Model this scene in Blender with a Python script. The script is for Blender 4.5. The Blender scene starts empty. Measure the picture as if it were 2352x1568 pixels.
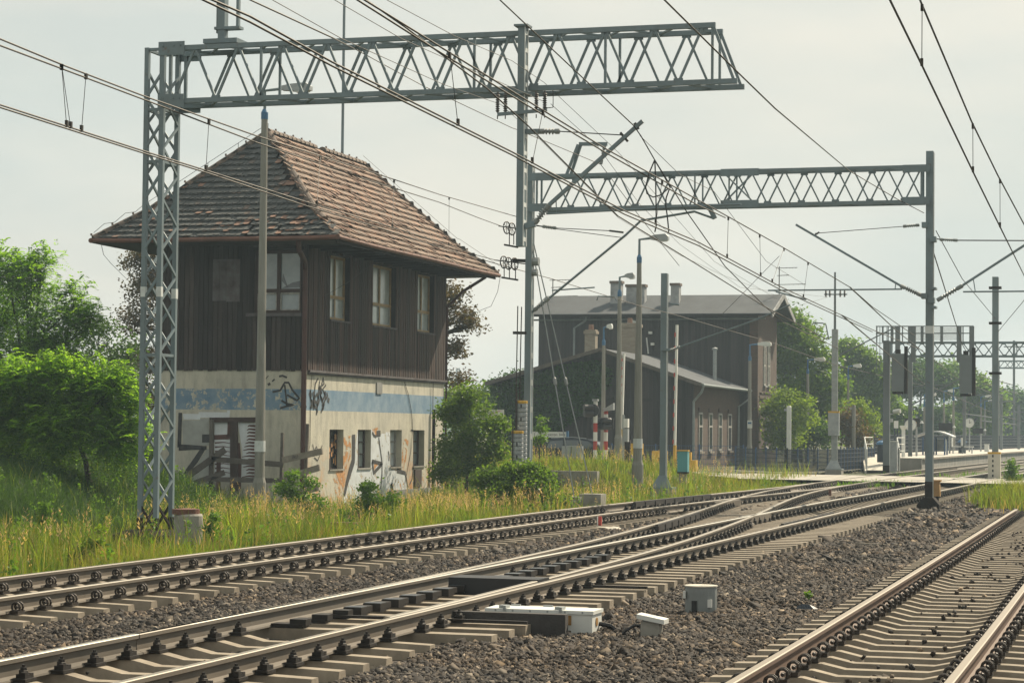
import bpy, math, random
import numpy as np
from mathutils import Vector, Matrix
random.seed(7); RNG = np.random.default_rng(7)
SC = bpy.context.scene; COL = SC.collection
# ---------------------------------------------------------------- camera (image units: 2352 x 1568)
F = 5200.; CX, CY = 1176., 784.; H = 1.8
TH = math.atan(1504/F); PI_ = math.atan(201/F); RO = .010
fw = np.array([-math.sin(TH)*math.cos(PI_), math.cos(TH)*math.cos(PI_), math.sin(PI_)])
_r0 = np.array([math.cos(TH), math.sin(TH), 0.]); _u0 = np.cross(_r0, fw)
rt = math.cos(RO)*_r0 + math.sin(RO)*_u0; up = math.cos(RO)*_u0 - math.sin(RO)*_r0
CP = np.array([0., 0., H])
def ray(x, y): return fw + rt*(x-CX)/F - up*(y-CY)/F
def gz(x, y, z): d = ray(x, y); return CP + d*(z-H)/d[2]
def gY(x, y, Y): d = ray(x, y); return CP + d*Y/d[1]
def gX(x, y, X): d = ray(x, y); return CP + d*X/d[0]
cam = bpy.data.cameras.new('camera'); co = bpy.data.objects.new('camera', cam); COL.objects.link(co)
cam.sensor_width = 36; cam.lens = 36*F/2352; cam.clip_end = 5000; cam.clip_start = .1
M4 = Matrix(((rt[0], up[0], -fw[0], CP[0]), (rt[1], up[1], -fw[1], CP[1]), (rt[2], up[2], -fw[2], CP[2]), (0, 0, 0, 1)))
co.matrix_world = M4; SC.camera = co
# ---------------------------------------------------------------- materials
def _nt(name):
    m = bpy.data.materials.new(name); m.use_nodes = True; t = m.node_tree
    return m, t, t.nodes['Principled BSDF']
def N(t, typ, **k):
    n = t.nodes.new(typ)
    for a, b in k.items(): setattr(n, a, b)
    return n
def LK(t, a, b): t.links.new(a, b)
def mixc(t, fac, a, b, mode='MIX'):
    n = N(t, 'ShaderNodeMix', data_type='RGBA', blend_type=mode)
    for s, v in ((n.inputs[0], fac), (n.inputs[6], a), (n.inputs[7], b)):
        if hasattr(v, 'is_output'): LK(t, v, s)
        elif isinstance(v, (tuple, list)): s.default_value = (*v, 1) if len(v) == 3 else v
        else: s.default_value = v
    return n.outputs[2]
def noise(t, scale, detail=4, rough=.6, vec=None, sx=None):
    tc = N(t, 'ShaderNodeNewGeometry'); v = tc.outputs['Position'] if vec is None else vec
    if sx:
        mp = N(t, 'ShaderNodeMapping'); mp.inputs['Scale'].default_value = sx; LK(t, v, mp.inputs[0]); v = mp.outputs[0]
    n = N(t, 'ShaderNodeTexNoise'); n.inputs['Scale'].default_value = scale; n.inputs['Detail'].default_value = detail
    n.inputs['Roughness'].default_value = rough; LK(t, v, n.inputs['Vector']); return n.outputs['Fac']
def ramp(t, f, *st):
    r = N(t, 'ShaderNodeValToRGB'); e = r.color_ramp.elements
    while len(e) < len(st): e.new(.5)
    for i, (p, c) in enumerate(st):
        e[i].position = p; e[i].color = (c, c, c, 1) if not isinstance(c, (tuple, list)) else (*c, 1)
    LK(t, f, r.inputs[0]); return r.outputs[0]
def bump(t, b, h, s=.4, d=.02):
    n = N(t, 'ShaderNodeBump'); n.inputs['Strength'].default_value = s; n.inputs['Distance'].default_value = d
    LK(t, h, n.inputs['Height']); LK(t, n.outputs[0], b.inputs['Normal'])
def mat(name, c, rough=.7, metal=0., var=.25, scale=3., c2=None, sx=None, bmp=0., spec=.4, isl=0.):
    m, t, b = _nt(name)
    b.inputs['Roughness'].default_value = rough; b.inputs['Metallic'].default_value = metal
    b.inputs['Specular IOR Level'].default_value = spec
    c2 = c2 or tuple(x*(1-var) for x in c)
    nz = noise(t, scale, 6, .65, sx=sx)
    col = mixc(t, ramp(t, nz, (.35, 0.), (.68, 1.)), c, c2)
    if isl:
        g = N(t, 'ShaderNodeNewGeometry'); col = mixc(t, ramp(t, g.outputs['Random Per Island'], (0., 1-isl), (1., 1+isl)), (0, 0, 0), col, 'MIX') if False else col
        hs = N(t, 'ShaderNodeHueSaturation'); mr = N(t, 'ShaderNodeMapRange'); mr.inputs['To Min'].default_value = 1-isl; mr.inputs['To Max'].default_value = 1+isl
        LK(t, g.outputs['Random Per Island'], mr.inputs['Value']); LK(t, mr.outputs[0], hs.inputs['Value']); LK(t, col, hs.inputs['Color']); col = hs.outputs[0]
    LK(t, col, b.inputs['Base Color'])
    if bmp: bump(t, b, noise(t, scale*6, 5), bmp)
    return m
def leafmat(name, c, c2, trans=.5, rough=.55, tboost=1.6):
    m, t, b = _nt(name)
    g = N(t, 'ShaderNodeNewGeometry'); r = g.outputs['Random Per Island']
    nz = noise(t, .9, 3)
    col = mixc(t, r, c, c2)
    col = mixc(t, ramp(t, nz, (.3, 0.), (.75, .6)), col, tuple(.5*(a+bb) for a, bb in zip(c, c2)))
    LK(t, col, b.inputs['Base Color']); b.inputs['Roughness'].default_value = rough; b.inputs['Specular IOR Level'].default_value = .25
    tr = N(t, 'ShaderNodeBsdfTranslucent')
    tc = mixc(t, 1., col, (tboost*1.05, tboost, tboost*.45), 'MULTIPLY'); LK(t, tc, tr.inputs['Color'])
    mx = N(t, 'ShaderNodeMixShader'); mx.inputs[0].default_value = trans
    LK(t, b.outputs[0], mx.inputs[1]); LK(t, tr.outputs[0], mx.inputs[2])
    LK(t, mx.outputs[0], t.nodes['Material Output'].inputs['Surface']); return m
MT = {}
def steel_mat(name, c, c2):
    m, t, b = _nt(name); b.inputs['Roughness'].default_value = .5; b.inputs['Metallic'].default_value = .1
    col = mixc(t, ramp(t, noise(t, 1.6, 6, .65, sx=(1, 1, .4)), (.35, 0.), (.68, 1.)), c, c2)
    col = mixc(t, ramp(t, noise(t, 5., 7, .75), (.6, 0.), (.7, .75)), col, (.115, .075, .05))
    LK(t, col, b.inputs['Base Color']); bump(t, b, noise(t, 20, 4), .08); return m
MT['steel'] = steel_mat('painted_steel', (.15, .20, .225), (.115, .145, .155))
MT['steel_far'] = mat('dull_steel', (.15, .17, .18), .6, .1, .2, 1.)
MT['galv'] = mat('galvanised', (.3, .32, .32), .5, .3, .25, 6.)
MT['dkbase'] = mat('tarred_steel', (.016, .014, .014), .85, 0, .4, 8., c2=(.03, .02, .015), spec=.1)
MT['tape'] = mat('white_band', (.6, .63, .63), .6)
MT['conc'] = mat('weathered_concrete', (.30, .285, .25), .9, 0, .35, 2.2, c2=(.19, .18, .155), bmp=.3)
MT['concpole'] = mat('pole_concrete', (.25, .245, .22), .85, 0, .3, 3., c2=(.18, .175, .15), sx=(3, 3, .3), bmp=.15)
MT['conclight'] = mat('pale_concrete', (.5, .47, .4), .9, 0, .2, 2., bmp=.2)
MT['darkconc'] = mat('dark_footing', (.055, .05, .048), .9, 0, .4, 5., bmp=.3)
MT['lampblue'] = mat('blue_paint', (.045, .14, .27), .5)
MT['lampgrey'] = mat('lamp_housing', (.34, .36, .37), .45, .2)
MT['lampglass'] = mat('lamp_cover', (.7, .72, .7), .25)
MT['wire'] = mat('copper_wire', (.035, .03, .024), .6, .4)
MT['insul'] = mat('brown_porcelain', (.07, .06, .055), .4)
MT['insulgrey'] = mat('grey_insulator', (.22, .24, .24), .5)
MT['black'] = mat('black_paint', (.015, .015, .017), .5)
MT['white'] = mat('white_paint', (.62, .63, .6), .55, 0, .12, 3.)
MT['red'] = mat('red_paint', (.38, .04, .03), .55)
MT['yellow'] = mat('yellow_paint', (.55, .33, .04), .55)
MT['teal'] = mat('teal_cabinet', (.10, .33, .36), .5, 0, .12, 4.)
MT['orangebox'] = mat('ochre_paint', (.34, .19, .06), .6)
MT['fblue'] = mat('blue_fence', (.035, .085, .19), .5)
MT['fblack'] = mat('dark_fence', (.02, .03, .045), .5)
MT['gutter'] = mat('rusty_gutter', (.085, .035, .022), .6, 0, .4, 3., c2=(.15, .06, .035), sx=(1, 1, 1))
MT['pipe'] = mat('brown_pipe', (.075, .028, .02), .6, 0, .3, 2.5)
MT['wood'] = mat('tarred_boards', (.022, .014, .012), .8, 0, .5, 1.4, c2=(.05, .038, .034), sx=(6, 6, .5), bmp=.4, isl=.6)
MT['woodrib'] = mat('tarred_battens', (.024, .011, .008), .75, 0, .5, 1.3, c2=(.048, .026, .018), sx=(5, 5, .35), bmp=.3, isl=.6)
MT['woodgrey'] = mat('grey_panel', (.11, .105, .11), .85, 0, .55, 2.5, c2=(.05, .035, .033), bmp=.3, isl=.2)
MT['wooddark'] = mat('dark_wood', (.018, .012, .010), .9)
MT['soffit'] = mat('soffit_boards', (.05, .042, .034), .9, 0, .4, 2., sx=(4, 1, 1))
MT['frame_y'] = mat('ochre_frame', (.30, .2, .075), .6, 0, .4, 6., c2=(.2, .13, .06))
MT['frame_w'] = mat('flaking_frame', (.38, .37, .34), .7, 0, .5, 7.)
MT['frame_d'] = mat('dark_frame', (.06, .035, .028), .8, 0, .4, 4.)
MT['curtain'] = mat('pale_backing', (.40, .45, .45), .9, 0, .2, 1.5)
MT['rail_wood'] = mat('grey_timber', (.12, .105, .09), .9, 0, .5, 3., c2=(.06, .05, .042), bmp=.4)
MT['rail_wood_lit'] = mat('lit_pale_timber', (.27, .235, .19), .9, 0, .4, 4., bmp=.4)  # paler copy of the grey timber, sunlight put into its colour
MT['slag'] = mat('sleeper_concrete', (.30, .255, .195), .9, 0, .35, 3., c2=(.18, .15, .115), bmp=.25)
MT['rustdark'] = mat('oily_iron', (.012, .010, .009), .6, .2, .5, 20., c2=(.026, .02, .016))
MT['spring'] = mat('spring_steel', (.05, .038, .03), .55, .3, .4, 20., c2=(.025, .02, .017))
MT['plate'] = mat('greased_plate', (.12, .13, .14), .35, .6)
MT['tilebrown'] = None
MT['felt'] = mat('roof_felt', (.062, .071, .08), .9, 0, .45, .9, c2=(.04, .045, .05), sx=(1, .5, 1), bmp=.5)
MT['dwood'] = mat('dark_planks', (.022, .019, .019), .85, 0, .45, .8, c2=(.04, .034, .034), sx=(5, 5, .3), isl=.35)
MT['ivy'] = leafmat('ivy_leaf', (.022, .062, .012), (.045, .105, .022), .3)
MT['chim'] = mat('white_render', (.33, .34, .345), .85, 0, .35, 1.5, c2=(.17, .17, .17))
MT['ybrick'] = mat('yellow_brick', (.36, .29, .18), .9, 0, .35, 6., c2=(.22, .15, .10), bmp=.3)
MT['zinc'] = mat('zinc_pipe', (.25, .28, .28), .5, .3)
MT['carpaint'] = mat('dark_car_paint', (.02, .028, .04), .25, .3)
MT['carglass'] = mat('tinted_glass', (.05, .07, .08), .08, 0, .1, 1., spec=.8)
MT['tyre'] = mat('rubber', (.015, .015, .015), .9)
MT['path'] = mat('path_concrete', (.36, .335, .285), .9, 0, .2, .7, bmp=.1)
MT['platform'] = mat('platform_paving', (.46, .43, .38), .9, 0, .15, .8)
MT['platwall'] = mat('platform_wall', (.26, .25, .225), .9, 0, .4, 1.2, sx=(1, 1, .3))
MT['bark'] = mat('bark', (.06, .048, .036), .95, 0, .4, 6., bmp=.5)
MT['reed'] = leafmat('seed_head', (.42, .30, .17), (.52, .40, .25), .45, .8, 1.2)
def grassmat(name, cols, trans, tb):
    m, t, b = _nt(name); g = N(t, 'ShaderNodeNewGeometry'); r = g.outputs['Random Per Island']
    a = mixc(t, ramp(t, noise(t, .42, 4, .6), (.36, 0.), (.62, 1.)), cols[0], cols[1]); a = mixc(t, ramp(t, noise(t, 1.1, 4, .6, sx=(1, .8, 0)), (.52, 0.), (.68, .8)), a, cols[2])
    hs = N(t, 'ShaderNodeHueSaturation'); mr = N(t, 'ShaderNodeMapRange'); mr.inputs['To Min'].default_value = .55; mr.inputs['To Max'].default_value = 1.5; LK(t, r, mr.inputs['Value']); LK(t, mr.outputs[0], hs.inputs['Value'])
    mh = N(t, 'ShaderNodeMapRange'); mh.inputs['To Min'].default_value = .485; mh.inputs['To Max'].default_value = .515; LK(t, r, mh.inputs['Value']); LK(t, mh.outputs[0], hs.inputs['Hue']); LK(t, a, hs.inputs['Color']); col = hs.outputs[0]
    LK(t, col, b.inputs['Base Color']); b.inputs['Roughness'].default_value = .6; b.inputs['Specular IOR Level'].default_value = .2
    tr = N(t, 'ShaderNodeBsdfTranslucent'); LK(t, mixc(t, 1., col, (tb*1.05, tb, tb*.45), 'MULTIPLY'), tr.inputs['Color']); mx = N(t, 'ShaderNodeMixShader'); mx.inputs[0].default_value = trans
    LK(t, b.outputs[0], mx.inputs[1]); LK(t, tr.outputs[0], mx.inputs[2]); LK(t, mx.outputs[0], t.nodes['Material Output'].inputs['Surface']); return m
MT['grass'] = grassmat('grass_blade', ((.165, .185, .03), (.065, .125, .02), (.17, .145, .055)), .5, 1.7)
MT['straw'] = leafmat('straw_blade', (.2, .17, .06), (.34, .26, .12), .45, .7, 1.3)
MT['grass_shaded'] = leafmat('shaded_grass', (.03, .075, .016), (.06, .115, .026), .4, .6, 1.3)  # bank grass, with the trees' shade put into a darker green
MT['thicket'] = leafmat('thicket_leaf', (.06, .15, .016), (.165, .27, .032), .68, .5, 2.2)
MT['weed'] = leafmat('weed_leaf', (.06, .14, .02), (.11, .19, .03), .5)
MT['robinia'] = leafmat('robinia_leaf', (.06, .15, .016), (.16, .27, .032), .68, .5, 2.2)
MT['green1'] = leafmat('mid_leaf', (.045, .105, .017), (.11, .17, .03), .55, .45, 1.9)
MT['green2'] = leafmat('yellowish_leaf', (.085, .16, .02), (.16, .22, .03), .55)
MT['green3'] = leafmat('dull_leaf', (.035, .082, .02), (.065, .12, .032), .45)
MT['brownleaf'] = leafmat('browned_leaf', (.085, .052, .026), (.06, .062, .024), .4)
MT['redleaf'] = leafmat('rusty_leaf', (.105, .055, .026), (.08, .085, .026), .4)
def rail_mat(name, side, side2, top, wid, met=.35, rgh=.5):
    m, t, b = _nt(name)
    g = N(t, 'ShaderNodeNewGeometry'); s = N(t, 'ShaderNodeSeparateXYZ'); LK(t, g.outputs['Position'], s.inputs[0])
    r = ramp(t, noise(t, 1.5, 5, sx=(1, .4, 3)), (.3, 0.), (.7, 1.)); c = mixc(t, r, side, side2)
    f = N(t, 'ShaderNodeMath', operation='GREATER_THAN'); LK(t, s.outputs['Z'], f.inputs[0]); f.inputs[1].default_value = wid
    LK(t, mixc(t, f.outputs[0], c, top), b.inputs['Base Color'])
    mr = N(t, 'ShaderNodeMapRange'); LK(t, f.outputs[0], mr.inputs[0]); mr.inputs[3].default_value = .75; mr.inputs[4].default_value = rgh; LK(t, mr.outputs[0], b.inputs['Roughness'])
    mm = N(t, 'ShaderNodeMath', operation='MULTIPLY'); LK(t, f.outputs[0], mm.inputs[0]); mm.inputs[1].default_value = met; LK(t, mm.outputs[0], b.inputs['Metallic'])
    return m
MT['rail'] = rail_mat('worn_rail', (.10, .082, .062), (.14, .117, .09), (.21, .19, .155), -.006)
MT['railshine'] = rail_mat('bright_rail', (.10, .085, .066), (.13, .112, .09), (.32, .31, .27), -.006, .5, .42)
MT['railrust'] = rail_mat('rusty_rail', (.095, .056, .037), (.13, .082, .056), (.235, .20, .155), -.012, .25, .52)
def stone_mat(name, vor=False):
    m, t, b = _nt(name); b.inputs['Roughness'].default_value = .9
    if vor:
        g = N(t, 'ShaderNodeNewGeometry'); v = N(t, 'ShaderNodeTexVoronoi'); v.inputs['Scale'].default_value = 16; LK(t, g.outputs['Position'], v.inputs['Vector'])
        sp = N(t, 'ShaderNodeSeparateColor'); LK(t, v.outputs['Color'], sp.inputs[0]); r = sp.outputs[0]; bump(t, b, v.outputs['Distance'], 1., -.05)
    else:
        r = N(t, 'ShaderNodeNewGeometry').outputs['Random Per Island']
    c = N(t, 'ShaderNodeValToRGB'); e = c.color_ramp.elements
    st = ((0, (.011, .009, .008)), (.35, (.023, .0185, .015)), (.65, (.04, .032, .0255)), (.87, (.08, .065, .05)), (.97, (.18, .148, .112)), (1, (.27, .23, .18)))
    while len(e) < len(st): e.new(.5)
    for i, (p, q) in enumerate(st): e[i].position = p; e[i].color = (*q, 1)
    LK(t, r, c.inputs[0])
    big = mixc(t, ramp(t, noise(t, .45, 4), (.38, 0.), (.66, 1.)), (.85, .85, .85), (1.14, .98, .8))
    LK(t, mixc(t, 1., c.outputs[0], big, 'MULTIPLY'), b.inputs['Base Color']); return m
MT['stone'] = stone_mat('ballast_stone'); MT['bed'] = stone_mat('ballast_bed_mat', True)
def tile_mat(name, a, b_, c_, p):
    m, t, b = _nt(name); b.inputs['Roughness'].default_value = .85
    r = N(t, 'ShaderNodeNewGeometry').outputs['Random Per Island']
    c = N(t, 'ShaderNodeValToRGB'); e = c.color_ramp.elements; e.new(.5); e.new(.6)
    for i, (q, w) in enumerate(((0, a), (p*.7, b_), (p, b_), (1, c_))): e[i].position = q; e[i].color = (*w, 1)
    LK(t, r, c.inputs[0])
    LK(t, mixc(t, ramp(t, noise(t, 5., 5), (.4, 0.), (.7, .5)), c.outputs[0], a), b.inputs['Base Color']); bump(t, b, noise(t, 30, 4), .3); return m
MT['tilef'] = tile_mat('dark_grey_tile', (.042, .046, .046), (.07, .073, .07), (.12, .085, .065), .92)  # darker grey tile for the end, left and back slopes
MT['tiler'] = tile_mat('weathered_tile', (.105, .075, .056), (.195, .125, .086), (.31, .165, .10), .84)
MT['tilen'] = tile_mat('raw_tile', (.17, .095, .065), (.22, .125, .085), (.10, .08, .07), .75)
MT['ridge'] = mat('ridge_tile', (.10, .085, .075), .85, 0, .4, 4., c2=(.17, .12, .09))
def brick_mat(name, c1, c2, mort):
    m, t, b = _nt(name); b.inputs['Roughness'].default_value = .9
    g = N(t, 'ShaderNodeNewGeometry'); s = N(t, 'ShaderNodeSeparateXYZ'); LK(t, g.outputs['Position'], s.inputs[0])
    a = N(t, 'ShaderNodeMath', operation='ADD'); LK(t, s.outputs['X'], a.inputs[0]); LK(t, s.outputs['Y'], a.inputs[1])
    cb = N(t, 'ShaderNodeCombineXYZ'); LK(t, a.outputs[0], cb.inputs['X']); LK(t, s.outputs['Z'], cb.inputs['Y'])
    k = N(t, 'ShaderNodeTexBrick'); k.inputs['Scale'].default_value = 1.; k.inputs['Brick Width'].default_value = .26; k.inputs['Row Height'].default_value = .077
    k.inputs['Mortar Size'].default_value = .008; k.inputs['Color1'].default_value = (*c1, 1); k.inputs['Color2'].default_value = (*c2, 1); k.inputs['Mortar'].default_value = (*mort, 1)
    LK(t, cb.outputs[0], k.inputs['Vector'])
    LK(t, mixc(t, ramp(t, noise(t, .8, 5), (.4, 0.), (.7, .55)), k.outputs['Color'], c2), b.inputs['Base Color']); bump(t, b, k.outputs['Fac'], .4, -.01); return m
MT['brick'] = brick_mat('old_brick', (.082, .042, .025), (.05, .028, .019), (.09, .072, .054))
MT['chimbrick'] = brick_mat('chimney_brick', (.30, .26, .19), (.22, .175, .13), (.25, .23, .19))
def plaster_mat():
    m, t, b = _nt('peeling_plaster'); b.inputs['Roughness'].default_value = .92
    g = N(t, 'ShaderNodeNewGeometry'); s = N(t, 'ShaderNodeSeparateXYZ'); LK(t, g.outputs['Position'], s.inputs[0]); z = s.outputs['Z']
    base = mixc(t, ramp(t, noise(t, .9, 6), (.35, 0.), (.7, 1.)), (.52, .49, .40), (.40, .385, .325))
    base = mixc(t, ramp(t, noise(t, 3.5, 6, .7, sx=(1, 1, .25)), (.47, 0.), (.68, .7)), base, (.25, .235, .2))
    sp = ramp(t, noise(t, 9, 6, .8), (.58, 0.), (.66, .6)); base = mixc(t, sp, base, (.2, .18, .15))
    def band(lo, hi):
        a = N(t, 'ShaderNodeMath', operation='GREATER_THAN'); LK(t, z, a.inputs[0]); a.inputs[1].default_value = lo
        c = N(t, 'ShaderNodeMath', operation='LESS_THAN'); LK(t, z, c.inputs[0]); c.inputs[1].default_value = hi
        q = N(t, 'ShaderNodeMath', operation='MULTIPLY'); LK(t, a.outputs[0], q.inputs[0]); LK(t, c.outputs[0], q.inputs[1]); return q.outputs[0]
    bl = mixc(t, ramp(t, noise(t, 2., 4), (.35, 0.), (.65, 1.)), (.115, .20, .29), (.21, .285, .355))
    keep = N(t, 'ShaderNodeMath', operation='MULTIPLY'); LK(t, band(2.32, 2.98), keep.inputs[0])
    # paint is flaking on the end wall (south face), whole on the track face
    nx = N(t, 'ShaderNodeSeparateXYZ'); LK(t, g.outputs['Normal'], nx.inputs[0])
    fl = N(t, 'ShaderNodeMapRange'); LK(t, nx.outputs['X'], fl.inputs[0]); fl.inputs[3].default_value = .535; fl.inputs[4].default_value = .8
    lt = N(t, 'ShaderNodeMath', operation='LESS_THAN'); LK(t, noise(t, 3.2, 8, .75), lt.inputs[0]); LK(t, fl.outputs[0], lt.inputs[1]); LK(t, lt.outputs[0], keep.inputs[1])
    c = mixc(t, keep.outputs[0], base, bl)
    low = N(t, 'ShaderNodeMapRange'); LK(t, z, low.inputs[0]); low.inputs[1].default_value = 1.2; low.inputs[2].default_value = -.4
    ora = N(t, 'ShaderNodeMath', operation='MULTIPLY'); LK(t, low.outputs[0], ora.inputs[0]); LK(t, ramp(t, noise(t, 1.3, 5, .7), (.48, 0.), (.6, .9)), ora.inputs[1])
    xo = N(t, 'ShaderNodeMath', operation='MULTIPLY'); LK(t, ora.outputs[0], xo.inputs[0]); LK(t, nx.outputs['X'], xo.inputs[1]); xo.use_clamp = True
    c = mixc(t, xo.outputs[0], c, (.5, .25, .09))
    LK(t, c, b.inputs['Base Color']); bump(t, b, noise(t, 22, 5), .5, .02); return m
MT['plaster'] = plaster_mat()
MT['gblack'] = mat('sprayed_black', (.022, .022, .025), .8, 0, .6, 6., c2=(.06, .056, .054))
MT['gwhite'] = mat('sprayed_silver', (.62, .655, .68), .6, 0, .25, 2.5, c2=(.47, .49, .5))
MT['gorange'] = mat('sprayed_orange', (.55, .27, .1), .8, 0, .4, 5.)
MT['gbrown'] = mat('sprayed_brown', (.11, .045, .035), .8, 0, .4, 5.)
MT['ggrey'] = mat('sprayed_grey', (.25, .25, .24), .85, 0, .3, 3.)
def glass_mat(name, c, rough):
    m, t, b = _nt(name); b.inputs['Base Color'].default_value = (*c, 1); b.inputs['Roughness'].default_value = rough
    b.inputs['Specular IOR Level'].default_value = .8
    LK(t, mixc(t, ramp(t, noise(t, 2.5, 4), (.35, 0.), (.7, 1.)), c, tuple(x*.75 for x in c)), b.inputs['Base Color']); return m
MT['bluegreyglass'] = glass_mat('blue_grey_glass', (.27, .31, .33), .12)  # opaque blue-grey base colour, mottled by noise
MT['paleglass'] = glass_mat('milky_glass', (.36, .40, .39), .2)
MT['darkglass'] = glass_mat('dark_glass', (.05, .055, .06), .12)
def soil_mat():
    m, t, b = _nt('verge_soil'); b.inputs['Roughness'].default_value = .95
    a = ramp(t, noise(t, .35, 5), (.35, 0.), (.65, 1.)); c = mixc(t, a, (.055, .07, .022), (.095, .085, .035))
    c = mixc(t, ramp(t, noise(t, 7, 5), (.4, 0.), (.7, .6)), c, (.035, .045, .015)); LK(t, c, b.inputs['Base Color']); bump(t, b, noise(t, 14, 5), .8, .08); return m
MT['soil'] = soil_mat()
# ---------------------------------------------------------------- mesh builder
ORG = {}
def nrm(v): v = np.asarray(v, float); return v/max(np.linalg.norm(v), 1e-9)
def basis(d, upv=(0, 0, 1)):
    d = nrm(d); s = np.cross(d, upv)
    if np.linalg.norm(s) < 1e-4: s = np.cross(d, (0, 1, 0))
    s = nrm(s); return d, s, np.cross(s, d)
NOSPLIT = {'tiles', 'wire_panel', 'sleepers', 'ribbed_cladding', 'board_cladding', 'board_wall'}
class G:
    def __init__(self): self.v = []; self.f = []; self.n = 0; self.mi = []; self.cur = 0
    def add(self, vs, fs):
        vs = np.asarray(vs, float); self.v.append(vs)
        for q in fs: self.f.append([i+self.n for i in q]); self.mi.append(self.cur)
        self.n += len(vs); return self
    def box(self, c, s, rz=0.):
        x, y, z = np.array(s)/2; p = np.array([(i*x, j*y, k*z) for k in (-1, 1) for j in (-1, 1) for i in (-1, 1)])
        if rz: R_ = np.array([[math.cos(rz), -math.sin(rz), 0], [math.sin(rz), math.cos(rz), 0], [0, 0, 1]]); p = p@R_.T
        return self.add(p+np.array(c), [(0, 2, 3, 1), (4, 5, 7, 6), (0, 1, 5, 4), (2, 6, 7, 3), (0, 4, 6, 2), (1, 3, 7, 5)])
    def b2(self, a, b): a = np.array(a, float); b = np.array(b, float); return self.box((a+b)/2, np.abs(b-a))
    def bar(self, p, q, w, h=None, upv=(0, 0, 1)):
        h = h or w; p = np.array(p, float); q = np.array(q, float); d, s, u = basis(q-p, upv)
        vs = [o+s*w/2*i+u*h/2*j for o in (p, q) for j in (-1, 1) for i in (-1, 1)]
        return self.add(vs, [(0, 2, 3, 1), (4, 5, 7, 6), (0, 1, 5, 4), (2, 6, 7, 3), (0, 4, 6, 2), (1, 3, 7, 5)])
    def tube(self, pts, r, n=6, cap=True):
        pts = [np.array(p, float) for p in pts]; k = len(pts); rs = r if hasattr(r, '__len__') else [r]*k; vs = []
        d0 = pts[1]-pts[0]; ref = (0, 0, 1) if abs(nrm(d0)[2]) < .9 else (0, 1, 0)
        for i, p in enumerate(pts):
            d = pts[min(i+1, k-1)]-pts[max(i-1, 0)]; _, s, u = basis(d, ref)
            for j in range(n): a = 2*math.pi*j/n; vs.append(p+(s*math.cos(a)+u*math.sin(a))*rs[i])
        fs = [(i*n+j, i*n+(j+1) % n, (i+1)*n+(j+1) % n, (i+1)*n+j) for i in range(k-1) for j in range(n)]
        if cap: fs += [tuple(range(n-1, -1, -1)), tuple((k-1)*n+j for j in range(n))]
        return self.add(vs, fs)
    def lathe(self, c, prof, n=12, axis=(0, 0, 1)):
        c = np.array(c, float); a, s, u = basis(axis, (0, 0, 1) if abs(axis[2]) < .9 else (0, 1, 0)); vs = []
        for r, z in prof:
            for j in range(n): t = 2*math.pi*j/n; vs.append(c+a*z+(s*math.cos(t)+u*math.sin(t))*r)
        k = len(prof); fs = [(i*n+j, i*n+(j+1) % n, (i+1)*n+(j+1) % n, (i+1)*n+j) for i in range(k-1) for j in range(n)]
        fs += [tuple(range(n-1, -1, -1)), tuple((k-1)*n+j for j in range(n))]
        return self.add(vs, fs)
    def prism(self, poly, dvec):
        poly = [np.array(p, float) for p in poly]; n = len(poly); dvec = np.array(dvec, float)
        return self.add(poly+[p+dvec for p in poly], [tuple(range(n-1, -1, -1)), tuple(range(n, 2*n))]+[(i, (i+1) % n, n+(i+1) % n, n+i) for i in range(n)])
    def poly(self, pts): return self.add(pts, [tuple(range(len(pts)))])
    def sweep(self, path, prof):
        """prof: (lateral, z) closed polygon swept along a path in plan"""
        path = [np.array(p, float) for p in path]; k = len(path); n = len(prof); vs = []
        for i, p in enumerate(path):
            d = path[min(i+1, k-1)]-path[max(i-1, 0)]; d[2] = 0; d = nrm(d); s = np.array([d[1], -d[0], 0])
            for a, z in prof: vs.append(p+s*a+np.array([0, 0, z]))
        fs = [(i*n+j, (i+1)*n+j, (i+1)*n+(j+1) % n, i*n+(j+1) % n) for i in range(k-1) for j in range(n)]
        fs += [tuple(range(n)), tuple((k-1)*n+j for j in range(n-1, -1, -1))]
        return self.add(vs, fs)
    def clusters(self):
        n = len(self.v)
        if n < 2 or n > 700: return None
        lo = np.array([a.min(0) for a in self.v]); hi = np.array([a.max(0) for a in self.v]); sz = (hi-lo).max(1)
        gap = np.maximum(0, np.maximum(lo[:, None]-hi[None], lo[None]-hi[:, None])); near = np.sqrt((gap**2).sum(2)) <= np.maximum(.02, .5*np.maximum(sz[:, None], sz[None]))
        lab = -np.ones(n, int); k = 0
        for i in range(n):
            if lab[i] >= 0: continue
            st = [i]; lab[i] = k
            while st:
                j = st.pop()
                for q in np.nonzero(near[j] & (lab < 0))[0]: lab[q] = k; st.append(q)
            k += 1
        return lab if 1 < k <= 40 else None
    def build(self, name, m, parent=None, smooth=False, loc=None):
        lab = self.clusters() if parent and name not in NOSPLIT else None
        if lab is not None:
            offs = np.cumsum([0]+[len(a) for a in self.v]); own = np.searchsorted(offs, [f[0] for f in self.f], 'right')-1; first = None
            for k in range(lab.max()+1):
                s = G(); mp = {}
                for i in np.nonzero(lab == k)[0]: mp[i] = s.n-offs[i]; s.v.append(self.v[i]); s.n += len(self.v[i])
                for f, o, c in zip(self.f, own, self.mi):
                    if o in mp: s.f.append([x+mp[o] for x in f]); s.mi.append(c)
                ob = s.build_one(name, m, parent, smooth); first = first or ob
            return first
        return self.build_one(name, m, parent, smooth, loc)
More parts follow.
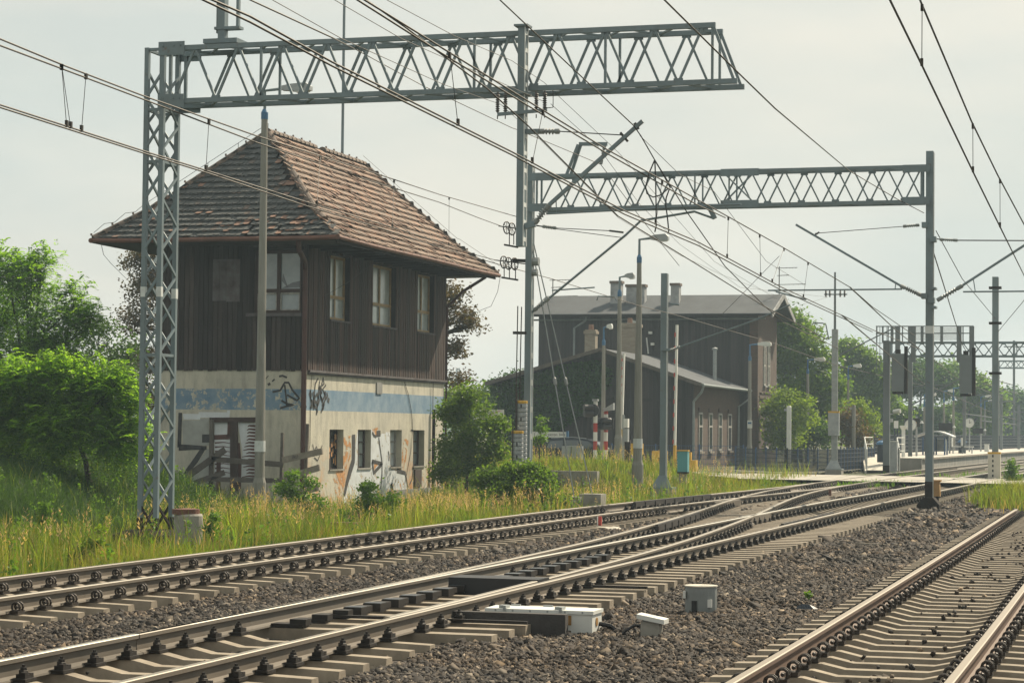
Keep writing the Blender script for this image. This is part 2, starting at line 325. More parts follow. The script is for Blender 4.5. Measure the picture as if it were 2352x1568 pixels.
    def build_one(self, name, m, parent=None, smooth=False, loc=None):
        org = np.array(ORG.get(parent.name, (0, 0, 0))) if parent else np.array(loc if loc is not None else (0, 0, 0), float)
        V_ = (np.concatenate(self.v)-org) if self.v else np.zeros((0, 3))
        me = bpy.data.meshes.new(name); me.from_pydata(V_.tolist(), [], self.f)
        ms = m if isinstance(m, (list, tuple)) else [m]
        for q in ms: me.materials.append(MT[q] if isinstance(q, str) else q)
        if len(ms) > 1: me.polygons.foreach_set('material_index', self.mi)
        if smooth: me.polygons.foreach_set('use_smooth', [True]*len(me.polygons))
        o = bpy.data.objects.new(name, me); COL.objects.link(o)
        if parent: o.parent = parent; ORG[o.name] = ORG.get(parent.name, (0, 0, 0))
        else: o.location = org; ORG[o.name] = tuple(org)
        return o
def tag(o, label=None, cat=None, group=None, kind=None):
    if label: o['label'] = label
    if cat: o['category'] = cat
    if group: o['group'] = group
    if kind: o['kind'] = kind
    return o
def root(name, loc, label, cat, group=None):
    o = bpy.data.objects.new(name, None); COL.objects.link(o); o.location = tuple(float(x) for x in loc); o.empty_display_size = .3
    ORG[o.name] = tuple(float(x) for x in loc); return tag(o, label, cat, group)
def meshnp(name, V_, Fq, m, parent=None, kind=None, nv=4, mi=None):
    """big meshes from numpy: Fq (n, nv)"""
    org = np.array(ORG.get(parent.name, (0, 0, 0))) if parent else np.zeros(3)
    me = bpy.data.meshes.new(name); V_ = np.ascontiguousarray(V_-org, dtype=np.float32); Fq = np.ascontiguousarray(Fq, dtype=np.int32)
    me.vertices.add(len(V_)); me.vertices.foreach_set('co', V_.ravel()); me.loops.add(Fq.size); me.loops.foreach_set('vertex_index', Fq.ravel())
    me.polygons.add(len(Fq)); me.polygons.foreach_set('loop_start', np.arange(0, Fq.size, nv, dtype=np.int32)); me.update(calc_edges=True)
    for q in (m if isinstance(m, (list, tuple)) else [m]): me.materials.append(MT[q] if isinstance(q, str) else q)
    if mi is not None: me.polygons.foreach_set('material_index', np.ascontiguousarray(mi, dtype=np.int32))
    o = bpy.data.objects.new(name, me); COL.objects.link(o)
    if parent: o.parent = parent; ORG[o.name] = ORG.get(parent.name, (0, 0, 0))
    if kind: o['kind'] = kind
    return o
def dup(r, loc, label=None):
    c = r.copy(); COL.objects.link(c); c.location = loc
    if label: c['label'] = label
    def rec(a, b):
        for ch in list(a.children):
            d = ch.copy(); COL.objects.link(d); d.parent = b; rec(ch, d)
    rec(r, c); return c
def text(s, size, o, xd, ud, m, parent, name='lettering', align='CENTER', off=.006, sx=1.):
    cu = bpy.data.curves.new(name, 'FONT'); cu.body = s; cu.size = size; cu.align_x = align; cu.align_y = 'CENTER'
    t = bpy.data.objects.new('tmp', cu); COL.objects.link(t); dg = bpy.context.evaluated_depsgraph_get()
    me = bpy.data.meshes.new_from_object(t.evaluated_get(dg)); bpy.data.objects.remove(t)
    xd = nrm(xd); ud = nrm(ud); nd = np.cross(xd, ud); org = np.array(ORG.get(parent.name, (0, 0, 0)))
    for v in me.vertices: v.co = Vector(tuple(np.array(o)+xd*v.co.x*sx+ud*v.co.y+nd*off-org))
    me.materials.clear(); me.materials.append(MT[m]); ob = bpy.data.objects.new(name, me); COL.objects.link(ob); ob.parent = parent
    ORG[ob.name] = ORG.get(parent.name, (0, 0, 0)); return ob
def ss(a, b, x): t = np.clip((x-a)/(b-a), 0, 1); return t*t*(3-2*t)
CLOUD = (6.5, 6.95, 6.5); CLOUD2 = (8.15, 7.9, 6.95); HAZE = .00052; EXPO = .78
# ---------------------------------------------------------------- track alignments (metres; y runs along the line)
def interp(tab, y): return np.interp(y, [a for a, b in tab], [b for a, b in tab])
A_T = [(0, -12.42), (50, -12.4), (60, -12.03), (65, -11.75), (70, -11.5), (78, -11.28), (93, -11.33), (115, -10.88), (170, -9.35), (240, -6.6), (340, -1.5), (460, 6)]
B_T = [(0, -7.82), (60, -7.82), (81, -7.47), (93, -7.45), (111, -7.1), (170, -5.1), (240, -2.3), (340, 2.8), (460, 10)]
C_T = [(0, -2.2), (18, -2.27), (27, -2.36), (42, -2.55), (56, -2.74)]
L_T = [(16, -8.56), (20, -8.56), (27, -8.66), (34, -8.88), (39, -9.2), (44, -9.6), (50, -10.12), (59, -11.05), (66, -11.6), (72, -11.9), (80, -12.02)]
R_T = [(19.5, -7.12), (27, -7.22), (34, -7.44), (39, -7.76), (44, -8.16), (50, -8.68), (59, -9.61), (66, -10.16), (72, -10.46), (80, -10.57)]
def smooth_tab(tab, y):
    ys = np.array([a for a, b in tab]); xs = np.array([b for a, b in tab]); yy = np.linspace(y-4, y+4, 9)
    yy = np.clip(yy, ys[0], ys[-1]); return float(np.mean(np.interp(yy, ys, xs)))
def line(tab, y0, y1, step=1.5, off=0.):
    n = max(2, int((y1-y0)/step)+1); return [np.array([smooth_tab(tab, y)+off, y, 0.]) for y in np.linspace(y0, y1, n)]
RAIL = [(-.036, -.006), (-.028, 0), (.028, 0), (.036, -.006), (.036, -.038), (.010, -.052), (.010, -.138), (.07, -.156), (.075, -.172), (-.075, -.172), (-.07, -.156), (-.010, -.138), (-.010, -.052), (-.036, -.038)]
HG = .75   # half distance between rail centres
# ---------------------------------------------------------------- ground
def hump(x, y):
    a = ss(-17.3, -20.6, x)*ss(-34, -28, x)*1.0; b = ss(79.6, 81.6, y)*ss(95, 87, y)
    return .66*a*b
def zg(x, y):
    x = np.asarray(x, float); y = np.asarray(y, float)
    ax = np.interp(y, [a for a, b in A_T], [b for a, b in A_T])
    d = ax-1.9-x                                     # metres left of the ballast shoulder
    z = -.34-.28*ss(0, 1.6, d)
    z = z+1.15*ss(-25, -36, x)*ss(44, 64, y)
    z = z+1.25*ss(-23.3, -27.6, x)*ss(42.5, 51, y)*ss(63, 57, y)
    z = z-.16*ss(34, 41, y)*ss(47, 45, y)*ss(1.2, 3, d)*ss(-26, -23, x)-.36*ss(45, 54, y)*ss(80, 72, y)*ss(1.2, 4, d)*ss(-33, -27, x)         # the bank on the far left
    z = z+hump(x, y)
    z = np.where(y > 84, np.maximum(z, -.34+.14*ss(84, 96, y)+hump(x, y)), z)
    z = z+.05*np.sin(x*1.7+y*.6)*np.cos(y*.9-x*.4)*ss(.5, 2, d)
    return z
xs = np.unique(np.concatenate([np.linspace(-900, -60, 12), np.arange(-60, 12, .6), np.linspace(12, 900, 14)]))
ys = np.unique(np.concatenate([np.linspace(-60, 8, 6), np.arange(8, 130, .6), np.linspace(130, 2500, 30)]))
X, Y = np.meshgrid(xs, ys); Z = zg(X, Y); nx, ny = len(xs), len(ys)
idx = np.arange(nx*ny).reshape(ny, nx)
fq = np.stack([idx[:-1, :-1], idx[:-1, 1:], idx[1:, 1:], idx[1:, :-1]], -1).reshape(-1, 4)
g = meshnp('ground', np.stack([X, Y, Z], -1).reshape(-1, 3), fq, 'soil', kind='structure')
g.data.polygons.foreach_set('use_smooth', [True]*len(g.data.polygons))
# ballast bed: one sheet under the three tracks
def bedz(x, y):
    return -.29+.03*np.sin(x*2.1+1.3*np.sin(y*.8))*np.cos(y*1.1+x)
ysb = np.concatenate([np.arange(8, 90, .5), np.arange(90, 470, 5)]); us = np.linspace(0, 1, 60); V_ = []
for y in ysb:
    xl = interp(A_T, y)-1.75; xr = interp(B_T, y)+2.6 if y > 62 else 3.0-2.3*max(0, min(1, (y-50)/12.))*1.0
    if y > 62: xr = max(xr, interp(B_T, y)+2.2)
    for u_ in us:
        x = xl+(xr-xl)*u_; e = min(u_*(xr-xl), (1-u_)*(xr-xl)); z = bedz(x, y)-.2*(1-float(ss(0, .55, e)))
        V_.append((x, y, z))
V_ = np.array(V_); nb = len(us); idx = np.arange(len(V_)).reshape(-1, nb)
fq = np.stack([idx[:-1, :-1], idx[:-1, 1:], idx[1:, 1:], idx[1:, :-1]], -1).reshape(-1, 4)
meshnp('ballast_bed', V_, fq, 'bed', kind='structure')
# ---------------------------------------------------------------- loose stones
def in_view(p, m=3., mb=1.):
    q = p-CP; z = q@fw; x = q@rt; y = q@up
    return (z > 4) & (np.abs(x) < z*1176/F+m) & (y > -z*784/F-mb)
def scatter(area, dens):
    """area: (x0, x1, y0, y1)"""
    n = int((area[1]-area[0])*(area[3]-area[2])*dens)
    return RNG.uniform(area[0], area[1], n), RNG.uniform(area[2], area[3], n)
CUBE = np.array([(i, j, k) for k in (-1, 1) for j in (-1, 1) for i in (-1, 1)], float)*.5
CF = np.array([(0, 2, 3, 1), (4, 5, 7, 6), (0, 1, 5, 4), (2, 6, 7, 3), (0, 4, 6, 2), (1, 3, 7, 5)])
def rotmats(n):
    q = RNG.normal(size=(n, 4)); q /= np.linalg.norm(q, axis=1)[:, None]; w, x, y, z = q.T
    return np.stack([np.stack([1-2*(y*y+z*z), 2*(x*y-z*w), 2*(x*z+y*w)], -1), np.stack([2*(x*y+z*w), 1-2*(x*x+z*z), 2*(y*z-x*w)], -1), np.stack([2*(x*z-y*w), 2*(y*z+x*w), 1-2*(x*x+y*y)], -1)], -2)
def stones(P, size):
    n = len(P); b = CUBE[None]+RNG.uniform(-.24, .24, (n, 8, 3)); b = b*RNG.uniform(.65, 1.25, (n, 1, 3))*size[:, None, None]
    b = np.einsum('nij,nkj->nki', rotmats(n), b)+P[:, None]
    return b.reshape(-1, 3), (CF[None]+8*np.arange(n)[:, None, None]).reshape(-1, 4)
px, py, sz = [], [], []
for (y0, y1, d, s) in ((11, 18, 1500, .028), (18, 26, 1000, .031), (26, 36, 620, .036), (36, 50, 260, .048), (50, 70, 60, .08), (70, 95, 18, .10)):
    x, y = scatter((-14.2, 1.5, y0, y1), d); px.append(x); py.append(y); sz.append(s*RNG.lognormal(0, .3, len(x)))
px = np.concatenate(px); py = np.concatenate(py); sz = np.concatenate(sz)
ax = np.interp(py, [a for a, b in A_T], [b for a, b in A_T]); bx = np.interp(py, [a for a, b in B_T], [b for a, b in B_T])
xr = np.where(py > 62, bx+2.4, 3-2.3*np.clip((py-50)/12, 0, 1))
lx = np.interp(py, [a for a, b in L_T], [b for a, b in L_T]); cxx = np.interp(py, [a for a, b in C_T], [b for a, b in C_T])
on_deck = ((py > 21) & (py < 54) & (px > lx-.75) & (px < bx+1.35)) | (np.abs(px-ax) < 1.32) | ((np.abs(px-cxx) < 1.32) & (py < 56)) | ((np.abs(px-bx) < 1.32))
keep = (px > ax-1.75) & (px < xr) & (~on_deck | (RNG.random(len(px)) < np.where(py < 36, .42, .08))); P = np.stack([px, py, bedz(px, py)], -1)
keep &= in_view(P); P = P[keep]; sz = sz[keep]; P[:, 2] += np.where(on_deck[keep], -.028, .004)+RNG.uniform(-.012, .014, len(P))
ne = 260; ye = RNG.uniform(13, 50, ne); te = RNG.integers(0, 3, ne); xe = np.where(te < 2, np.interp(ye, [a for a, b in C_T], [b for a, b in C_T]), np.interp(ye, [a for a, b in B_T], [b for a, b in B_T]))+RNG.normal(0, .3, ne).clip(-.62, .62)
P = np.concatenate([P, np.stack([xe, ye, np.full(ne, -.215)], -1)]); sz = np.concatenate([sz, RNG.uniform(.02, .05, ne)])
V_, fq = stones(P, sz); meshnp('ballast_stones', V_, fq, 'stone', kind='stuff')
print('stones', len(P))
# ---------------------------------------------------------------- tracks
def sleeper_conc():
    b = G(); pr = [(-1.3, -.20), (-1.0, -.19), (-.55, -.178), (-.35, -.222), (.35, -.222), (.55, -.178), (1.0, -.19), (1.3, -.20)]
    for (x0, z0), (x1, z1) in zip(pr[:-1], pr[1:]):
        vs = []
        for x, z in ((x0, z0), (x1, z1)): vs += [(x, -.11, -.36), (x, .11, -.36), (x, .072, z), (x, -.072, z)]
        b.add(vs, [(0, 1, 5, 4), (1, 2, 6, 5), (2, 3, 7, 6), (3, 0, 4, 7)])
    for x, z, o in ((-1.3, -.2, 1), (1.3, -.2, -1)): b.add([(x, -.11, -.36), (x, .11, -.36), (x, .072, z), (x, -.072, z)], [(0, 3, 2, 1) if o > 0 else (0, 1, 2, 3)])
    return b
def coil_clip(sg):
    """a two-turn spring clip each side of both rails"""
    out = []
    for s in (-1, 1):
        for q in (-1, 1):
            b = G(); out.append(b); x = s*HG+q*.125
            b.box((x, 0, -.155), (.09, .15, .035)); b.lathe((x, -.03, -.105), [(.014, 0), (.018, .01), (.018, .05), (.014, .06)], 8, (0, 1, 0))
            for k in (-.022, .022):
                b.tube([(x+.047*math.cos(a), k*1.5, -.105+.048*math.sin(a)) for a in np.linspace(0, 2*math.pi, 11)], .013, 5, cap=False)
    return out
def kbolt(b, x, y, z=-.172):
    b.box((x, y, z+.012), (.13, .18, .024)); b.box((x, y, z+.038), (.09, .075, .034)); b.box((x-.02, y+.03, z+.05), (.05, .04, .07)); b.box((x+.03, y-.045, z+.045), (.04, .04, .055)); b.box((x+.01, y+.055, z+.04), (.07, .05, .04)); b.lathe((x, y, z+.05), [(.042, 0), (.036, .03), (.03, .034), (.026, .058), (.014, .06), (.014, .078)], 6)
def k_clip():
    out = []
    for s in (-1, 1):
        for q in (-1, 1): b = G(); kbolt(b, s*HG+q*.115, 0); out.append(b)
    return out
def rails(rootob, tab, y0, y1, m='rail'):
    for s in (-1, 1):
        b = G(); b.sweep(line(tab, y0, y1, 1.2 if y1 < 100 else 2.5, s*HG), RAIL); b.build('rail', 'railshine' if (tab is B_T and s < 0) else m, rootob)
sl_me = sleeper_conc().build('sleeper', 'slag'); cl_me = [q.build('rail_clip', 'spring') for q in coil_clip(1)]; kc_me = [q.build('rail_clip', 'rustdark') for q in k_clip()]
for q in [sl_me]+cl_me+kc_me: COL.objects.unlink(q)
def sleepers(rt_, tab, ys_, clip, cap=100):
    for i, y in enumerate(ys_[:cap]):
        x = smooth_tab(tab, y); dx = smooth_tab(tab, y+1)-smooth_tab(tab, y-1)
        s = sl_me.copy(); s.name = 'sleeper'; COL.objects.link(s); s.parent = rt_; s.location = (x, y+random.uniform(-.015, .015), random.uniform(-.003, .003)); s.rotation_euler = (0, 0, -dx/2)
        for cc in clip: c = cc.copy(); c.name = 'rail_clip'; COL.objects.link(c); c.parent = s
    if len(ys_) > cap:
        b = G()
        for y in ys_[cap:]:
            x = smooth_tab(tab, y); b.box((x, y, -.26), (2.6, .24, .15))
            for s in (-1, 1):
                for q in (-1, 1): b.box((x+s*HG+q*.11, y, -.14), (.09, .1, .08))
        b.build('sleepers', 'slag', rt_)['kind'] = 'stuff'
ta = root('railway_track', (0, 0, 0), 'far main track with coil spring clips, nearest the signal box and the grass verge', 'railway track')
rails(ta, A_T, 14, 440); sleepers(ta, A_T, list(np.arange(17.2, 53, .6))+list(np.arange(82, 128, .66)), cl_me, 100)
tb = root('railway_track', (0, 0, 0), 'middle main track with bright worn rail heads, running through the switch in the foreground', 'railway track')
rails(tb, B_T, 9, 440); sleepers(tb, B_T, list(np.arange(11, 20.3, .6))+list(np.arange(54.6, 120, .66)), kc_me, 100)
tc = root('railway_track', (0, 0, 0), 'siding with reddish rusty rails in the right foreground, its rail end bare in the gravel', 'railway track')
for s in (-1, 1):
    b = G(); b.sweep(line(C_T, 9, 55.7, 1.2, s*HG), RAIL); b.build('rail', 'railrust', tc)
sleepers(tc, C_T, list(np.arange(12, 56.5, .58)), cl_me, 100)
# switch + crossover
t1 = root('railway_switch', (-8, 20, 0), 'switch with diverging rails and long bearers joining the middle track to the far track', 'railway switch')
b = G(); b.sweep(line(L_T, 17, 80, 1.)[1:], RAIL); b.build('diverging_rail', 'rail', t1)
b = G(); b.sweep(line(R_T, 20.5, 80, 1.), RAIL); b.build('diverging_rail', 'rail', t1)
def fasten(b, xs_, y):
    for x in xs_:
        for q in (-1, 1): kbolt(b, x+q*.115, y)
for y in np.arange(21, 54.2, .6):
    xl, xr_ = smooth_tab(L_T, y)-.62, -7.07+.85
    b = G(); b.box(((xl+xr_)/2, y, -.255), (xr_-xl, .2 if y < 40 else .28, .15)); o = b.build('bearer', 'slag', t1)
    c = G(); xsr = [-8.57, -7.07]
    l_, r_ = smooth_tab(L_T, y), smooth_tab(R_T, y)
    if l_ < -8.85: xsr.append(l_)
    if abs(r_+7.07) > .28 and abs(r_+8.57) > .2: xsr.append(r_)
    if y < 34:    # slide plates inside the left rail while the blades lie close
        c.box((-8.33, y, -.155), (.34, .17, .034)); c.box((-7.3, y, -.155), (.3, .17, .034))
        c.box((-8.22, y, -.12), (.17, .15, .06)); xsr = [x for x in xsr if x > -7.5 or y > 29]
        kbolt(c, -7.07+.115, y)
    fasten(c, xsr if y >= 34 else [x for x in xsr if x != -7.07], y); c.build('rail_fastener', 'rustdark', o)
for y in np.arange(54.8, 82, .6):
    xl, xr_ = smooth_tab(A_T, y)-1.3, max(smooth_tab(A_T, y)+1.3, smooth_tab(R_T, y)+.6)
    b = G(); b.box(((xl+xr_)/2, y, -.255), (xr_-xl, .2 if y < 40 else .28, .15)); o = b.build('bearer', 'slag', t1)
    c = G(); a_ = smooth_tab(A_T, y); l_, r_ = smooth_tab(L_T, y), smooth_tab(R_T, y); xsr = [a_-HG, a_+HG]
    for q in (l_, r_):
        if all(abs(q-k) > .25 for k in xsr): xsr.append(q)
    fasten(c, xsr, y); c.build('rail_fastener', 'rustdark', o)
def checkrail(tab, off, y0, y1, name='check_rail'):
    b = G(); pts = line(tab, y0, y1, 1., off); b.sweep(pts, [(-.028, .012), (.028, .012), (.03, -.12), (-.03, -.12)])
    for p in pts[::1]: b.box((p[0]+(.05 if off < 0 else -.05)*0, p[1], -.09), (.1, .12, .15))
    b.build(name, 'rustdark', t1)
checkrail(B_T, HG-.13, 44, 51); checkrail(A_T, -HG+.13, 55.5, 63.5); checkrail(L_T, .14, 42.3, 49.5)
# frogs
b = G()
for (x, y) in ((-8.57, 48.8), (-10.98, 58.3)):
    for k in (-.09, .09): b.sweep([np.array([x+k+.02*q, y+q*1.2, 0]) for q in (-1, 0, 1)], [(-.03, -.004), (.03, -.004), (.03, -.17), (-.03, -.17)])
b.build('frog', 'rail', t1)
# slide chairs with shiny tops (foreground row)
for y in np.arange(22.2, 33.5, .6):
    b = G(); b.box((-8.19, y+.3, -.125), (.2, .2, .085)); b.cur = 1; b.box((-8.19, y+.3, -.0795), (.19, .18, .006)); b.build('slide_chair', ['rustdark', 'plate'], t1)
b = G()
for y in (22.1, 27.6): b.bar((-8.5, y, -.15), (-6.2, y, -.15), .05, .03, )
b.build('stretcher_bar', 'rustdark', t1)
b = G(); b.bar((-8.3, 26.3, -.085), (-7.18, 26.3, -.085), .5, .2); b.build('lock_cover', 'black', t1)
# level crossing and paths
b = G(); b.poly([(-15.9, 87, -.03), (-4.6, 85, -.03), (-4.0, 93.5, -.03), (-12.2, 97.6, -.03), (-17.6, 98.2, -.03), (-18.4, 93, -.03)]); b.build('crossing_path', 'path')['kind'] = 'structure'
b = G(); b.poly([(-18.3, 93.1, -.07), (-17.5, 98.3, -.07), (-24, 106.5, -.08), (-36, 111, -.1), (-60, 114, -.1), (-60, 107, -.1), (-37, 106, -.1), (-27, 102.8, -.1)]); b.build('access_road', 'path')['kind'] = 'structure'
FP = [gz(1690, 1082.5, -.15), gz(1808, 1088, -.15), gz(1923, 1085, -.15), gz(2008, 1077, -.15)]
b = G(); b.poly([(q[0], q[1]-1.5, -.07) for q in FP]+[(q[0]+.2, q[1]+.3, -.07) for q in FP[::-1]]); b.build('station_path', 'path')['kind'] = 'structure'
# ---------------------------------------------------------------- line gantries
def insulator(b, p, q, r=.07, n=5, rod=.03, ferr=True):
    """string of porcelain sheds between p and q"""
    p = np.array(p, float); q = np.array(q, float); L = np.linalg.norm(q-p); d = (q-p)/L
    pr = [(rod, 0)]
    if ferr: pr += [(rod*1.9, .01), (rod*1.9, L*.22), (rod, L*.24)]
    a0, a1 = (.27, .75) if ferr else (.04, .92)
    for i in range(n):
        z = L*(a0+(a1-a0)*i/n); st = L*(a1-a0)/n
        pr += [(rod*1.1, z), (r, z+st*.3), (r*.9, z+st*.45), (rod*1.1, z+st*.7)]
    if ferr: pr += [(rod*1.9, L*.78), (rod*1.9, L*.97)]
    pr += [(rod, L)]; b.lathe(p, pr, 10, tuple(d))
def truss(rt_, p, q, h, dy, panel, chord=.075, web=.045, ends=('v', 'v'), phase=.5, splices=()):
    """box truss from p to q (lower front chord ends), height h, depth dy along the line"""
    p = np.array(p, float); q = np.array(q, float); L = np.linalg.norm(q-p); d = (q-p)/L; U = np.array([0, 0, 1.]); D = np.array([0, dy, 0.])
    for j in (0, 1):
        e0 = 0.; e1 = L-(.46 if ends[1] == 'raked' else 0.)
        for k, (a0, a1) in enumerate(((0, L), (0, e1))):
            b = G(); b.bar(p+D*j+U*h*k+d*a0, p+D*j+U*h*k+d*a1, chord, chord*1.25); b.build('chord', 'steel', rt_)
        b = G(); x = 0.; off = panel*phase*j; n = int((e1-.1)/panel)
        pts = []; k = 0; x = off+.12
        while x < e1-.02: pts.append((x, k % 2)); x += panel/2; k += 1
        for (x0, k0), (x1, k1) in zip(pts[:-1], pts[1:]): b.bar(p+D*j+d*x0+U*h*k0, p+D*j+d*x1+U*h*k1, web, web)
        for (x0, k0) in pts: b.box(p+D*j+d*x0+U*(h*k0+(.05 if k0 == 0 else -.05)), (.2, .016, .1))
        for s in splices: b.bar(p+D*j+d*(s+.12*j), p+D*j+d*(s+.12*j)+U*h, web, web)
        b.bar(p+D*j+d*.06, p+D*j+d*.06+U*h, web*1.3, web*1.3)
        if ends[1] == 'raked': b.bar(p+D*j+d*(L-.06), p+D*j+d*(e1-.05)+U*h, web*1.2, web*1.2); b.bar(p+D*j+d*(e1-.06), p+D*j+d*(e1-.06)+U*h, web, web)
        else: b.bar(p+D*j+d*(L-.06), p+D*j+d*(L-.06)+U*h, web*1.3, web*1.3)
        b.build('web_bracing', 'steel', rt_)
    b = G()
    for k in (0, 1):
        x = .1; i = 0
        while x+panel*.55 < L-.3:
            b.bar(p+d*x+D*(i % 2)+U*h*k, p+d*(x+panel*.55)+D*((i+1) % 2)+U*h*k, web*.9, web*.7); x += panel*.55; i += 1
    b.build('cross_bracing', 'steel', rt_)
Y1 = 45.5
g1 = root('line_gantry', (-21.2, Y1, -.6), 'nearest tall grey gantry on a lattice column, its truss beam reaching over two tracks', 'gantry')
x0, x1, ya, yb = -21.6, -21.22, Y1, Y1+.78
for x in (x0, x1):
    for y in (ya, yb):
        b = G(); b.bar((x, y, -.22), (x, y, 10.12), .1, .1, (0, 1, 0)); b.build('column_leg', 'steel', g1)
        b = G(); b.bar((x, y, -.6), (x, y, -.22), .108, .108, (0, 1, 0)); b.build('tarred_foot', 'dkbase', g1)
        b = G(); b.bar((x, y, 4.62), (x, y, 4.84), .112, .112, (0, 1, 0)); b.build('white_band', 'tape', g1)
b = G(); bd = G()
def lace(x0, y0, x1, y1, ph):
    zs_ = np.arange(-.5, 10.1, .56); dv = np.array([y1-y0, -(x1-x0), 0]); dv = dv/np.linalg.norm(dv)*.03
    for i, z in enumerate(zs_[:-1]):
        a, c = ((x0, y0), (x1, y1)) if (i+ph) % 2 else ((x1, y1), (x0, y0))
        (bd if z < -.2 else b).bar(np.array((*a, z))+dv, np.array((*c, z+.56))+dv, .06, .035, tuple(dv))
lace(x0, ya, x1, ya, 0); lace(x0, yb, x1, yb, 1); lace(x0, ya, x0, yb, 1); lace(x1, ya, x1, yb, 0)
for z in (3.35, 7.6, 8.75, 10.08):
    for a, c in (((x0, ya), (x1, ya)), ((x1, ya), (x1, yb)), ((x0, ya), (x0, yb)), ((x0, yb), (x1, yb))): b.bar((*a, z), (*c, z), .07, .06)
b.build('lacing', 'steel', g1); bd.build('tarred_lacing', 'dkbase', g1)
b = G()
for z in (8.92, 10.08):
    for y in (ya-.06, yb+.06):
        b.box((-21.0, y, z), (.62, .02, .3)); 
        for k in (-.2, .05, .2): b.lathe((-21.0+k, y-.012, z+.06), [(.025, -.02), (.025, .02)], 6, (0, 1, 0))
b.build('gusset_plate', 'steel', g1)
b = G(); b.lathe((-21.4, Y1+.3, -1.2), [(1.0, 0), (1.0, .45), (.88, .62), (.62, .7), (.5, .71)], 14); b.build('footing', 'dkbase', g1)
truss(g1, (-21.1, Y1, 8.92), (-8.42, Y1, 8.95), 1.17, .8, 1.03, .085, .05, ('v', 'raked'), .5, (2.2, 7.05, 9.9))
# drop post hanging from the beam between the two tracks
b = G(); b.box((-12.93, Y1-.2, 7.9), (.15, .24, 4.6)); b.build('drop_post', 'steel', g1)
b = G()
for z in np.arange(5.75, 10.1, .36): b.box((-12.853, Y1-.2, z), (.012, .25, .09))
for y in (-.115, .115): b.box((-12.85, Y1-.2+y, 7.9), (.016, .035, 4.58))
b.build('batten_plate', 'tape', g1)  # near-white colour paints the sunlit side of the post
b = G(); b.box((-12.93, Y1-.2, 10.22), (.3, .36, .04)); b.box((-12.93, Y1-.2, 8.8), (.3, .4, .05)); b.build('post_clamp', 'steel', g1)
# cross arm with upright feeder insulators
b = G(); b.bar((-13.42, Y1-.36, 8.36), (-12.35, Y1-.36, 8.42), .05, .07); b.build('cross_arm', 'steel', g1)
for x in (-13.42, -13.25, -12.58, -12.4):
    b = G(); insulator(b, (x, Y1-.36, 8.4), (x, Y1-.36, 8.82), .05, 8, .025, False); b.build('feeder_insulator', 'insul', g1)
    b = G(); b.tube([(x, Y1-.36, 8.26), (x, Y1-.36, 8.34)], .012, 5); b.build('bolt', 'wire', g1)
b = G(); b.tube([(-12.4, Y1-.36, 8.46), (-12.22, Y1-.36, 8.47), (-12.22, Y1-.36, 8.82)], .012, 5); b.build('arcing_horn', 'wire', g1)
# stub mast on top of beam (left)
b = G()
sx = gY(518, 60, Y1+.4)[0]
b.box((sx-.06, Y1+.4, 11.2), (.16, .2, 2.0)); b.box((sx+.3, Y1+.4, 11.2), (.06, .1, 1.3)); b.box((sx-.17, Y1+.4, 11.1), (.06, .1, 1.3))
for z in (10.55, 11.8): b.box((sx+.08, Y1+.4, z), (.6, .24, .06))
b.box((sx, Y1+.4, 10.24), (.8, .6, .1)); b.build('feeder_bracket', 'steel', g1)
# ---- cantilever on drop post
def P1(x, y, dy=0.): return gY(x, y, Y1-.2+dy)
b = G(); b.bar(P1(1262, 470), P1(1476, 278), .075, .075); b.tube([P1(1255, 491), P1(1702, 469)], .022, 6); b.tube([P1(1277, 455), P1(1278, 487)], .012, 5)
b.build('cantilever_tube', 'steel', g1)
for (a, c, nm) in (((1228, 513), (1262, 470), 4), ((1240, 302), (1286, 302), 3)):
    b = G(); insulator(b, P1(*a), P1(*c), .075 if nm == 4 else .07, nm, .03); b.build('insulator', 'insulgrey', g1)
b = G(); b.tube([P1(1285, 302), P1(1436, 311)], .012, 5); b.bar(P1(1425, 305), P1(1442, 325), .05, .05); b.bar(P1(1458, 283), P1(1466, 297), .06, .06); b.build('top_tie', 'wire', g1)
b = G(); b.bar(P1(1205, 303), P1(1240, 302), .1, .1); b.bar(P1(1205, 520), P1(1229, 514), .12, .12); b.build('hinge_bracket', 'steel', g1)
# feeder bracket over the truss of the 2nd gantry belongs to that one
# ---------------------------------------------------------------- second gantry
Y2 = 61.
g2 = root('line_gantry', (-11.6, Y2, -.5), 'second gantry with a shallow truss between two square masts, behind the nearest gantry', 'gantry')
def hmast(rt_, x, y, z0, z1, w=.17, dpt=.3, m='steel', holes=True, dark=None):
    b = G(); b.box((x, y, (z0+z1)/2), (w, dpt, z1-z0)); b.build('mast', m, rt_)
    b = G()
    for yy in (-dpt/2+.03, dpt/2-.03): b.box((x+w/2+.004, y+yy, (z0+z1)/2), (.012, .05, z1-z0-.05))
    if holes:
        for z in np.arange(z0+.6, z1, .75): b.box((x+w/2+.003, y, z), (.01, dpt-.02, .16))
    b.build('mast_flange', 'galv', rt_)  # paler than the mast: its sunlit side is put into the colour
    if dark: b = G(); b.box((x, y, (z0+dark)/2), (w+.012, dpt+.012, dark-z0)); b.build('tarred_foot', 'dkbase', rt_)
hmast(g2, -17.15, Y2, -.5, 9.2); hmast(g2, -6.06, Y2, -.3, 9.32, .19, .26, 'steel', False, .52)
b = G(); b.box((-6.06, Y2, 4.55), (.2, .275, .2)); b.build('white_band', 'tape', g2)
b = G(); b.prism([(-6.36, Y2-.3, -.6), (-5.76, Y2-.3, -.6), (-5.76, Y2-.3, -.1), (-5.93, Y2-.3, .1), (-6.19, Y2-.3, .1), (-6.36, Y2-.3, -.1)], (0, .6, 0)); b.build('footing', 'dkbase', g2)
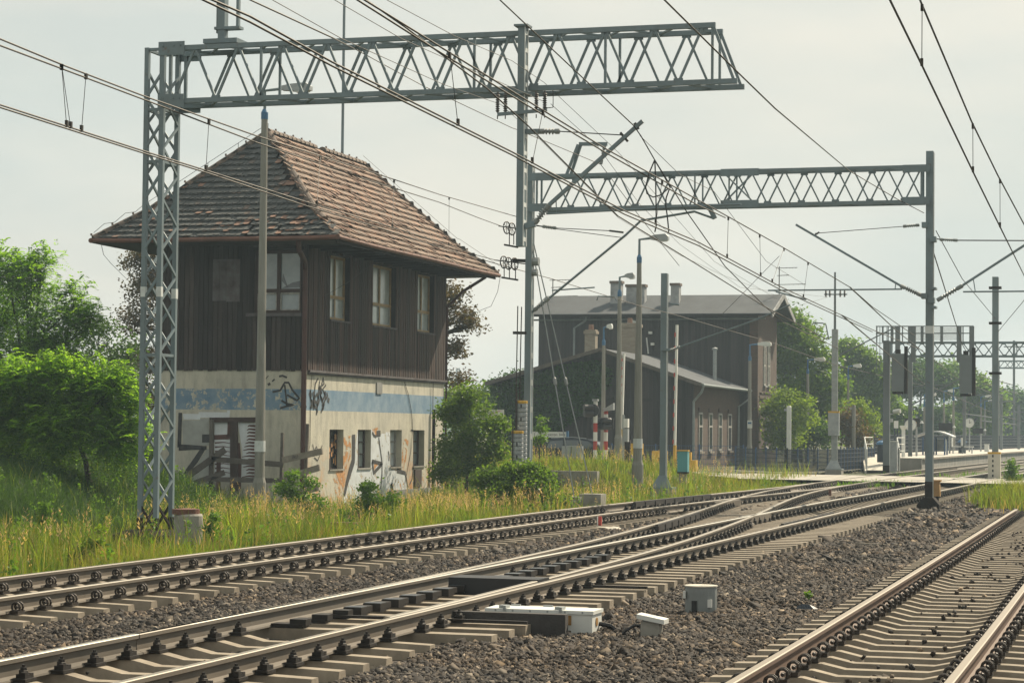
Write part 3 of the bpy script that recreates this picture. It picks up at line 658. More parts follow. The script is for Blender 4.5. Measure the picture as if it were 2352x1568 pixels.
truss(g2, (-16.95, Y2-.25, 7.93), (-6.2, Y2-.25, 7.96), .93, .5, .92, .075, .04, ('v', 'v'), .5, (4.55, 5.5))
b = G()
for z in (7.98, 8.84):
    b.box((-5.2-5.95, Y2-.3, z), (1.05, .02, .2)); b.box((-6.4, Y2-.3, z), (.7, .02, .2)); b.box((-16.8, Y2-.3, z), (.7, .02, .22))
b.bar((-11.6, Y2-.28, 8.0), (-10.75, Y2-.28, 8.84), .05, .04); b.bar((-11.6, Y2-.28, 8.84), (-10.75, Y2-.28, 8.0), .05, .04); b.build('splice_plate', 'steel', g2)
def P2(x, y, dy=0.): return gY(x, y, Y2+dy)
b = G(); b.bar(P2(1310, 405, -.1), P2(1335, 330, -.1), .05, .08); b.bar(P2(1300, 405, -.2), P2(1328, 332, -.2), .05, .08); b.bar(P2(1330, 331, -.1), P2(1395, 331, -.1), .06, .1); b.bar(P2(1245, 404, -.1), P2(1310, 404, -.1), .06, .06); b.build('feeder_arm', 'steel', g2)
b = G(); insulator(b, P2(1389, 334, -.1), P2(1380, 378, -.1), .06, 4, .025); b.build('insulator', 'insulgrey', g2)
# left cantilever of the second gantry
b = G(); b.tube([P2(1222, 717), P2(1437, 540), P2(1472, 507), P2(1595, 486), P2(1640, 502)], .035, 6); b.tube([P2(1268, 667), P2(1366, 660)], .02, 5); b.tube([P2(1371, 690), P2(1374, 680), P2(1392, 681), P2(1412, 682), P2(1416, 691)], .018, 5); b.bar(P2(1630, 478), P2(1642, 502), .12, .12); b.build('cantilever_tube', 'steel', g2)
b = G(); insulator(b, P2(1226, 713), P2(1262, 684), .07, 4, .03); b.build('insulator', 'insulgrey', g2)
b = G(); insulator(b, P2(1246, 520), P2(1278, 524), .06, 4, .025); b.build('insulator', 'insulgrey', g2)
b = G(); b.tube([P2(1220, 516), P2(1250, 521)], .02, 5); b.tube([P2(1278, 524), P2(1420, 531)], .012, 5); b.tube([P2(1278, 526), P2(1430, 546)], .010, 5); b.bar(P2(1400, 530), P2(1432, 534), .05, .05); b.build('top_tie', 'wire', g2)
# right-hand cantilevers on the right mast
b = G(); b.bar(P2(1828, 516), P2(2070, 657), .06, .06); b.tube([P2(1764, 667), P2(2072, 664)], .022, 5); b.tube([P2(2056, 664), P2(2058, 648)], .014, 5); b.bar(P2(1782, 670), P2(1852, 688), .04, .04); b.build('cantilever_tube', 'steel', g2)
b = G(); insulator(b, P2(2068, 656), P2(2118, 679), .07, 5, .03); b.build('insulator', 'insulgrey', g2)
b = G(); b.tube([P2(1872, 536), P2(2076, 520)], .010, 5); b.bar(P2(1870, 541), P2(1882, 533), .04, .04); b.build('top_tie', 'wire', g2)
b = G(); insulator(b, P2(2074, 520), P2(2112, 517), .05, 4, .022); b.build('insulator', 'insulgrey', g2)
b = G(); insulator(b, P2(2152, 690, -.1), P2(2212, 655, -.1), .07, 5, .03); b.build('insulator', 'insulgrey', g2)
b = G(); b.bar(P2(2210, 656, -.1), P2(2420, 520, -.1), .06, .06); b.tube([P2(2212, 670, -.1), P2(2460, 668, -.1)], .022, 5); b.tube([P2(2240, 668, -.1), P2(2236, 642, -.1)], .014, 5); b.build('cantilever_tube', 'steel', g2)
b = G(); b.tube([P2(2152, 549, -.1), P2(2200, 552, -.1), P2(2440, 553, -.1)], .016, 5); b.build('top_tie', 'wire', g2)
b = G(); insulator(b, P2(2158, 550, -.1), P2(2200, 552, -.1), .05, 4, .022); b.build('insulator', 'insulgrey', g2)
b = G()
for (x, y) in ((2144, 550), (2140, 690), (2124, 680), (2125, 517)): b.box(P2(x, y, -.05), (.16, .3, .14))
for y in (663, 706): b.box(P2(2146, y), (.12, .4, .06))
b.build('hinge_bracket', 'steel', g2)
# ---------------------------------------------------------------- tension weights at the left mast
for i, (px_, y0, y1, yy) in enumerate(((1197, 926, 1068, Y2-.55), (1188, 995, 1092, Y2-.95))):
    p0 = gY(px_, y1, yy); p1 = gY(px_, y0, yy)
    w = root('tension_weights', (p0[0], yy, p0[2]), ('taller stack of grey tension weights hanging beside the left mast of the second gantry', 'lower stack of grey tension weights hanging in front of the taller stack')[i], 'tension weights', 'tension weights')
    n = int((p1[2]-p0[2])/.115); st = (p1[2]-p0[2])/n
    for k in range(n):
        b = G(); b.lathe((p0[0], yy, p0[2]+k*st), [(.155, 0), (.165, .012), (.165, st*.82), (.15, st*.9)], 14); b.build('weight_disc', 'conclight' if False else 'lampgrey', w)
        if k % 3 == 1: c = G(); c.box((p0[0]+.03, yy-.165, p0[2]+k*st+.05), (.035, .02, .09)); c.build('slot', 'black', w)
    b = G(); b.lathe((p0[0], yy, p1[2]), [(.168, 0), (.168, .07), (.15, .075)], 14); b.build('top_disc', 'yellow', w)
    b = G(); b.tube([(p0[0]-.06, yy-.02, p1[2]), (p0[0]-.06, yy+.1, 5.2)], .016, 5); b.tube([(p0[0]-.09, yy-.17, p0[2]+.05), (p0[0]-.09, yy-.17, p1[2]+.3)], .018, 5); b.build('hanger_rod', 'wire', w)
tn = root('tensioning_pulleys', (-17.3, Y2, 5.5), 'pairs of pulley wheels with hanging yokes on the left side of the second gantry mast', 'pulleys')
for (cx_, cy_) in ((1164, 523), (1176, 526), (1157, 602), (1168, 605), (1182, 606)):
    b = G(); c = gY(cx_, cy_, Y2-.2)
    for r0 in np.linspace(0, 2*math.pi, 7)[:-1]: b.tube([c, c+np.array([.03*math.sin(r0), .16*math.sin(r0), .16*math.cos(r0)])], .01, 4)
    b.tube([c+np.array([.05*math.sin(a), .17*math.sin(a), .17*math.cos(a)]) for a in np.linspace(0, 2*math.pi, 17)], .018, 5); b.build('pulley', 'rustdark', tn)
b = G()
for (ax_, ay_, bx_, by_) in ((1170, 535, 1170, 562), (1180, 535, 1180, 562), (1158, 612, 1158, 640), (1170, 612, 1170, 640), (1184, 612, 1184, 640)): b.tube([gY(ax_, ay_, Y2-.2), gY(bx_, by_, Y2-.2)], .014, 4)
b.bar(gY(1158, 562, Y2-.2), gY(1190, 568, Y2-.2), .05, .05); b.bar(gY(1152, 637, Y2-.2), gY(1190, 643, Y2-.2), .05, .05)
b.tube([gY(1145, 519, Y2-.2), gY(1200, 527, Y2-.1)], .016, 4); b.tube([gY(1135, 597, Y2-.2), gY(1215, 607, Y2-.1)], .016, 4)
b.bar(gY(1178, 598, Y2), gY(1236, 600, Y2), .09, .09); b.bar(gY(1178, 764, Y2-.2), gY(1220, 765, Y2-.1), .05, .08); b.build('yoke', 'rustdark', tn)
b = G(); b.lathe(gY(1222, 601, Y2), [(.12, 0), (.12, .2)], 10, (1, 0, 0)); b.lathe(gY(1220, 626, Y2), [(.1, 0), (.1, .18)], 10, (1, 0, 0)); b.build('drum', 'galv', tn)
for i, (tx, ty, bx_, by_, sx_, gx_) in enumerate(((1222, 560, 1304, 1150, 1318, 1160), (1226, 560, 1355, 1148, 1361, 1160))):
    q = gz(sx_, 1165, -.35)
    w = root('guy_wire', (q[0], q[1], -.35), ('slack guy wire from the second gantry mast down to the smaller concrete block', 'steeper guy wire from the second gantry mast down to the larger concrete block')[i], 'guy wire', 'guy wires')
    b = G(); top = gY(tx, ty, Y2); bot = np.array([q[0], q[1], -.02]); b.tube([top, bot], .017, 4); b.build('cable', 'galv', w)
    b = G(); m_ = top*.45+bot*.55; b.lathe(m_, [(.02, -.12), (.05, -.08), (.05, .08), (.02, .12)], 8, tuple(nrm(bot-top))); b.build('strain_insulator', 'insulgrey', w)
    wd = (.5, .62)[i]; b = G(); b.prism([(q[0]-wd/2, q[1]-wd/2, -.6), (q[0]+wd/2, q[1]-wd/2, -.6), (q[0]+wd/2, q[1]+wd/2, -.6), (q[0]-wd/2, q[1]+wd/2, -.6)], (0, 0, .55+.08*i)); tag(b.build('anchor_block', 'conc'), ('smaller concrete anchor block at the verge, left of a larger one', 'larger concrete anchor block at the verge, right of a smaller one')[i], 'concrete block', 'anchor blocks')
# ---------------------------------------------------------------- third gantry with signal boxes (far)
Y3 = 109.
g3 = root('signal_gantry', (-12.8, Y3, -.2), 'far gantry carrying two grey signal boxes and a railed walkway over the platform end', 'gantry')
hmast(g3, -12.85, Y3, -.2, 6.2, .3, .35, 'steel_far', False, .25)
zb, zt = gY(2100, 818, Y3)[2], gY(2100, 787, Y3)[2]
for q in range(1): truss(g3, (-12.7, Y3-.3, zb), (-1.5, Y3-.3, zb), zt-zb, .6, .95, .07, .045, ('v', 'v'), .5, (5.8, 6.6))
for (px_, nm) in ((2062, 0), (2218, 1)):
    a = gY(px_-14, 812+nm*3, Y3-.5); c = gY(px_+14, 898+nm*5, Y3-.5)
    b = G(); b.box(((a[0]+c[0])/2, Y3-.4, (a[2]+c[2])/2), (c[0]-a[0], .35, a[2]-c[2])); b.build('signal_housing', 'steel_far', g3)
    b = G(); xm = (a[0]+c[0])/2; b.b2((xm-.12, Y3-.5, a[2]), (xm+.12, Y3-.3, a[2]+.2)); b.b2((c[0]+.01, Y3-.5, c[2]-.12), (c[0]+.16, Y3-.25, a[2]+.35)); b.b2((xm-.25, Y3-.5, c[2]-.14), (xm+.25, Y3-.3, c[2]-.02)); b.build('signal_hood', 'dkbase', g3)
b = G(); zt2 = gY(2100, 750, Y3)[2]
for px_ in (2014, 2027, 2040, 2049, 2073, 2089, 2098, 2118, 2163, 2203, 2212, 2232): 
    x = gY(px_, 770, Y3-.35)[0]; wq = .13 if px_ in (2049, 2089, 2118, 2163, 2218, 2232) else .05
    b.box((x, Y3-.35, (zt+zt2)/2), (wq, wq, zt2-zt))
xl, xr_ = gY(2012, 770, Y3-.35)[0], gY(2236, 770, Y3-.35)[0]
for z in (zt2, (zt+zt2)/2+.05): b.box(((xl+xr_)/2, Y3-.35, z), (xr_-xl, .05, .05))
b.build('walkway_railing', 'steel_far', g3)
b = G(); 
for px_ in (2062, 2098, 2203, 2232):
    x = gY(px_, 800, Y3-.3)[0]; b.b2((x-.11, Y3-.4, zb-.3), (x+.11, Y3-.2, zt2))
b.build('hanger_post', 'steel_far', g3)
b = G(); m, t, p_ = _nt('wire_mesh_panel'); p_.inputs['Base Color'].default_value = (.45, .47, .46, 1); p_.inputs['Alpha'].default_value = .25; MT['meshpanel'] = m
for (a, c) in ((2100, 2160), (2164, 2201)):
    xa, xc = gY(a, 770, Y3-.35)[0], gY(c, 770, Y3-.35)[0]; b.b2((xa, Y3-.352, zt+.1), (xc, Y3-.344, zt2-.05))
b.build('mesh_panel', 'meshpanel', g3)
b = G()
for px_ in (2013, 2021, 2029, 2037): b.tube([gY(px_, 748, Y3-.5), gY(px_, 850, Y3-.5)], .015, 4)
for y in (750, 764, 788, 812, 830): b.tube([gY(2012, y, Y3-.5), gY(2038, y, Y3-.5)], .015, 4)
b.build('ladder_cage', 'steel_far', g3)
# ---------------------------------------------------------------- single masts
def plainmast(px_, ytop, Yv, z0, w, d_, label, m='steel', base='conc', foot=True, band=None, name='catenary_mast'):
    t = gY(px_, ytop, Yv); x = gY(px_, (ytop+1080)/2, Yv)[0]
    r = root(name, (x, Yv, z0), label, 'mast', 'catenary masts')
    hmast(r, x, Yv, z0+.4, t[2], w, d_, m, False)
    if foot:
        b = G(); b.prism([(x-.36, Yv-.3, z0+.38), (x+.36, Yv-.3, z0+.38), (x+w/2, Yv-.1, z0+.85), (x-w/2, Yv-.1, z0+.85)], (0, .03, 0)); b.box((x, Yv, z0+.36), (.8, .7, .06)); b.build('base_plate', m, r)
    b = G(); b.box((x, Yv, z0), (.76, .76, .68)); b.build('footing', base, r)
    if band: b = G(); b.box((x, Yv, band), (w+.014, d_+.014, .2)); b.build('white_band', 'tape', r)
    return r, x, t
pm, xm, tm = plainmast(1525, 628, 77., -.55, .21, .24, 'grey square steel mast on a concrete footing left of the teal cabinet')
def P3(x, y): return gY(x, y, 76.8)
b = G(); b.tube([P3(1560, 797), P3(1745, 731), P3(1800, 706), P3(1815, 700)], .03, 6); b.build('cantilever_tube', 'steel', pm)
b = G(); insulator(b, P3(1536, 806), P3(1562, 796), .06, 4, .028); b.build('insulator', 'insulgrey', pm)
b = G(); b.box(P3(1531, 803), (.3, .3, .08)); b.tube([P3(1536, 697), P3(1560, 700)], .03, 5); b.build('hinge_bracket', 'steel', pm)
pm, xm, tm = plainmast(2286, 636, 95., -.35, .24, .26, 'dark square steel mast at the far right, wrapped with pale weights low down', 'steel', 'darkconc', False)
b = G(); z0_ = gY(2286, 1103, 94.6)[2]; z1_ = gY(2286, 1042, 94.6)[2]; b.box((xm, 94.6, (z0_+z1_)/2), (.5, .35, z1_-z0_)); b.cur = 1; b.box((xm, 94.6, z1_+.04), (.52, .37, .08)); b.cur = 2
for k in range(5): b.box((xm-.05, 94.42, z0_+.2+k*.2), (.06, .02, .1))
b.build('weight_casing', ['conclight', 'yellow', 'black'], pm)
b = G()
for y in (661, 742, 857): b.box(gY(2286, y, 95), (.5, .32, .1))
b.build('clamp_band', 'dkbase', pm)
pm, xm, tm = plainmast(1917, 756, 107., -.3, .26, .26, 'pale mast with thin pole and crossbar on top, before the big green tree', 'galv', 'conc', True)
b = G(); q = gY(1918, 625, 107.); b.tube([(xm, 107, tm[2]-.1), q], [.06, .045], 6)
b.tube([gY(1893, 676, 106.9), gY(1946, 676, 106.9)], .03, 5); b.build('top_pole', 'steel_far', pm)
for px_ in (1897, 1906, 1930, 1940): b = G(); insulator(b, gY(px_, 682, 106.9), gY(px_, 667, 106.9), .06, 4, .03, False); b.build('feeder_insulator', 'insul', pm)
b = G(); b.tube([gY(1904, 780, 106.9), gY(1897, 745, 106.9), gY(1890, 742, 106.9), gY(1868, 741, 106.9)], .03, 5); b.tube([gY(1928, 815, 106.9), gY(2060, 750, 106.9)], .03, 5); b.build('cantilever_tube', 'steel_far', pm)
b = G(); z1_ = gY(1917, 946, 106.8)[2]; z0_ = gY(1917, 1000, 106.8)[2]; b.box((xm, 106.8, (z0_+z1_)/2), (.5, .3, z1_-z0_)); b.cur = 1; b.box((xm, 106.8, z1_), (.52, .32, .08)); b.build('weight_casing', ['lampgrey', 'yellow'], pm)
for (px_, yt, Yv, lb) in ((2091, 815, 118., 'slim grey mast standing on the platform in front of the round clock'), (2215, 850, 150., 'slim distant mast on the platform below the right signal box')):
    x = gY(px_, 900, Yv)[0]; zt_ = gY(px_, yt, Yv)[2]; r = root('catenary_mast', (x, Yv, .6), lb, 'mast', 'catenary masts')
    b = G(); b.box((x, Yv, (zt_+.6)/2), (.2, .2, zt_-.6)); b.build('mast', 'steel_far', r)
    b = G(); b.tube([(x, Yv, zt_*.55), (x+2.6, Yv, zt_*.8)], .035, 5); b.tube([(x, Yv, zt_*.72), (x+2.2, Yv, zt_*.74)], .025, 5); b.build('cantilever_tube', 'steel_far', r)
# far portal
Y4 = 215.
g4 = root('line_gantry', (-5, Y4, 0), 'most distant portal gantry at the right edge, faint in the haze', 'gantry')
xa = gY(2292, 900, Y4)[0]; xb_ = gY(2420, 900, Y4)[0]; z0_ = gY(2320, 845, Y4)[2]; z1_ = gY(2320, 829, Y4)[2]
for x in (xa, xb_): b = G(); b.box((x, Y4, z1_/2), (.3, .3, z1_)); b.build('mast', 'steel_far', g4)
truss(g4, (xa, Y4-.2, z0_), (xb_, Y4-.2, z0_), z1_-z0_, .5, 1.0, .1, .06)
for i, (px_, yt, yb_, Yv) in enumerate(((2329, 782, 980, 230.), (2300, 905, 1035, 190.), (2340, 930, 1030, 200.))):
    x = gY(px_, 900, Yv)[0]; zt_ = gY(px_, yt, Yv)[2]; r = root('catenary_mast', (x, Yv, 0), ('tallest of the faint masts at the right edge, with two crossarms', 'faint thin mast left of the last lamp at the right edge', 'low faint post at the extreme right')[i], 'mast', 'distant masts')
    b = G(); b.box((x, Yv, zt_/2), (.22, .22, zt_)); b.build('mast', 'steel_far', r)
    b = G(); b.tube([(x-1, Yv, zt_-.6), (x+1, Yv, zt_-.6)], .06, 5); b.tube([(x, Yv, zt_*.6), (x-3.2, Yv, zt_*.68)], .05, 5); b.build('cross_arm', 'steel_far', r)
# ---------------------------------------------------------------- lamp posts
def lamp(px_, Yv, z0, yhead, hx, r0, r1, label, hw=.9, arm=True, m='concpole', collar=True, body='lampgrey', group='street lamps'):
    """hx: pixel x of the lamp head's far end"""
    t = gY(px_, yhead, Yv); x = gY(px_, (yhead+1000)/2, Yv)[0]; ztop = t[2]
    r = root('street_lamp', (x, Yv, z0), label, 'street lamp', group)
    b = G(); zc = ztop-.9 if collar else ztop-.1
    b.lathe((x, Yv, z0), [(r0*1.28, 0), (r0*1.28, 1.15), (r0*1.02, 1.3), (r0, 1.4), (r1, zc-z0)], 12); b.build('post', m, r, smooth=False)
    if collar: b = G(); b.lathe((x, Yv, zc), [(r1*1.12, 0), (r1*1.12, .2), (r1*.6, .3)], 12); b.build('collar', 'lampblue', r)
    e = gY(hx, yhead, Yv-.05); L = e[0]-x
    b = G(); b.tube([(x, Yv, zc+.2), (x, Yv, ztop-.05), (x+L*.45, Yv, ztop)], .05, 6); b.build('bracket', 'lampblue' if body != 'lampgrey' else 'steel', r)
    b = G(); hx0 = x+L*.38; hl = L*.62
    pr = [(0, -.06), (hl*.55, -.11), (hl, -.09), (hl, .04), (hl*.85, .14), (hl*.3, .11), (0, .06)]
    b.prism([(hx0+a, Yv-.13, ztop+c) for a, c in pr], (0, .26, 0)); b.build('lamp_head', body, r)
    b = G(); b.prism([(hx0+hl*.45, Yv-.11, ztop-.085), (hx0+hl*.97, Yv-.11, ztop-.075), (hx0+hl*.9, Yv-.11, ztop-.13), (hx0+hl*.5, Yv-.11, ztop-.14)], (0, .22, 0)); b.build('lamp_cover', 'lampglass', r)
    return r, x
lp, lx_ = lamp(603, 62., -1.0, 205, 713, .15, .095, 'tall concrete lamp post with a blue collar in front of the signal box')
b = G(); b.lathe((lx_, 62, 1.06), [(.162, 0), (.160, .32)], 12); b.build('painted_band', 'tape', lp)
lp, _ = lamp(1467, 80., -.6, 547, 1535, .17, .085, 'concrete lamp post by the tracks, nearest one in front of the dark wooden wing')
b = G(); b.lathe((_, 80, 1.15), [(.178, 0), (.176, .35)], 12); b.build('painted_band', 'tape', lp)
lamp(1422, 97., .3, 634, 1457, .14, .085, 'lamp post with a blue collar behind the grassy hump, beside the barrier booms')
lamp(1386, 106., -.1, 750, 1406, .12, .08, 'shorter lamp post with a bright white head beside the warning lights', body='lampglass')
lp, lx_ = lamp(1722, 121., -.2, 790, 1771, .12, .08, 'lamp post with a white head in front of the brick facade corner', body='white')
b = G(); p = gY(1722, 974, 120.8); b.box(p, (.26, .04, .42)); b.cur = 1; b.box(p+np.array((0, -.025, .07)), (.2, .01, .1)); b.build('stair_sign', ['white', 'lampblue'], lp)
lamp(1855, 140., -.1, 825, 1895, .12, .08, 'lamp post with a white head partly hidden by the big tree', body='white')
for i, (px_, yh, hx, Yv) in enumerate(((2123-43, 920-32, 2108, 150.), (2123, 905, 2150, 165.), (2190, 890, 2226, 160.), (2217, 903, 2235, 185.), (2253, 910, 2277, 195.), (2168, 897, 2192, 175.), (1948, 840, 1978, 150.), (2282-20, 920, 2281, 230.))):
    if i == 0: continue
    lamp(px_, Yv, .6, yh, hx, .1, .07, ('', 'platform lamp just right of the second gantry mast', 'platform lamp under the right signal box', 'platform lamp right of the right signal box', 'platform lamp left of the far right mast', 'platform lamp between the two signal boxes', 'lamp in front of the trees left of the signal gantry', 'smallest faint platform lamp by the far right mast')[i], body='white', group='platform lamps')
for (px_, yt, Yv, lb) in ((1812, 932, 113., 'low white round post with a camera bracket by the blue fence'), (1961, 930, 140., 'thin grey concrete post in front of the reddish shrub')):
    x = gY(px_, 1000, Yv)[0]; zt_ = gY(px_, yt, Yv)[2]; r = root('post', (x, Yv, -.2), lb, 'post')
    b = G(); b.lathe((x, Yv, -.2), [(.12, 0), (.12, zt_+.15), (.08, zt_+.2)], 12); b.build('pole', 'white' if px_ == 1812 else 'concpole', r)
    b = G(); b.box((x-.14, Yv, zt_-.2), (.2, .12, .12)); b.build('camera_bracket', 'lampgrey', r)
# ---------------------------------------------------------------- overhead wires
WR = .0115
def wire(name, pts, label, cat='overhead wire', r=WR, drops=(), seg=6, group='overhead wires'):
    b = G(); P_ = [np.array(p, float) for p in pts]
    b.tube(P_, r, 5)
    if not drops: return tag(b.build(name, 'wire', loc=P_[0]), label, cat, group)
    o = root(name, P_[0], label, cat, group); b.build('wire', 'wire', o)
    for (top, bot) in drops:
        c = G(); c.tube([top, bot], .0045, 4); c.build('dropper', 'wire', o)
        c = G(); c.box(np.array(top)-np.array((0, 0, .03)), (.03, .04, .07)); c.box(np.array(bot)+np.array((0, 0, .03)), (.03, .04, .08)); c.build('dropper_clamp', 'wire', o)
    return o
def lin(*pp):
    """pp: (px, py, X) image point on the vertical plane at track offset X"""
    return [gX(a, b_, c) for a, b_, c in pp]
def between(W, px_):
    """3-D point of polyline W nearest the image column px_"""
    for p, q in zip(W[:-1], W[1:]):
        def col(v): d = v-CP; return CX+F*(d@rt)/(d@fw)
        a, c = col(p), col(q)
        if min(a, c) <= px_ <= max(a, c): return p+(q-p)*(px_-a)/(c-a)
    return None
def drops(Wt, Wb, cols):
    r = []
    for c in cols:
        ct, cb = c if isinstance(c, tuple) else (c, c)
        t, b_ = between(Wt, ct), between(Wb, cb)
        if t is not None and b_ is not None: r.append((t, b_))
    return r
XA = -12.4
anc = [gY(1150, 519, Y2-.2), gY(1140, 598, Y2-.2)]
mA1 = lin((-60, 68, XA), (0, 90, XA), (150, 152, XA), (336, 223, XA), (588, 312, XA-.2), (840, 391, -13.2))+[gY(1010, 447, 55.), gY(1198, 501, Y2-.2)]
mA2 = lin((-60, 84, XA), (0, 105, XA), (336, 231, XA), (588, 327, XA-.3), (840, 412, -13.3))+[gY(1010, 465, 55.), gY(1098, 500, 59), anc[0]]
cA1 = lin((-60, 222, XA), (0, 241, XA), (336, 349, XA), (487, 396, XA), (700, 463, XA), (860, 510, -12.8))+[gY(1010, 556, 55.), gY(1091, 585, 59), anc[1]]
cA2 = lin((-60, 229, XA+.05), (0, 247, XA+.05), (336, 354, XA+.05), (487, 401, XA), (700, 472, XA), (860, 520, -12.8))+[gY(1010, 568, 55.), gY(1155, 610, 60.5), gY(1266, 640, 63), gY(1471, 703, 70), gY(1551, 723, 73), gY(1780, 789, 84), gY(1918, 838, 95), gY(2120, 885, 130)]
wire('messenger_wire', mA1, 'upper messenger wire over the far track, ending at the second gantry mast', drops=drops(mA1, cA1, [(141, 142), (141, 151), (195, 176), 472, 725, 890, 1030]))
wire('messenger_wire', mA2, 'lower messenger wire over the far track, running to the upper pulleys', drops=drops(mA2, mA1, []))
wire('contact_wire', cA1, 'contact wire over the far track, running to the lower pulleys')
wire('contact_wire', cA2, 'contact wire over the far track, passing the second gantry mast towards the platform', drops=drops(cA2, cA2, []))
XB = -7.8
cB1 = lin((300, -90, XB), (475, -5, XB), (574, 38, XB), (763, 143, XB), (1176, 349, XB), (1275, 402, XB), (1434, 484, XB), (1604, 556, XB), (1794, 659, XB), (1934, 724, XB), (2004, 757, XB), (2120, 805, XB+.3))
cB2 = lin((280, -90, XB-.04), (455, -5, XB-.04), (574, 51, XB-.04), (763, 152, XB-.04), (1176, 356, XB-.04), (1275, 409, XB-.04), (1434, 492, XB-.04), (1604, 564, XB-.04), (1794, 666, XB-.04), (1934, 730, XB-.04), (2004, 762, XB-.04))
mB1 = lin((640, -120, XB), (830, -4, XB), (1000, 101, XB), (1176, 210, XB), (1393, 343, XB), (1666, 494, XB), (1805, 572, XB), (1953, 660, XB), (2003, 704, XB), (2100, 770, XB))
mB2 = lin((630, -120, XB-.05), (814, -4, XB-.05), (1000, 114, XB-.05), (1176, 221, XB-.05), (1393, 352, XB-.05), (1600, 470, XB), (1666, 500, XB))
wire('contact_wire', cB1, 'upper of the two contact wires over the middle track', drops=[])
wire('contact_wire', cB2, 'lower of the two contact wires over the middle track')
wire('messenger_wire', mB1, 'upper messenger wire over the middle track with thin droppers', drops=drops(mB1, cB1, [(1030, 1030), (1240, 1221), (1505, 1500), (1672, 1662), (1740, 1740), (1800, 1770), (1850, 1840)]))
wire('messenger_wire', mB2, 'lower messenger wire over the middle track, joining its twin')
w3 = lin((640, -160, -9.), (836, -3, -9.), (931, 63, -9.), (1117, 202, -9.), (1214, 290, -9.), (1419, 496, -9.))+[gY(1599, 606, 45), gX(1753, 702, -8.4), gX(1900, 780, -8.2)]
wire('crossover_wire', w3, 'wire crossing from the messenger pair down towards the middle track contact wires')
w5 = lin((1000, -140, -9.6), (1148, 0, -9.6), (1300, 143, -9.6), (1455, 288, -9.6), (1472, 312, -9.5), (1503, 366, -9.5), (1577, 486, -9.5), (1665, 611, -9.5), (1753, 700, -9.5), (1800, 740, -9.5), (1925, 800, -9.5))
wire('messenger_wire', w5, 'wire sloping to the raised tube of the nearest gantry, then kinking steeply down')
b = w5[6]
jb = root('jumper_cable', w5[5], 'looped black jumper cable hanging below the kinked wire, in front of the second gantry', 'cable')
g_ = G()
Yj = 43.
for pts in (((1504, 367), (1490, 400), (1483, 430), (1486, 445), (1500, 453), (1518, 448), (1536, 432)), ((1504, 367), (1506, 420), (1507, 480), (1507, 520), (1504, 533)), ((1537, 435), (1530, 455), (1529, 470), (1533, 500), (1536, 530), (1534, 537)), ((1504, 368), (1522, 398), (1540, 432))): g_.tube([gY(a, c, Yj) for a, c in pts], .014, 5)
g_.build('cable', 'black', jb)
w6 = lin((1420, -110, -5.5), (1524, -2, -5.5), (1688, 160, -5.5), (1780, 249, -5.5))+[gY(1950, 392, 56), gY(2060, 457, 60), gY(2122, 489, Y2)]
wire('feeder_wire', w6, 'straight wire from the top edge to the right mast of the second gantry')
XC = -2.5
cC = lin((1950, -200, XC), (2044, 0, XC), (2116, 147, XC), (2238, 401, XC), (2304, 535, XC))+[gY(2352, 632, 60), gY(2420, 760, 80)]
mC = lin((2030, -220, XC), (2113, 0, XC), (2231, 278, XC), (2291, 401, XC), (2352, 515, XC), (2450, 690, XC))
wire('contact_wire', cC, 'contact wire over the rusty siding at the upper right')
wire('messenger_wire', mC, 'messenger wire over the rusty siding at the upper right, with droppers', drops=drops(mC, cC, [2117, 2234, 2296]))
t1_ = lin((470, -50, -9.5), (574, 0, -9.5), (763, 87, -9.5))+[gY(815, 113, Y1+.3), gY(971, 197, Y1+2), gY(1176, 294, 52), gY(1191, 299, 53), gY(1380, 378, Y2-.1), gY(1475, 505, 66), gY(1560, 610, 76)]
wire('feeder_wire', t1_, 'wire clamped on the nearest beam that runs to the hooked arm of the second gantry', r=.01)
for i, pp in enumerate((lin((520, -60, -11), (625, 0, -11), (786, 90, -11), (1020, 195, -12))+[gY(1150, 240, Y1-.36)],
                        lin((660, -60, -11), (768, 0, -11), (923, 90, -11))+[gY(1250, 234, Y1-.36)],
                        lin((780, -60, -10.5), (888, 0, -10.5), (1044, 83, -11), (1176, 140, -12))+[gY(1250, 190, Y1), gY(1420, 350, 53), gY(1500, 440, 59), gY(1640, 600, 75), gY(1790, 690, 100)],
                        [gY(1265, 239, Y1-.36), gY(1372, 335, 52), gY(1470, 470, 62), gY(1560, 560, 76), gY(1700, 660, 90), gY(1900, 682, 106.9)],
                        [gY(1150, 240, Y1-.36), gY(1240, 320, 50), gY(1420, 500, 62), gY(1560, 585, 75), gY(1660, 632, 88), gY(1840, 700, 104), gY(1900, 683, 106.9)],
                        [gY(1470, 312, 41.4), gY(1560, 400, 45), gY(1640, 440, 47.5), gY(1760, 600, 60), gY(1850, 655, 80)])):
    wire('thin_wire', pp, ('thin wire reaching the left pair of upright insulators', 'thin wire reaching the right pair of upright insulators', 'thin wire passing behind the nearest beam right of the drop post', 'thin wire leaving the right pair of insulators towards the far crossbar', 'thin wire leaving the left pair of insulators towards the far crossbar', 'thin stay wire leaving the raised tube tip')[i], r=.006)
wr = [gY(2150, 530, Y2), gY(2210, 640, 72), gY(2285, 730, 95)]
wire('thin_wire', wr, 'thin sagging wire between the right gantry mast and the dark far right mast', r=.012)
wire('contact_wire', [gX(1934, 724, -8.2), gY(2120, 880, 120), gY(2290, 952, 175), gY(2380, 975, 230)], 'distant wire running low past the signal gantry into the haze', r=.02)
wire('messenger_wire', [gX(1953, 660, -7.9), gY(2060, 760, 95), gY(2200, 870, 140), gY(2330, 925, 200)], 'distant upper wire past the signal gantry into the haze', r=.02)
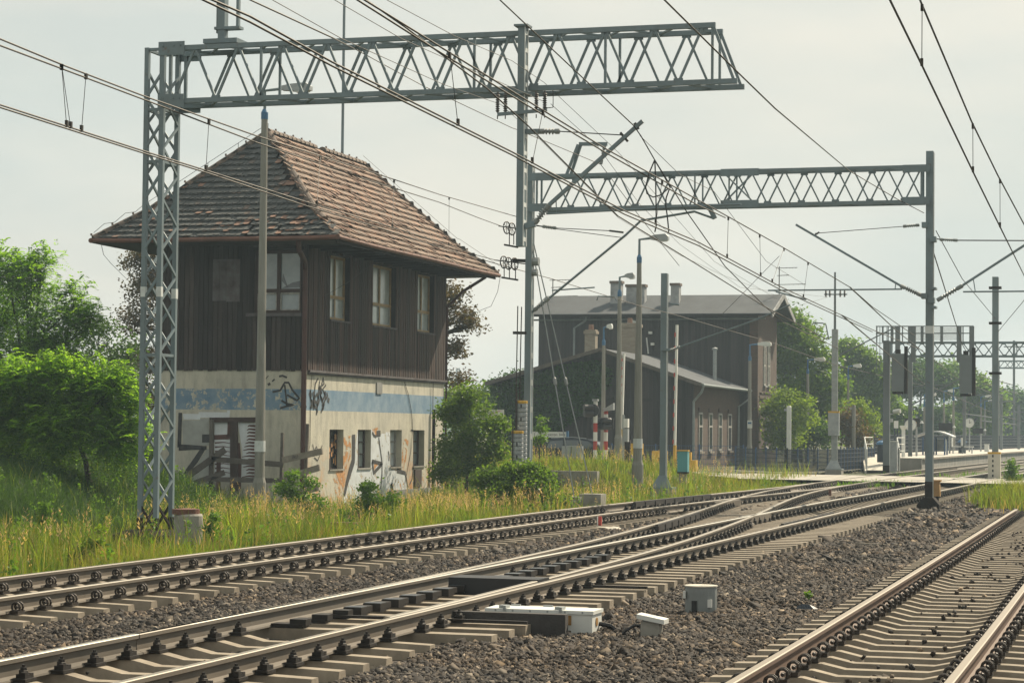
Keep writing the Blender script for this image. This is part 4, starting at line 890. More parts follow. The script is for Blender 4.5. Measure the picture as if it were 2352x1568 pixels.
wire('messenger_wire', [gY(2138, 560, Y2), gY(2210, 790, 105), gY(2260, 880, 150), gY(2340, 905, 200)], 'distant wire sagging between the far right mast and the faint portal', r=.018)
wire('thin_wire', [gY(2420, 560, 70), gY(2352, 690, 80), gY(2292, 762, 95)], 'taut stay wire rising right from the dark far right mast', r=.012)
wire('thin_wire', [gY(1790, 588, 70), gY(1700, 680, 74), gY(1660, 720, 77)], 'thin stay crossing behind the wires above the station roof', r=.008)
# ---------------------------------------------------------------- signal box
BX0, BX1, BY0, BY1, BZ0, BZM, BZ1 = -30.7, -25.76, 66., 80.05, -1.6, 3.6, 7.55
sb = root('signal_box', (-28.2, 73., -.6), 'abandoned two-storey signal box, dark boards above graffitied cream plaster, under a hipped tiled roof', 'signal box')
def strips(b, fixed_axis, fixed, a0, a1, z0, z1, holes, pitch, th, gap=.006, jit=0., out=1, proud=None):
    """vertical boards on a wall plane, cut round the holes (a0,a1,z0,z1)"""
    cuts = sorted(set([a0, a1]+[h[0] for h in holes]+[h[1] for h in holes]+list(np.arange(a0, a1, pitch))))
    cuts = [c for c in cuts if a0 <= c <= a1]
    for p, q in zip(cuts[:-1], cuts[1:]):
        if q-p < .012: continue
        m_ = (p+q)/2; iv = [(z0, z1)]
        for h in holes:
            if h[0] < m_ < h[1]:
                nv = []
                for (s, e) in iv:
                    if h[2] > s: nv.append((s, min(e, h[2])))
                    if h[3] < e: nv.append((max(s, h[3]), e))
                iv = [x for x in nv if x[1]-x[0] > .01]
        j = random.uniform(-jit, jit)
        for (s, e) in iv:
            lo, hi = fixed-th/2+j, fixed+th/2+j
            s2 = s+(random.uniform(-jit*2, jit*2) if s == z0 else 0)
            if fixed_axis == 'x': b.b2((lo, p+gap/2, s2), (hi, q-gap/2, e))
            else: b.b2((p+gap/2, lo, s2), (q-gap/2, hi, e))
def zX(px_, py_): return gX(px_, py_, BX1)
def zY(px_, py_): return gY(px_, py_, BY0)
# upper windows on the track side (from the picture), on the end wall and the boarded one
UW = []
for (xa, xb_, yt, yb_) in ((757, 800, 583, 733), (855, 906, 608, 751), (958, 994, 632, 764)):
    a = zX(xa, yt); c = zX(xb_, yb_); c2 = zX(xa, yb_); UW.append((a[1], c[1], c2[2], a[2]))
za, zc = UW[0][2], UW[0][3]
UW = [(p, q, za, zc) for p, q, _, _ in UW]
a = zY(584, 575); c = zY(694, 719); FW = (a[0], c[0], c[2], a[2])
LW = []
for (xa, xb_, yt, yb_) in ((757, 788, 986, 1077), (822, 851, 988, 1075), (896, 922, 989, 1074), (949, 974, 990, 1071)):
    a = zX(xa, yt); c = zX(xb_, yb_); LW.append((a[1], c[1]))
lz0, lz1 = zX(770, 1077)[2], zX(770, 986)[2]; LW = [(p, q, lz0, lz1) for p, q in LW]
# plaster storey: thick walls with real reveals
def wallgrid(b, ax, lo, hi, a0, a1, z0, z1, holes):
    cuts = sorted([a0, a1]+[h[0] for h in holes]+[h[1] for h in holes])
    for p, q in zip(cuts[:-1], cuts[1:]):
        m_ = (p+q)/2; iv = [(z0, z1)]
        for h in holes:
            if h[0] < m_ < h[1]: iv = [(z0, h[2]), (h[3], z1)]
        for s, e in iv:
            if ax == 'x': b.b2((lo, p, s), (hi, q, e))
            else: b.b2((p, lo, s), (q, hi, e))
T_ = .32
b = G(); wallgrid(b, 'x', BX1-T_, BX1, BY0, BY1, BZ0, BZM, LW); wallgrid(b, 'y', BY0, BY0+T_, BX0, BX1-T_, BZ0, BZM, [])
b.b2((BX0, BY0+T_, BZ0), (BX0+T_, BY1, BZM)); b.b2((BX0+T_, BY1-T_, BZ0), (BX1-T_, BY1, BZM)); b.build('plaster_wall', 'plaster', sb)
b = G(); strips(b, 'x', BX1+.02, BY0+.02, BY1+.03, BZM-.02, BZ1, UW, .2, .05, .05, .006)
b.build('ribbed_cladding', 'woodrib', sb)
b = G(); strips(b, 'y', BY0-.015, BX0-.03, BX1+.03, BZM-.05, BZ1, [FW], .165, .04, .02, .008); b.build('board_cladding', 'wood', sb)
b = G(); wallgrid(b, 'x', BX1-.2, BX1-.004, BY0+.01, BY1-.01, BZM, BZ1, UW); wallgrid(b, 'y', BY0+.006, BY0+.2, BX0, BX1-.2, BZM, BZ1, [FW])
b.b2((BX0, BY0+.2, BZM), (BX0+.2, BY1, BZ1)); b.b2((BX0+.2, BY1-.2, BZM), (BX1-.2, BY1, BZ1)); b.build('timber_wall', 'wooddark', sb)
b = G(); b.b2((BX1+.0, BY0+.1, BZM-.09), (BX1+.1, BY1+.08, BZM-.02)); b.b2((BX1+.0, BY0+.1, BZM-.16), (BX1+.05, BY1+.06, BZM-.09)); b.build('weather_strip', 'woodgrey', sb)
# boarded-up window panel
a = zY(491, 596); c = zY(552, 692); b = G(); n = 4
for i in range(n):
    x0_ = a[0]+(c[0]-a[0])*i/n; b.b2((x0_+.004, BY0-.06, c[2]+random.uniform(-.03, .03)), (x0_+(c[0]-a[0])/n-.004, BY0-.034, a[2]))
b.build('boarded_panel', 'woodgrey', sb)
def window(yw, rec, kind):
    """track-side upper window, recessed"""
    y0, y1, z0, z1 = yw; x = BX1-rec; w_ = y1-y0; h_ = z1-z0; fr = {'a': 'frame_y', 'b': 'frame_y'}[kind]
    b = G()
    for yy in (y0+.05, (y0+y1)/2, y1-.05): b.b2((x-.04, yy-.045, z0), (x+.03, yy+.045, z1))
    zm = z0+h_*.36
    for zz in (z0+.04, zm, z1-.05): b.b2((x-.037, y0, zz-.05), (x+.036, y1, zz+.05))
    fo = b.build('window', fr, sb)
    b = G(); b.b2((x-.03, y0+.02, z0+.02), (x-.02, y1-.02, z1-.02)); b.build('pane', 'paleglass', fo)
    b = G()
    for s, e in ((y0+.1, (y0+y1)/2-.05), ((y0+y1)/2+.05, y1-.1)):
        for zz in (z0+.09, zm-.06): b.b2((x-.01, s, zz-.02), (x+.02, e, zz+.02))
        for yy in (s, e): b.b2((x-.01, yy-.02, z0+.09), (x+.02, yy+.02, zm-.06))
    b.build('sash', 'frame_w', fo)
    b = G(); b.b2((BX1-rec, y0-.03, z0-.06), (BX1+.09, y1+.06, z0)); b.build('sill', 'woodgrey', fo)
    b = G()
    for yy in (y0, y1): b.b2((x, yy-.012, z0), (BX1+.035, yy+.012, z1))
    b.b2((x, y0, z1-.012), (BX1+.035, y1, z1+.03)); b.build('jamb', 'wooddark', fo)
for i, w_ in enumerate(UW): window(w_, .16, 'ab'[i % 2])
# end-wall window: two tall lights over two short ones
x0_, x1_, z0_, z1_ = FW; y_ = BY0+.09; xm = x0_+(x1_-x0_)*.5; zm = z0_+(z1_-z0_)*.36
b = G()
for x in (x0_+.05, xm, x1_-.05): b.b2((x-.06, y_-.04, z0_), (x+.06, y_+.04, z1_))
for z in (z0_+.04, zm, z1_-.05): b.b2((x0_, y_-.045, z-.055), (x1_, y_+.035, z+.055))
fo = b.build('window', 'frame_d', sb)
b = G(); b.b2((x0_+.05, y_+.02, z0_+.05), (x1_-.05, y_+.03, z1_-.05)); b.build('pane', 'bluegreyglass', fo)
b = G()
for s, e in ((x0_+.12, xm-.07), (xm+.07, x1_-.12)):
    for z in (z0_+.1, zm-.09): b.b2((s, y_-.03, z-.025), (e, y_+.01, z+.025))
    for x in (s, e): b.b2((x-.025, y_-.03, z0_+.1), (x+.025, y_+.01, zm-.09))
b.build('sash', 'frame_w', fo)
b = G(); b.prism([(xm+.1, y_+.012, zm+.08), (x1_-.12, y_+.012, zm+.1), (x1_-.12, y_+.012, zm+.3), (xm+.45, y_+.012, zm+.26)], (0, .004, 0)); b.prism([(xm+.08, y_+.012, zm+.3), (xm+.3, y_+.012, zm+.08), (xm+.12, y_+.012, zm+.55)], (0, .004, 0)); b.build('broken_pane', 'darkglass', fo)
b = G(); b.b2((x0_-.2, BY0-.14, z0_-.1), (x1_+.02, BY0+.05, z0_)); b.build('sill', 'woodgrey', fo)
b = G(); b.b2((x0_-.12, BY0-.06, z0_), (x0_, BY0-.03, z1_+.05)); b.b2((x0_-.12, BY0-.06, z1_), (x1_+.05, BY0-.03, z1_+.1)); b.build('trim', 'wooddark', fo)
# small ground-floor windows
for i, (y0, y1, z0, z1) in enumerate(LW):
    x = BX1-.24; b = G()
    for yy in (y0+.03, (y0+y1)/2, y1-.03): b.b2((x-.03, yy-.03, z0), (x+.03, yy+.03, z1))
    for zz in (z0+.03, z0+(z1-z0)*.36, z0+(z1-z0)*.68, z1-.03): b.b2((x-.026, y0, zz-.02), (x+.026, y1, zz+.02))
    fo = b.build('window', 'frame_d' if i != 2 else 'frame_w', sb)
    b = G(); b.b2((x-.05, y0, z0), (x-.035, y1, z1)); b.build('pane', ('darkglass', 'paleglass', 'gwhite', 'bluegreyglass')[i], fo)
    b = G(); b.b2((x, y0-.02, z0-.05), (BX1+.04, y1+.02, z0)); b.build('sill', 'conc', fo)
    if i == 0:
        b = G()
        for k in range(26):
            yy = random.uniform(y0+.1, y1-.15); zz = random.uniform(z0+.1, z1-.3); b.poly([(x+.034, yy, zz), (x+.034, yy+.09, zz+.03), (x+.034, yy+.07, zz+.2), (x+.034, yy-.01, zz+.13)])
        b.build('paint_splash', 'gorange', fo)
# roof ---------------------------------------------------------------
EX0, EX1, EY0, EY1, EZ = -32.35, -24.2, 64.46, 81.55, 7.62
RX, RY0, RY1, RZ = -28.28, 68.75, 77.9, 11.42; KI, KZ = 1.2, EZ+.92
E0 = [(EX0, EY0, EZ), (EX1, EY0, EZ), (EX1, EY1, EZ), (EX0, EY1, EZ)]
K0 = [(EX0+KI, EY0+KI, KZ), (EX1-KI, EY0+KI, KZ), (EX1-KI, EY1-KI, KZ), (EX0+KI, EY1-KI, KZ)]
R0 = [(RX, RY0, RZ), (RX, RY0, RZ), (RX, RY1, RZ), (RX, RY1, RZ)]
b = G(); dn = np.array((0, 0, -.07)); vs = [np.array(p)+dn for p in E0+K0+[(RX, RY0, RZ), (RX, RY1, RZ)]]
b.add(vs, [(0, 1, 5, 4), (1, 2, 6, 5), (2, 3, 7, 6), (3, 0, 4, 7), (4, 5, 8), (5, 6, 9, 8), (6, 7, 9), (7, 4, 8, 9)]); rf = b.build('roof', 'wooddark', sb)
def tiles(A, B, Cc, D, exp, tw, skip, lift=.02, raw=.0):
    A, B, Cc, D = [np.array(p, float) for p in (A, B, Cc, D)]; e = nrm(B-A); mA = (A+B)/2; u_ = (D-A) - e*((D-A)@e); Ls = np.linalg.norm(u_); u_ = u_/Ls; n_ = np.cross(e, u_)
    vs, fs, mi = [], [], []; rows = int(round(Ls/exp)); exp = Ls/rows; cnt = 0
    for r_ in range(rows):
        s0 = r_*exp; f = s0/Ls; pa = A+(D-A)*f; pb = B+(Cc-B)*f; W = (pb-pa)@e
        f1 = min(1, (s0+exp*.6)/Ls); W1 = ((B+(Cc-B)*f1)-(A+(D-A)*f1))@e
        for lay in (0, 1):
            off = (.5*lay+.5*(r_ % 2))*tw; x = -off
            while x < W:
                xa, xb_ = max(0, x+.004), min(W, x+tw-.004); x += tw
                if xb_-xa < .05: continue
                xm_ = (xa+xb_)/2/W
                if skip(xm_, f, xa, W) > random.random(): continue
                raw_ = random.random() < raw(xm_, f) if callable(raw) else False
                th_, tl = .02, exp*1.15; o = pa+e*xa; w_ = xb_-xa; sl = -.035*lay; zb = lift+.035+(.0 if lay else .022); jit = random.uniform(-.012, .012)+(random.uniform(-.06, .06) if raw_ else 0); zb += random.uniform(0, .012)+(random.uniform(0, .05) if raw_ else 0); tx = random.uniform(-.03, .03) if raw_ else random.uniform(-.006, .006)
                pr = [(0, .045), (w_*.18, .012), (w_*.5, 0), (w_*.82, .012), (w_, .045), (w_+tx, tl), (tx, tl)]
                k = len(vs)
                for (a_, c_) in pr: vs.append(o+e*a_+u_*(c_+sl+jit)+n_*(zb-(zb-lift*.3)*c_/tl))
                for (a_, c_) in pr: vs.append(o+e*a_+u_*(c_+sl+jit)+n_*(zb-th_-(zb-lift*.3)*c_/tl))
                fs.append(list(range(k, k+7))); mi.append(1 if raw_ else 0)
                for i in range(7):
                    if i == 5: continue
                    j = (i+1) % 7; fs.append([k+i, k+7+i, k+7+j, k+j]); mi.append(1 if raw_ else 0)
    return vs, fs, mi
def tileobj(quads, exp, tw, m, skip, raw, name='tiles'):
    V2, F2, M2 = [], [], []
    for q in quads:
        v, f, mi = tiles(*q, exp, tw, (lambda a, c, x, w, q=q: skip(a, c, q is quads[0])), raw=(lambda a, c, q=q: raw(a, c, q is quads[0])))
        k = len(V2); V2 += v; F2 += [[i+k for i in x] for x in f]; M2 += mi
    g_ = G(); g_.v = [np.array(V2)]; g_.f = F2; g_.n = len(V2); g_.mi = M2; return g_.build(name, [m, 'tilen'], rf)
# end slope
def sk_f(a, c, low):
    if not low and a > .9-.1*c and c < .8: return .75
    if low and c < .45 and a > .58: return .22
    return .03
def raw_f(a, c, low):
    if low and c > .1 and c < .75 and a > .55: return .3
    if low and c < .5: return .1
    if not low and (a > .84 or a < .05): return .45
    return .015
tileobj([(E0[0], E0[1], K0[1], K0[0]), (K0[0], K0[1], R0[1], R0[0])], .31, .185, 'tilef', sk_f, raw_f)
def sk_r(a, c, low):
    if low and a < .14 and c < .6: return .45
    return .03 if not low else .05
tileobj([(E0[1], E0[2], K0[2], K0[1]), (K0[1], K0[2], R0[2], R0[1])], .34, .2, 'tiler', sk_r, lambda a, c, low: .13 if not low else .12)
tileobj([(E0[3], E0[0], K0[0], K0[3]), (K0[3], K0[0], R0[0], R0[3])], .34, .3, 'tilef', lambda a, c, l: .02, lambda a, c, l: .05)
tileobj([(E0[2], E0[3], K0[3], K0[2]), (K0[2], K0[3], R0[3], R0[2])], .34, .3, 'tilef', lambda a, c, l: .02, lambda a, c, l: .05)
def ridge(b, p, q, n, r=.13, miss=()):
    p = np.array(p, float); q = np.array(q, float); d = q-p
    for i in range(n):
        if i in miss: continue
        a = p+d*i/n+np.array((0, 0, .02)); c = p+d*(i+1.12)/n+np.array((0, 0, .05)); dd, s, u_ = basis(c-a); vs = []
        for o, rr in ((a, r*1.12), (c, r*.86)):
            for j in range(7): t_ = math.pi*j/6; vs.append(o+s*math.cos(t_)*rr+u_*(math.sin(t_)*rr-.03))
        b.add(vs, [(j, j+1, 8+j, 7+j) for j in range(6)]+[tuple(range(6, -1, -1)), tuple(range(7, 14))])
        if i % 2 == 0: b.box(a+u_*r*1.1, (.05, .05, .07))
b = G(); ridge(b, (RX, RY0-.1, RZ), (RX, RY1+.1, RZ), 24, .14, (11, 12)); b.build('ridge_tile', 'ridge', rf)
b = G(); ridge(b, E0[0], K0[0], 5); ridge(b, K0[0], R0[0], 12, .12, (2, 3)); ridge(b, K0[1], R0[1], 11, .13, (5, 6, 7, 8)); ridge(b, E0[1], K0[1], 5, .13, (0, 1, 2)); ridge(b, E0[2], K0[2], 5); ridge(b, K0[2], R0[2], 12); ridge(b, E0[3], K0[3], 4); ridge(b, K0[3], R0[3], 10); b.build('hip_tile', 'ridge', rf)
b = G(); b.tube([np.array(K0[1])+(0, 0, .03), np.array(R0[1])+(0, 0, .0)], .05, 5)
for k in np.linspace(.15, .85, 8):
    p = np.array(K0[1])*(1-k)+np.array(R0[1])*k; b.bar(p+np.array((-1.1*(1-k), -.05, -.02)), p+np.array((0, 0, -.02)), .05, .05)
b.build('hip_rafter', 'rail_wood', rf)
b = G(); b.tube([np.array(p)+np.array((0, 0, .2+(.12 if i % 2 else 0))) for i, p in enumerate(np.linspace(E0[0], K0[0], 6))]+[np.array(p)+np.array((0, 0, .3)) for p in np.linspace(K0[0], R0[0], 7)], .008, 4)
b.tube([np.array(p)+np.array((0, 0, .33)) for p in np.linspace(R0[2], K0[2], 8)]+[np.array(p)+np.array((.1, 0, .3)) for p in np.linspace(K0[2], E0[2], 4)], .008, 4)
for k in np.linspace(0, 1, 5):
    p = np.array(K0[0])*(1-k)+np.array(R0[0])*k; b.tube([p, p+np.array((0, 0, .3))], .01, 4)
b.tube([np.array(E0[2])+np.array((.1, .1, -.1)), gY(1143, 670, 82), gY(1128, 703, 83), gY(1095, 716, 84), gY(1060, 730, 84.)], .009, 4)
b.tube([np.array(E0[0])+np.array((.2, .1, -.1)), gY(238, 585, 66), gY(255, 605, 67), gY(290, 640, 69)], .009, 4)
b.build('lightning_wire', 'wire', rf)
b = G()
for p, q in ((E0[0], E0[1]), (E0[1], E0[2]), (E0[2], E0[3]), (E0[3], E0[0])):
    d = nrm(np.array(q)-np.array(p)); o = np.cross(d, (0, 0, 1))*.05; L_ = np.linalg.norm(np.array(q)-np.array(p)); n = int(L_/.8)
    pts = [np.array(p)+d*(L_*t_)+o+np.array((0, 0, -.045-.03*math.sin(3.1*t_)-.012*math.sin(9*t_))) for t_ in np.linspace(-.006, 1.006, n)]
    b.tube(pts, .075, 8)
    for pt in pts: b.lathe(pt-d*.02, [(.08, 0), (.08, .03)], 8, tuple(d))
b.build('gutter', 'gutter', rf)
b = G(); zs = EZ-.14
for x in np.arange(EX0+.06, EX1-.05, .2): b.b2((x, EY0+.03, zs), (min(x+.19, EX1-.05), EY1-.03, zs+.03))
b.build('soffit', 'soffit', rf)
b = G()
for y in np.arange(EY0+1.6, EY1-1.5, 1.): b.bar((BX1+.02, y, zs-.06), (EX1-.1, y, zs-.04), .09, .1)
b.b2((EX1-.06, EY0+.06, zs-.07), (EX1-.03, EY1-.06, zs-.002)); b.build('eaves_beam', 'wooddark', rf)
b = G(); q = [gY(685, 552, 64.5), gY(687, 575, 64.7), gY(700, 600, 65.6)]; b.tube(q+[(BX1-.03, 65.9, 6.7), (BX1-.03, 65.9, -.7)], .085, 8)
for z in (.6, 2.4, 4.2, 6.): b.lathe((BX1-.03, 65.9, z), [(.1, 0), (.1, .06)], 8)
b.build('downpipe', 'pipe', sb)
b = G(); b.tube([(EX1-.3, EY1-.5, EZ-.15), (BX1+.6, BY1+.3, 6.9), (BX1+.05, BY1+.1, 6.3), (BX1+.05, BY1+.1, -.6)], .06, 7); b.build('downpipe', 'pipe', sb)
b = G(); p = gX(996, 940, BX1+.08); b.tube([(BX1+.09, p[1], p[2]), (BX1+.09, p[1], -.7)], .06, 8); b.tube([(BX1+.05, p[1], BZM-.1), (BX1+.05, p[1], p[2])], .012, 4); b.build('cable_duct', 'dkbase', sb)
b = G(); cb = [gX(x, y, BX1+.02) for x, y in ((929, 877), (938, 905), (945, 945), (948, 985), (944, 1035), (930, 1110))]; b.tube(cb, .009, 4); b.tube([gX(x, y, BX1+.02) for x, y in ((717, 855), (714, 900), (712, 1020), (700, 1090))], .008, 4); b.tube([gX(x, y, BX1+.05) for x, y in ((745, 680), (800, 648), (850, 610))], .008, 4); b.build('loose_cable', 'wire', sb)
a = gX(864, 878, BX1); c = gX(876, 905, BX1); b = G(); b.b2((BX1-.01, a[1], c[2]), (BX1+.035, c[1], a[2])); b.build('grey_plaque', 'ggrey', sb)
a = gX(944, 1078, BX1); c = gX(952, 1120, BX1)
b = G(); b.b2((BX1-.0, gX(951, 1078, BX1)[1], gX(951, 1118, BX1)[2]), (BX1+.05, gX(966, 1078, BX1)[1], gX(951, 1078, BX1)[2])); b.build('hatch', 'frame_d', sb)
b = G(); b.b2((BX1, BY0+8, BZ0), (BX1+.06, BY1+.02, -.35)); b.build('plinth', 'ggrey', sb)
mp = gX(786, 372, RX); b = G(); b.tube([(RX, mp[1], RZ-.3), (RX, mp[1], 16.5), (RX+.05, mp[1], 21.)], [.055, .05, .04], 7); tag(b.build('aerial_mast', 'steel', loc=None) , 'tall thin pole standing on the ridge of the signal box roof', 'pole')
MT['gwash'] = mat('sprayed_wash', (.36, .37, .35), .85, 0, .3, 3., c2=(.27, .28, .255))
# graffiti: real paint lying on the plaster
def z4(x, y): return gX((1100+x/2.24)/1.7415, (1400+y/2.24)/1.7415, BX1)
def z3(x, y): return gY((300+x/2.24)/1.7415, (1400+y/2.24)/1.7415, BY0)
def inh(p): return any(h[0]-.0 < p[1] < h[1]+.0 and h[2] < p[2] < h[3] for h in LW)
def stroke(pts, wid, fn, ax, h):
    P_ = [fn(*p) for p in pts]; n_ = np.array((1., 0, 0)) if ax == 'x' else np.array((0, -1., 0)); ws = wid if hasattr(wid, '__len__') else [wid]*len(P_)
    Pd = []; W = []
    for i in range(len(P_)-1):
        k = max(1, int(np.linalg.norm(P_[i+1]-P_[i])/.07))
        for j in range(k): Pd.append(P_[i]+(P_[i+1]-P_[i])*j/k); W.append(ws[i]+(ws[i+1]-ws[i])*j/k)
    Pd.append(P_[-1]); W.append(ws[-1]); L_, R_ = [], []
    for i, p in enumerate(Pd):
        d = nrm(Pd[min(i+1, len(Pd)-1)]-Pd[max(0, i-1)]); s = np.cross(n_, d)*W[i]/2; L_.append(p+s+n_*h); R_.append(p-s+n_*h)
    g_ = G()
    for i in range(len(Pd)-1):
        if ax == 'x' and inh((Pd[i]+Pd[i+1])/2): continue
        g_.add([L_[i], R_[i], R_[i+1], L_[i+1]], [(0, 1, 2, 3)])
    return g_
def cells(poly, fn, ax, h, st=.06, rag=0.):
    """fill an outline with small patches, leaving wall openings free"""
    P_ = np.array([fn(*p) for p in poly]); A_ = P_[:, 1] if ax == 'x' else P_[:, 0]; Z_ = P_[:, 2]; g_ = G(); n = len(A_)
    for z in np.arange(Z_.min()+st/2, Z_.max(), st):
        xs_ = []
        for i in range(n):
            z0, z1 = Z_[i], Z_[(i+1) % n]
            if (z0 <= z) != (z1 <= z): xs_.append(A_[i]+(A_[(i+1) % n]-A_[i])*(z-z0)/(z1-z0))
        xs_.sort()
        for s, e in zip(xs_[::2], xs_[1::2]):
            iv = [(s, e)]
            if ax == 'x':
                for hh in LW:
                    if hh[2]-.02 < z < hh[3]+.02: iv = [y for (p, q) in iv for y in ((p, min(q, hh[0])), (max(p, hh[1]), q)) if y[1]-y[0] > .01]
            if rag:
                iv2 = []
                for s2, e2 in iv:
                    for a2 in np.arange(s2, e2, .05):
                        if .5+.5*math.sin(a2*9+3*math.sin(z*5))*math.cos(z*6+2.2*math.sin(a2*4))+random.uniform(-.25, .25) > rag: iv2.append((a2, min(a2+.05, e2)))
                iv = iv2
            for p, q in iv:
                f = BX1+h if ax == 'x' else BY0-h
                g_.poly([(f, p, z-st/2), (f, q, z-st/2), (f, q, z+st/2), (f, p, z+st/2)] if ax == 'x' else [(p, f, z-st/2), (q, f, z-st/2), (q, f, z+st/2), (p, f, z+st/2)])
    return g_
def merge(gs): return gs_(gs)
class gs_:
    def __init__(self, gs): self.gs = gs
    def build(self, *a):
        for q in self.gs: q.build(*a)
def merge_all(gs):
    o = G()
    for q in gs:
        if q.n: o.add(np.concatenate(q.v), q.f)
    return o
merge([cells([(730, 780), (745, 700), (860, 700), (930, 760), (1020, 730), (1040, 760), (1030, 1060), (1090, 1080), (1170, 1110), (1200, 1290), (1120, 1400), (600, 1400), (640, 1200), (690, 1060)], z4, 'x', .004, .05, .06)]).build('graffiti_fill', 'gwhite', sb)
merge([cells([(615, 780), (680, 760), (680, 1000), (640, 1100), (610, 1270), (540, 1290), (520, 1120), (600, 1050)], z4, 'x', .005, .04, .52), cells([(1145, 800), (1200, 790), (1170, 1000), (1150, 1060), (1135, 980)], z4, 'x', .005, .04, .52), cells([(870, 710), (915, 690), (940, 730), (900, 770)], z4, 'x', .006, .04, .52), cells([(885, 1015), (920, 1025), (885, 1070)], z4, 'x', .009), cells([(1200, 1180), (1320, 1120), (1335, 1180), (1250, 1270), (1195, 1250)], z4, 'x', .005, .04, .52)]).build('graffiti_fill', 'gorange', sb)
B4 = [([(703, 755), (703, 880), (700, 990), (672, 1080), (645, 1180), (620, 1300)], [.2, .2, .19, .19, .15, .1]), ([(870, 735), (885, 765), (905, 775)], .06), ([(925, 720), (925, 775)], .26), ([(928, 780), (940, 880), (958, 1010), (957, 1100), (945, 1240)], .055), ([(868, 995), (958, 1018), (882, 1100), (868, 995)], .085), ([(1075, 740), (1120, 800), (1128, 860), (1110, 950), (1075, 1030)], [.08, .12, .14, .12, .06]), ([(1012, 905), (1020, 940), (1018, 990)], .05), ([(1090, 1078), (1165, 1100), (1180, 1180), (1195, 1275)], [.1, .09, .06, .05]), ([(1215, 715), (1250, 722), (1245, 900), (1240, 1050), (1228, 1150), (1205, 1200)], .04), ([(780, 1205), (775, 1260)], .12), ([(1040, 1195), (1050, 1260)], .15),
      ([(310, 360), (325, 400), (318, 440), (345, 470), (350, 530)], .05), ([(360, 420), (375, 390), (395, 450), (380, 500), (365, 455)], .06), ([(400, 320), (415, 350), (405, 410), (425, 450), (440, 420), (452, 370)], .055), ([(325, 515), (340, 490), (372, 520), (378, 560)], .06), ([(420, 480), (435, 520), (418, 540)], .05), ([(455, 440), (470, 410), (462, 380)], .05),
      # tag in the blue band
      ([(345, 530), (340, 470), (350, 400), (360, 300), (385, 250)], .045), ([(305, 380), (330, 480), (315, 520)], .05), ([(370, 580), (380, 470), (395, 330)], .055), ([(400, 370), (410, 430), (440, 500)], .06), ([(430, 250), (440, 300), (415, 320), (430, 240)], .04), ([(410, 560), (430, 500), (455, 420), (440, 380)], .05), ([(340, 370), (350, 440), (360, 480)], .09), ([(470, 440), (485, 455)], .1), ([(455, 310), (425, 350), (450, 400)], .04), ([(400, 270), (390, 340), (420, 390)], .04),
      ([(335, 840), (350, 900), (370, 860), (385, 920)], .025), ([(350, 960), (380, 990), (400, 940)], .025), ([(420, 850), (405, 900)], .025)]
for p, w_ in B4: stroke(p, [q*1.5 for q in w_] if isinstance(w_, list) else w_*1.6, z4, 'x', .011).build('graffiti_outline', 'gblack', sb)
B3 = [([(945, 560), (940, 700), (935, 870)], .08), ([(930, 870), (1050, 870), (1180, 875)], [.14, .1, .08]), ([(1150, 880), (1080, 990), (1010, 1080), (960, 1160)], [.1, .12, .1, .06]), ([(1140, 790), (1250, 790)], .16), ([(830, 1210), (880, 1170)], .05),
      ([(1770, 375), (1840, 360), (1880, 290), (1915, 290), (1950, 360), (2010, 430), (1990, 450), (1900, 400)], .04), ([(1850, 450), (1900, 480), (1960, 490), (1900, 500), (1840, 520)], .04), ([(1880, 310), (1890, 400), (1900, 500)], .035), ([(1720, 240), (1725, 245)], .08), ([(1775, 265), (1782, 275)], .07), ([(1830, 235), (1860, 228), (1900, 245)], .04), ([(1735, 295), (1745, 315)], .06)]
for p, w_ in B3: stroke(p, [q*1.5 for q in w_] if isinstance(w_, list) else w_*1.6, z3, 'y', .011).build('graffiti_outline', 'gblack', sb)
merge([cells([(960, 625), (1200, 620), (1200, 850), (970, 850)], z3, 'y', .003), cells([(1190, 880), (1225, 880), (1225, 1290), (960, 1290), (1010, 1150)], z3, 'y', .003)]).build('graffiti_wash', 'gwash', sb)
merge([cells([(965, 570), (1390, 545), (1385, 600), (975, 620)], z3, 'y', .004), cells([(1250, 650), (1375, 650), (1375, 750), (1350, 765), (1250, 765)], z3, 'y', .006), cells([(1250, 800), (1395, 800), (1395, 1140), (1250, 1140)], z3, 'y', .006), cells([(1460, 660), (1620, 655), (1620, 1150), (1490, 1150), (1500, 900)], z3, 'y', .006)]).build('graffiti_fill', 'gwhite', sb)
S3 = [([(1250, 780), (1390, 775)], .15), ([(1385, 640), (1380, 770)], .12), ([(1290, 900), (1285, 1270)], .15), ([(1465, 830), (1470, 1000), (1470, 1240)], [.1, .17, .14])]
for k in range(16): yv = 680+k*30; S3.append(([(1490+random.randint(0, 60), yv+6), (1560, yv-4), (1620, yv)], [.02, .05, .08]))
for k in range(8): yv = 830+k*38; S3.append(([(1255, yv), (1330, yv-6), (1390, yv+3)], [.05, .03, .02]))
for p, w_ in S3: stroke(p, w_, z3, 'y', .012).build('graffiti_stroke', 'gbrown', sb)
b = G()
for x0_, y0_, x1_, y1_ in ((1232, 610, 1222, 1260), (1415, 615, 1415, 1260), (1445, 640, 1450, 1260)): b.bar(z3(x0_, y0_)+np.array((0, -.05, 0)), z3(x1_, y1_)+np.array((0, -.05, 0)), .13, .06, (0, 1, 0))
b.bar(z3(1215, 625)+np.array((0, -.06, 0)), z3(1640, 622)+np.array((0, -.06, 0)), .06, .15); b.build('door_frame', 'frame_d', sb)
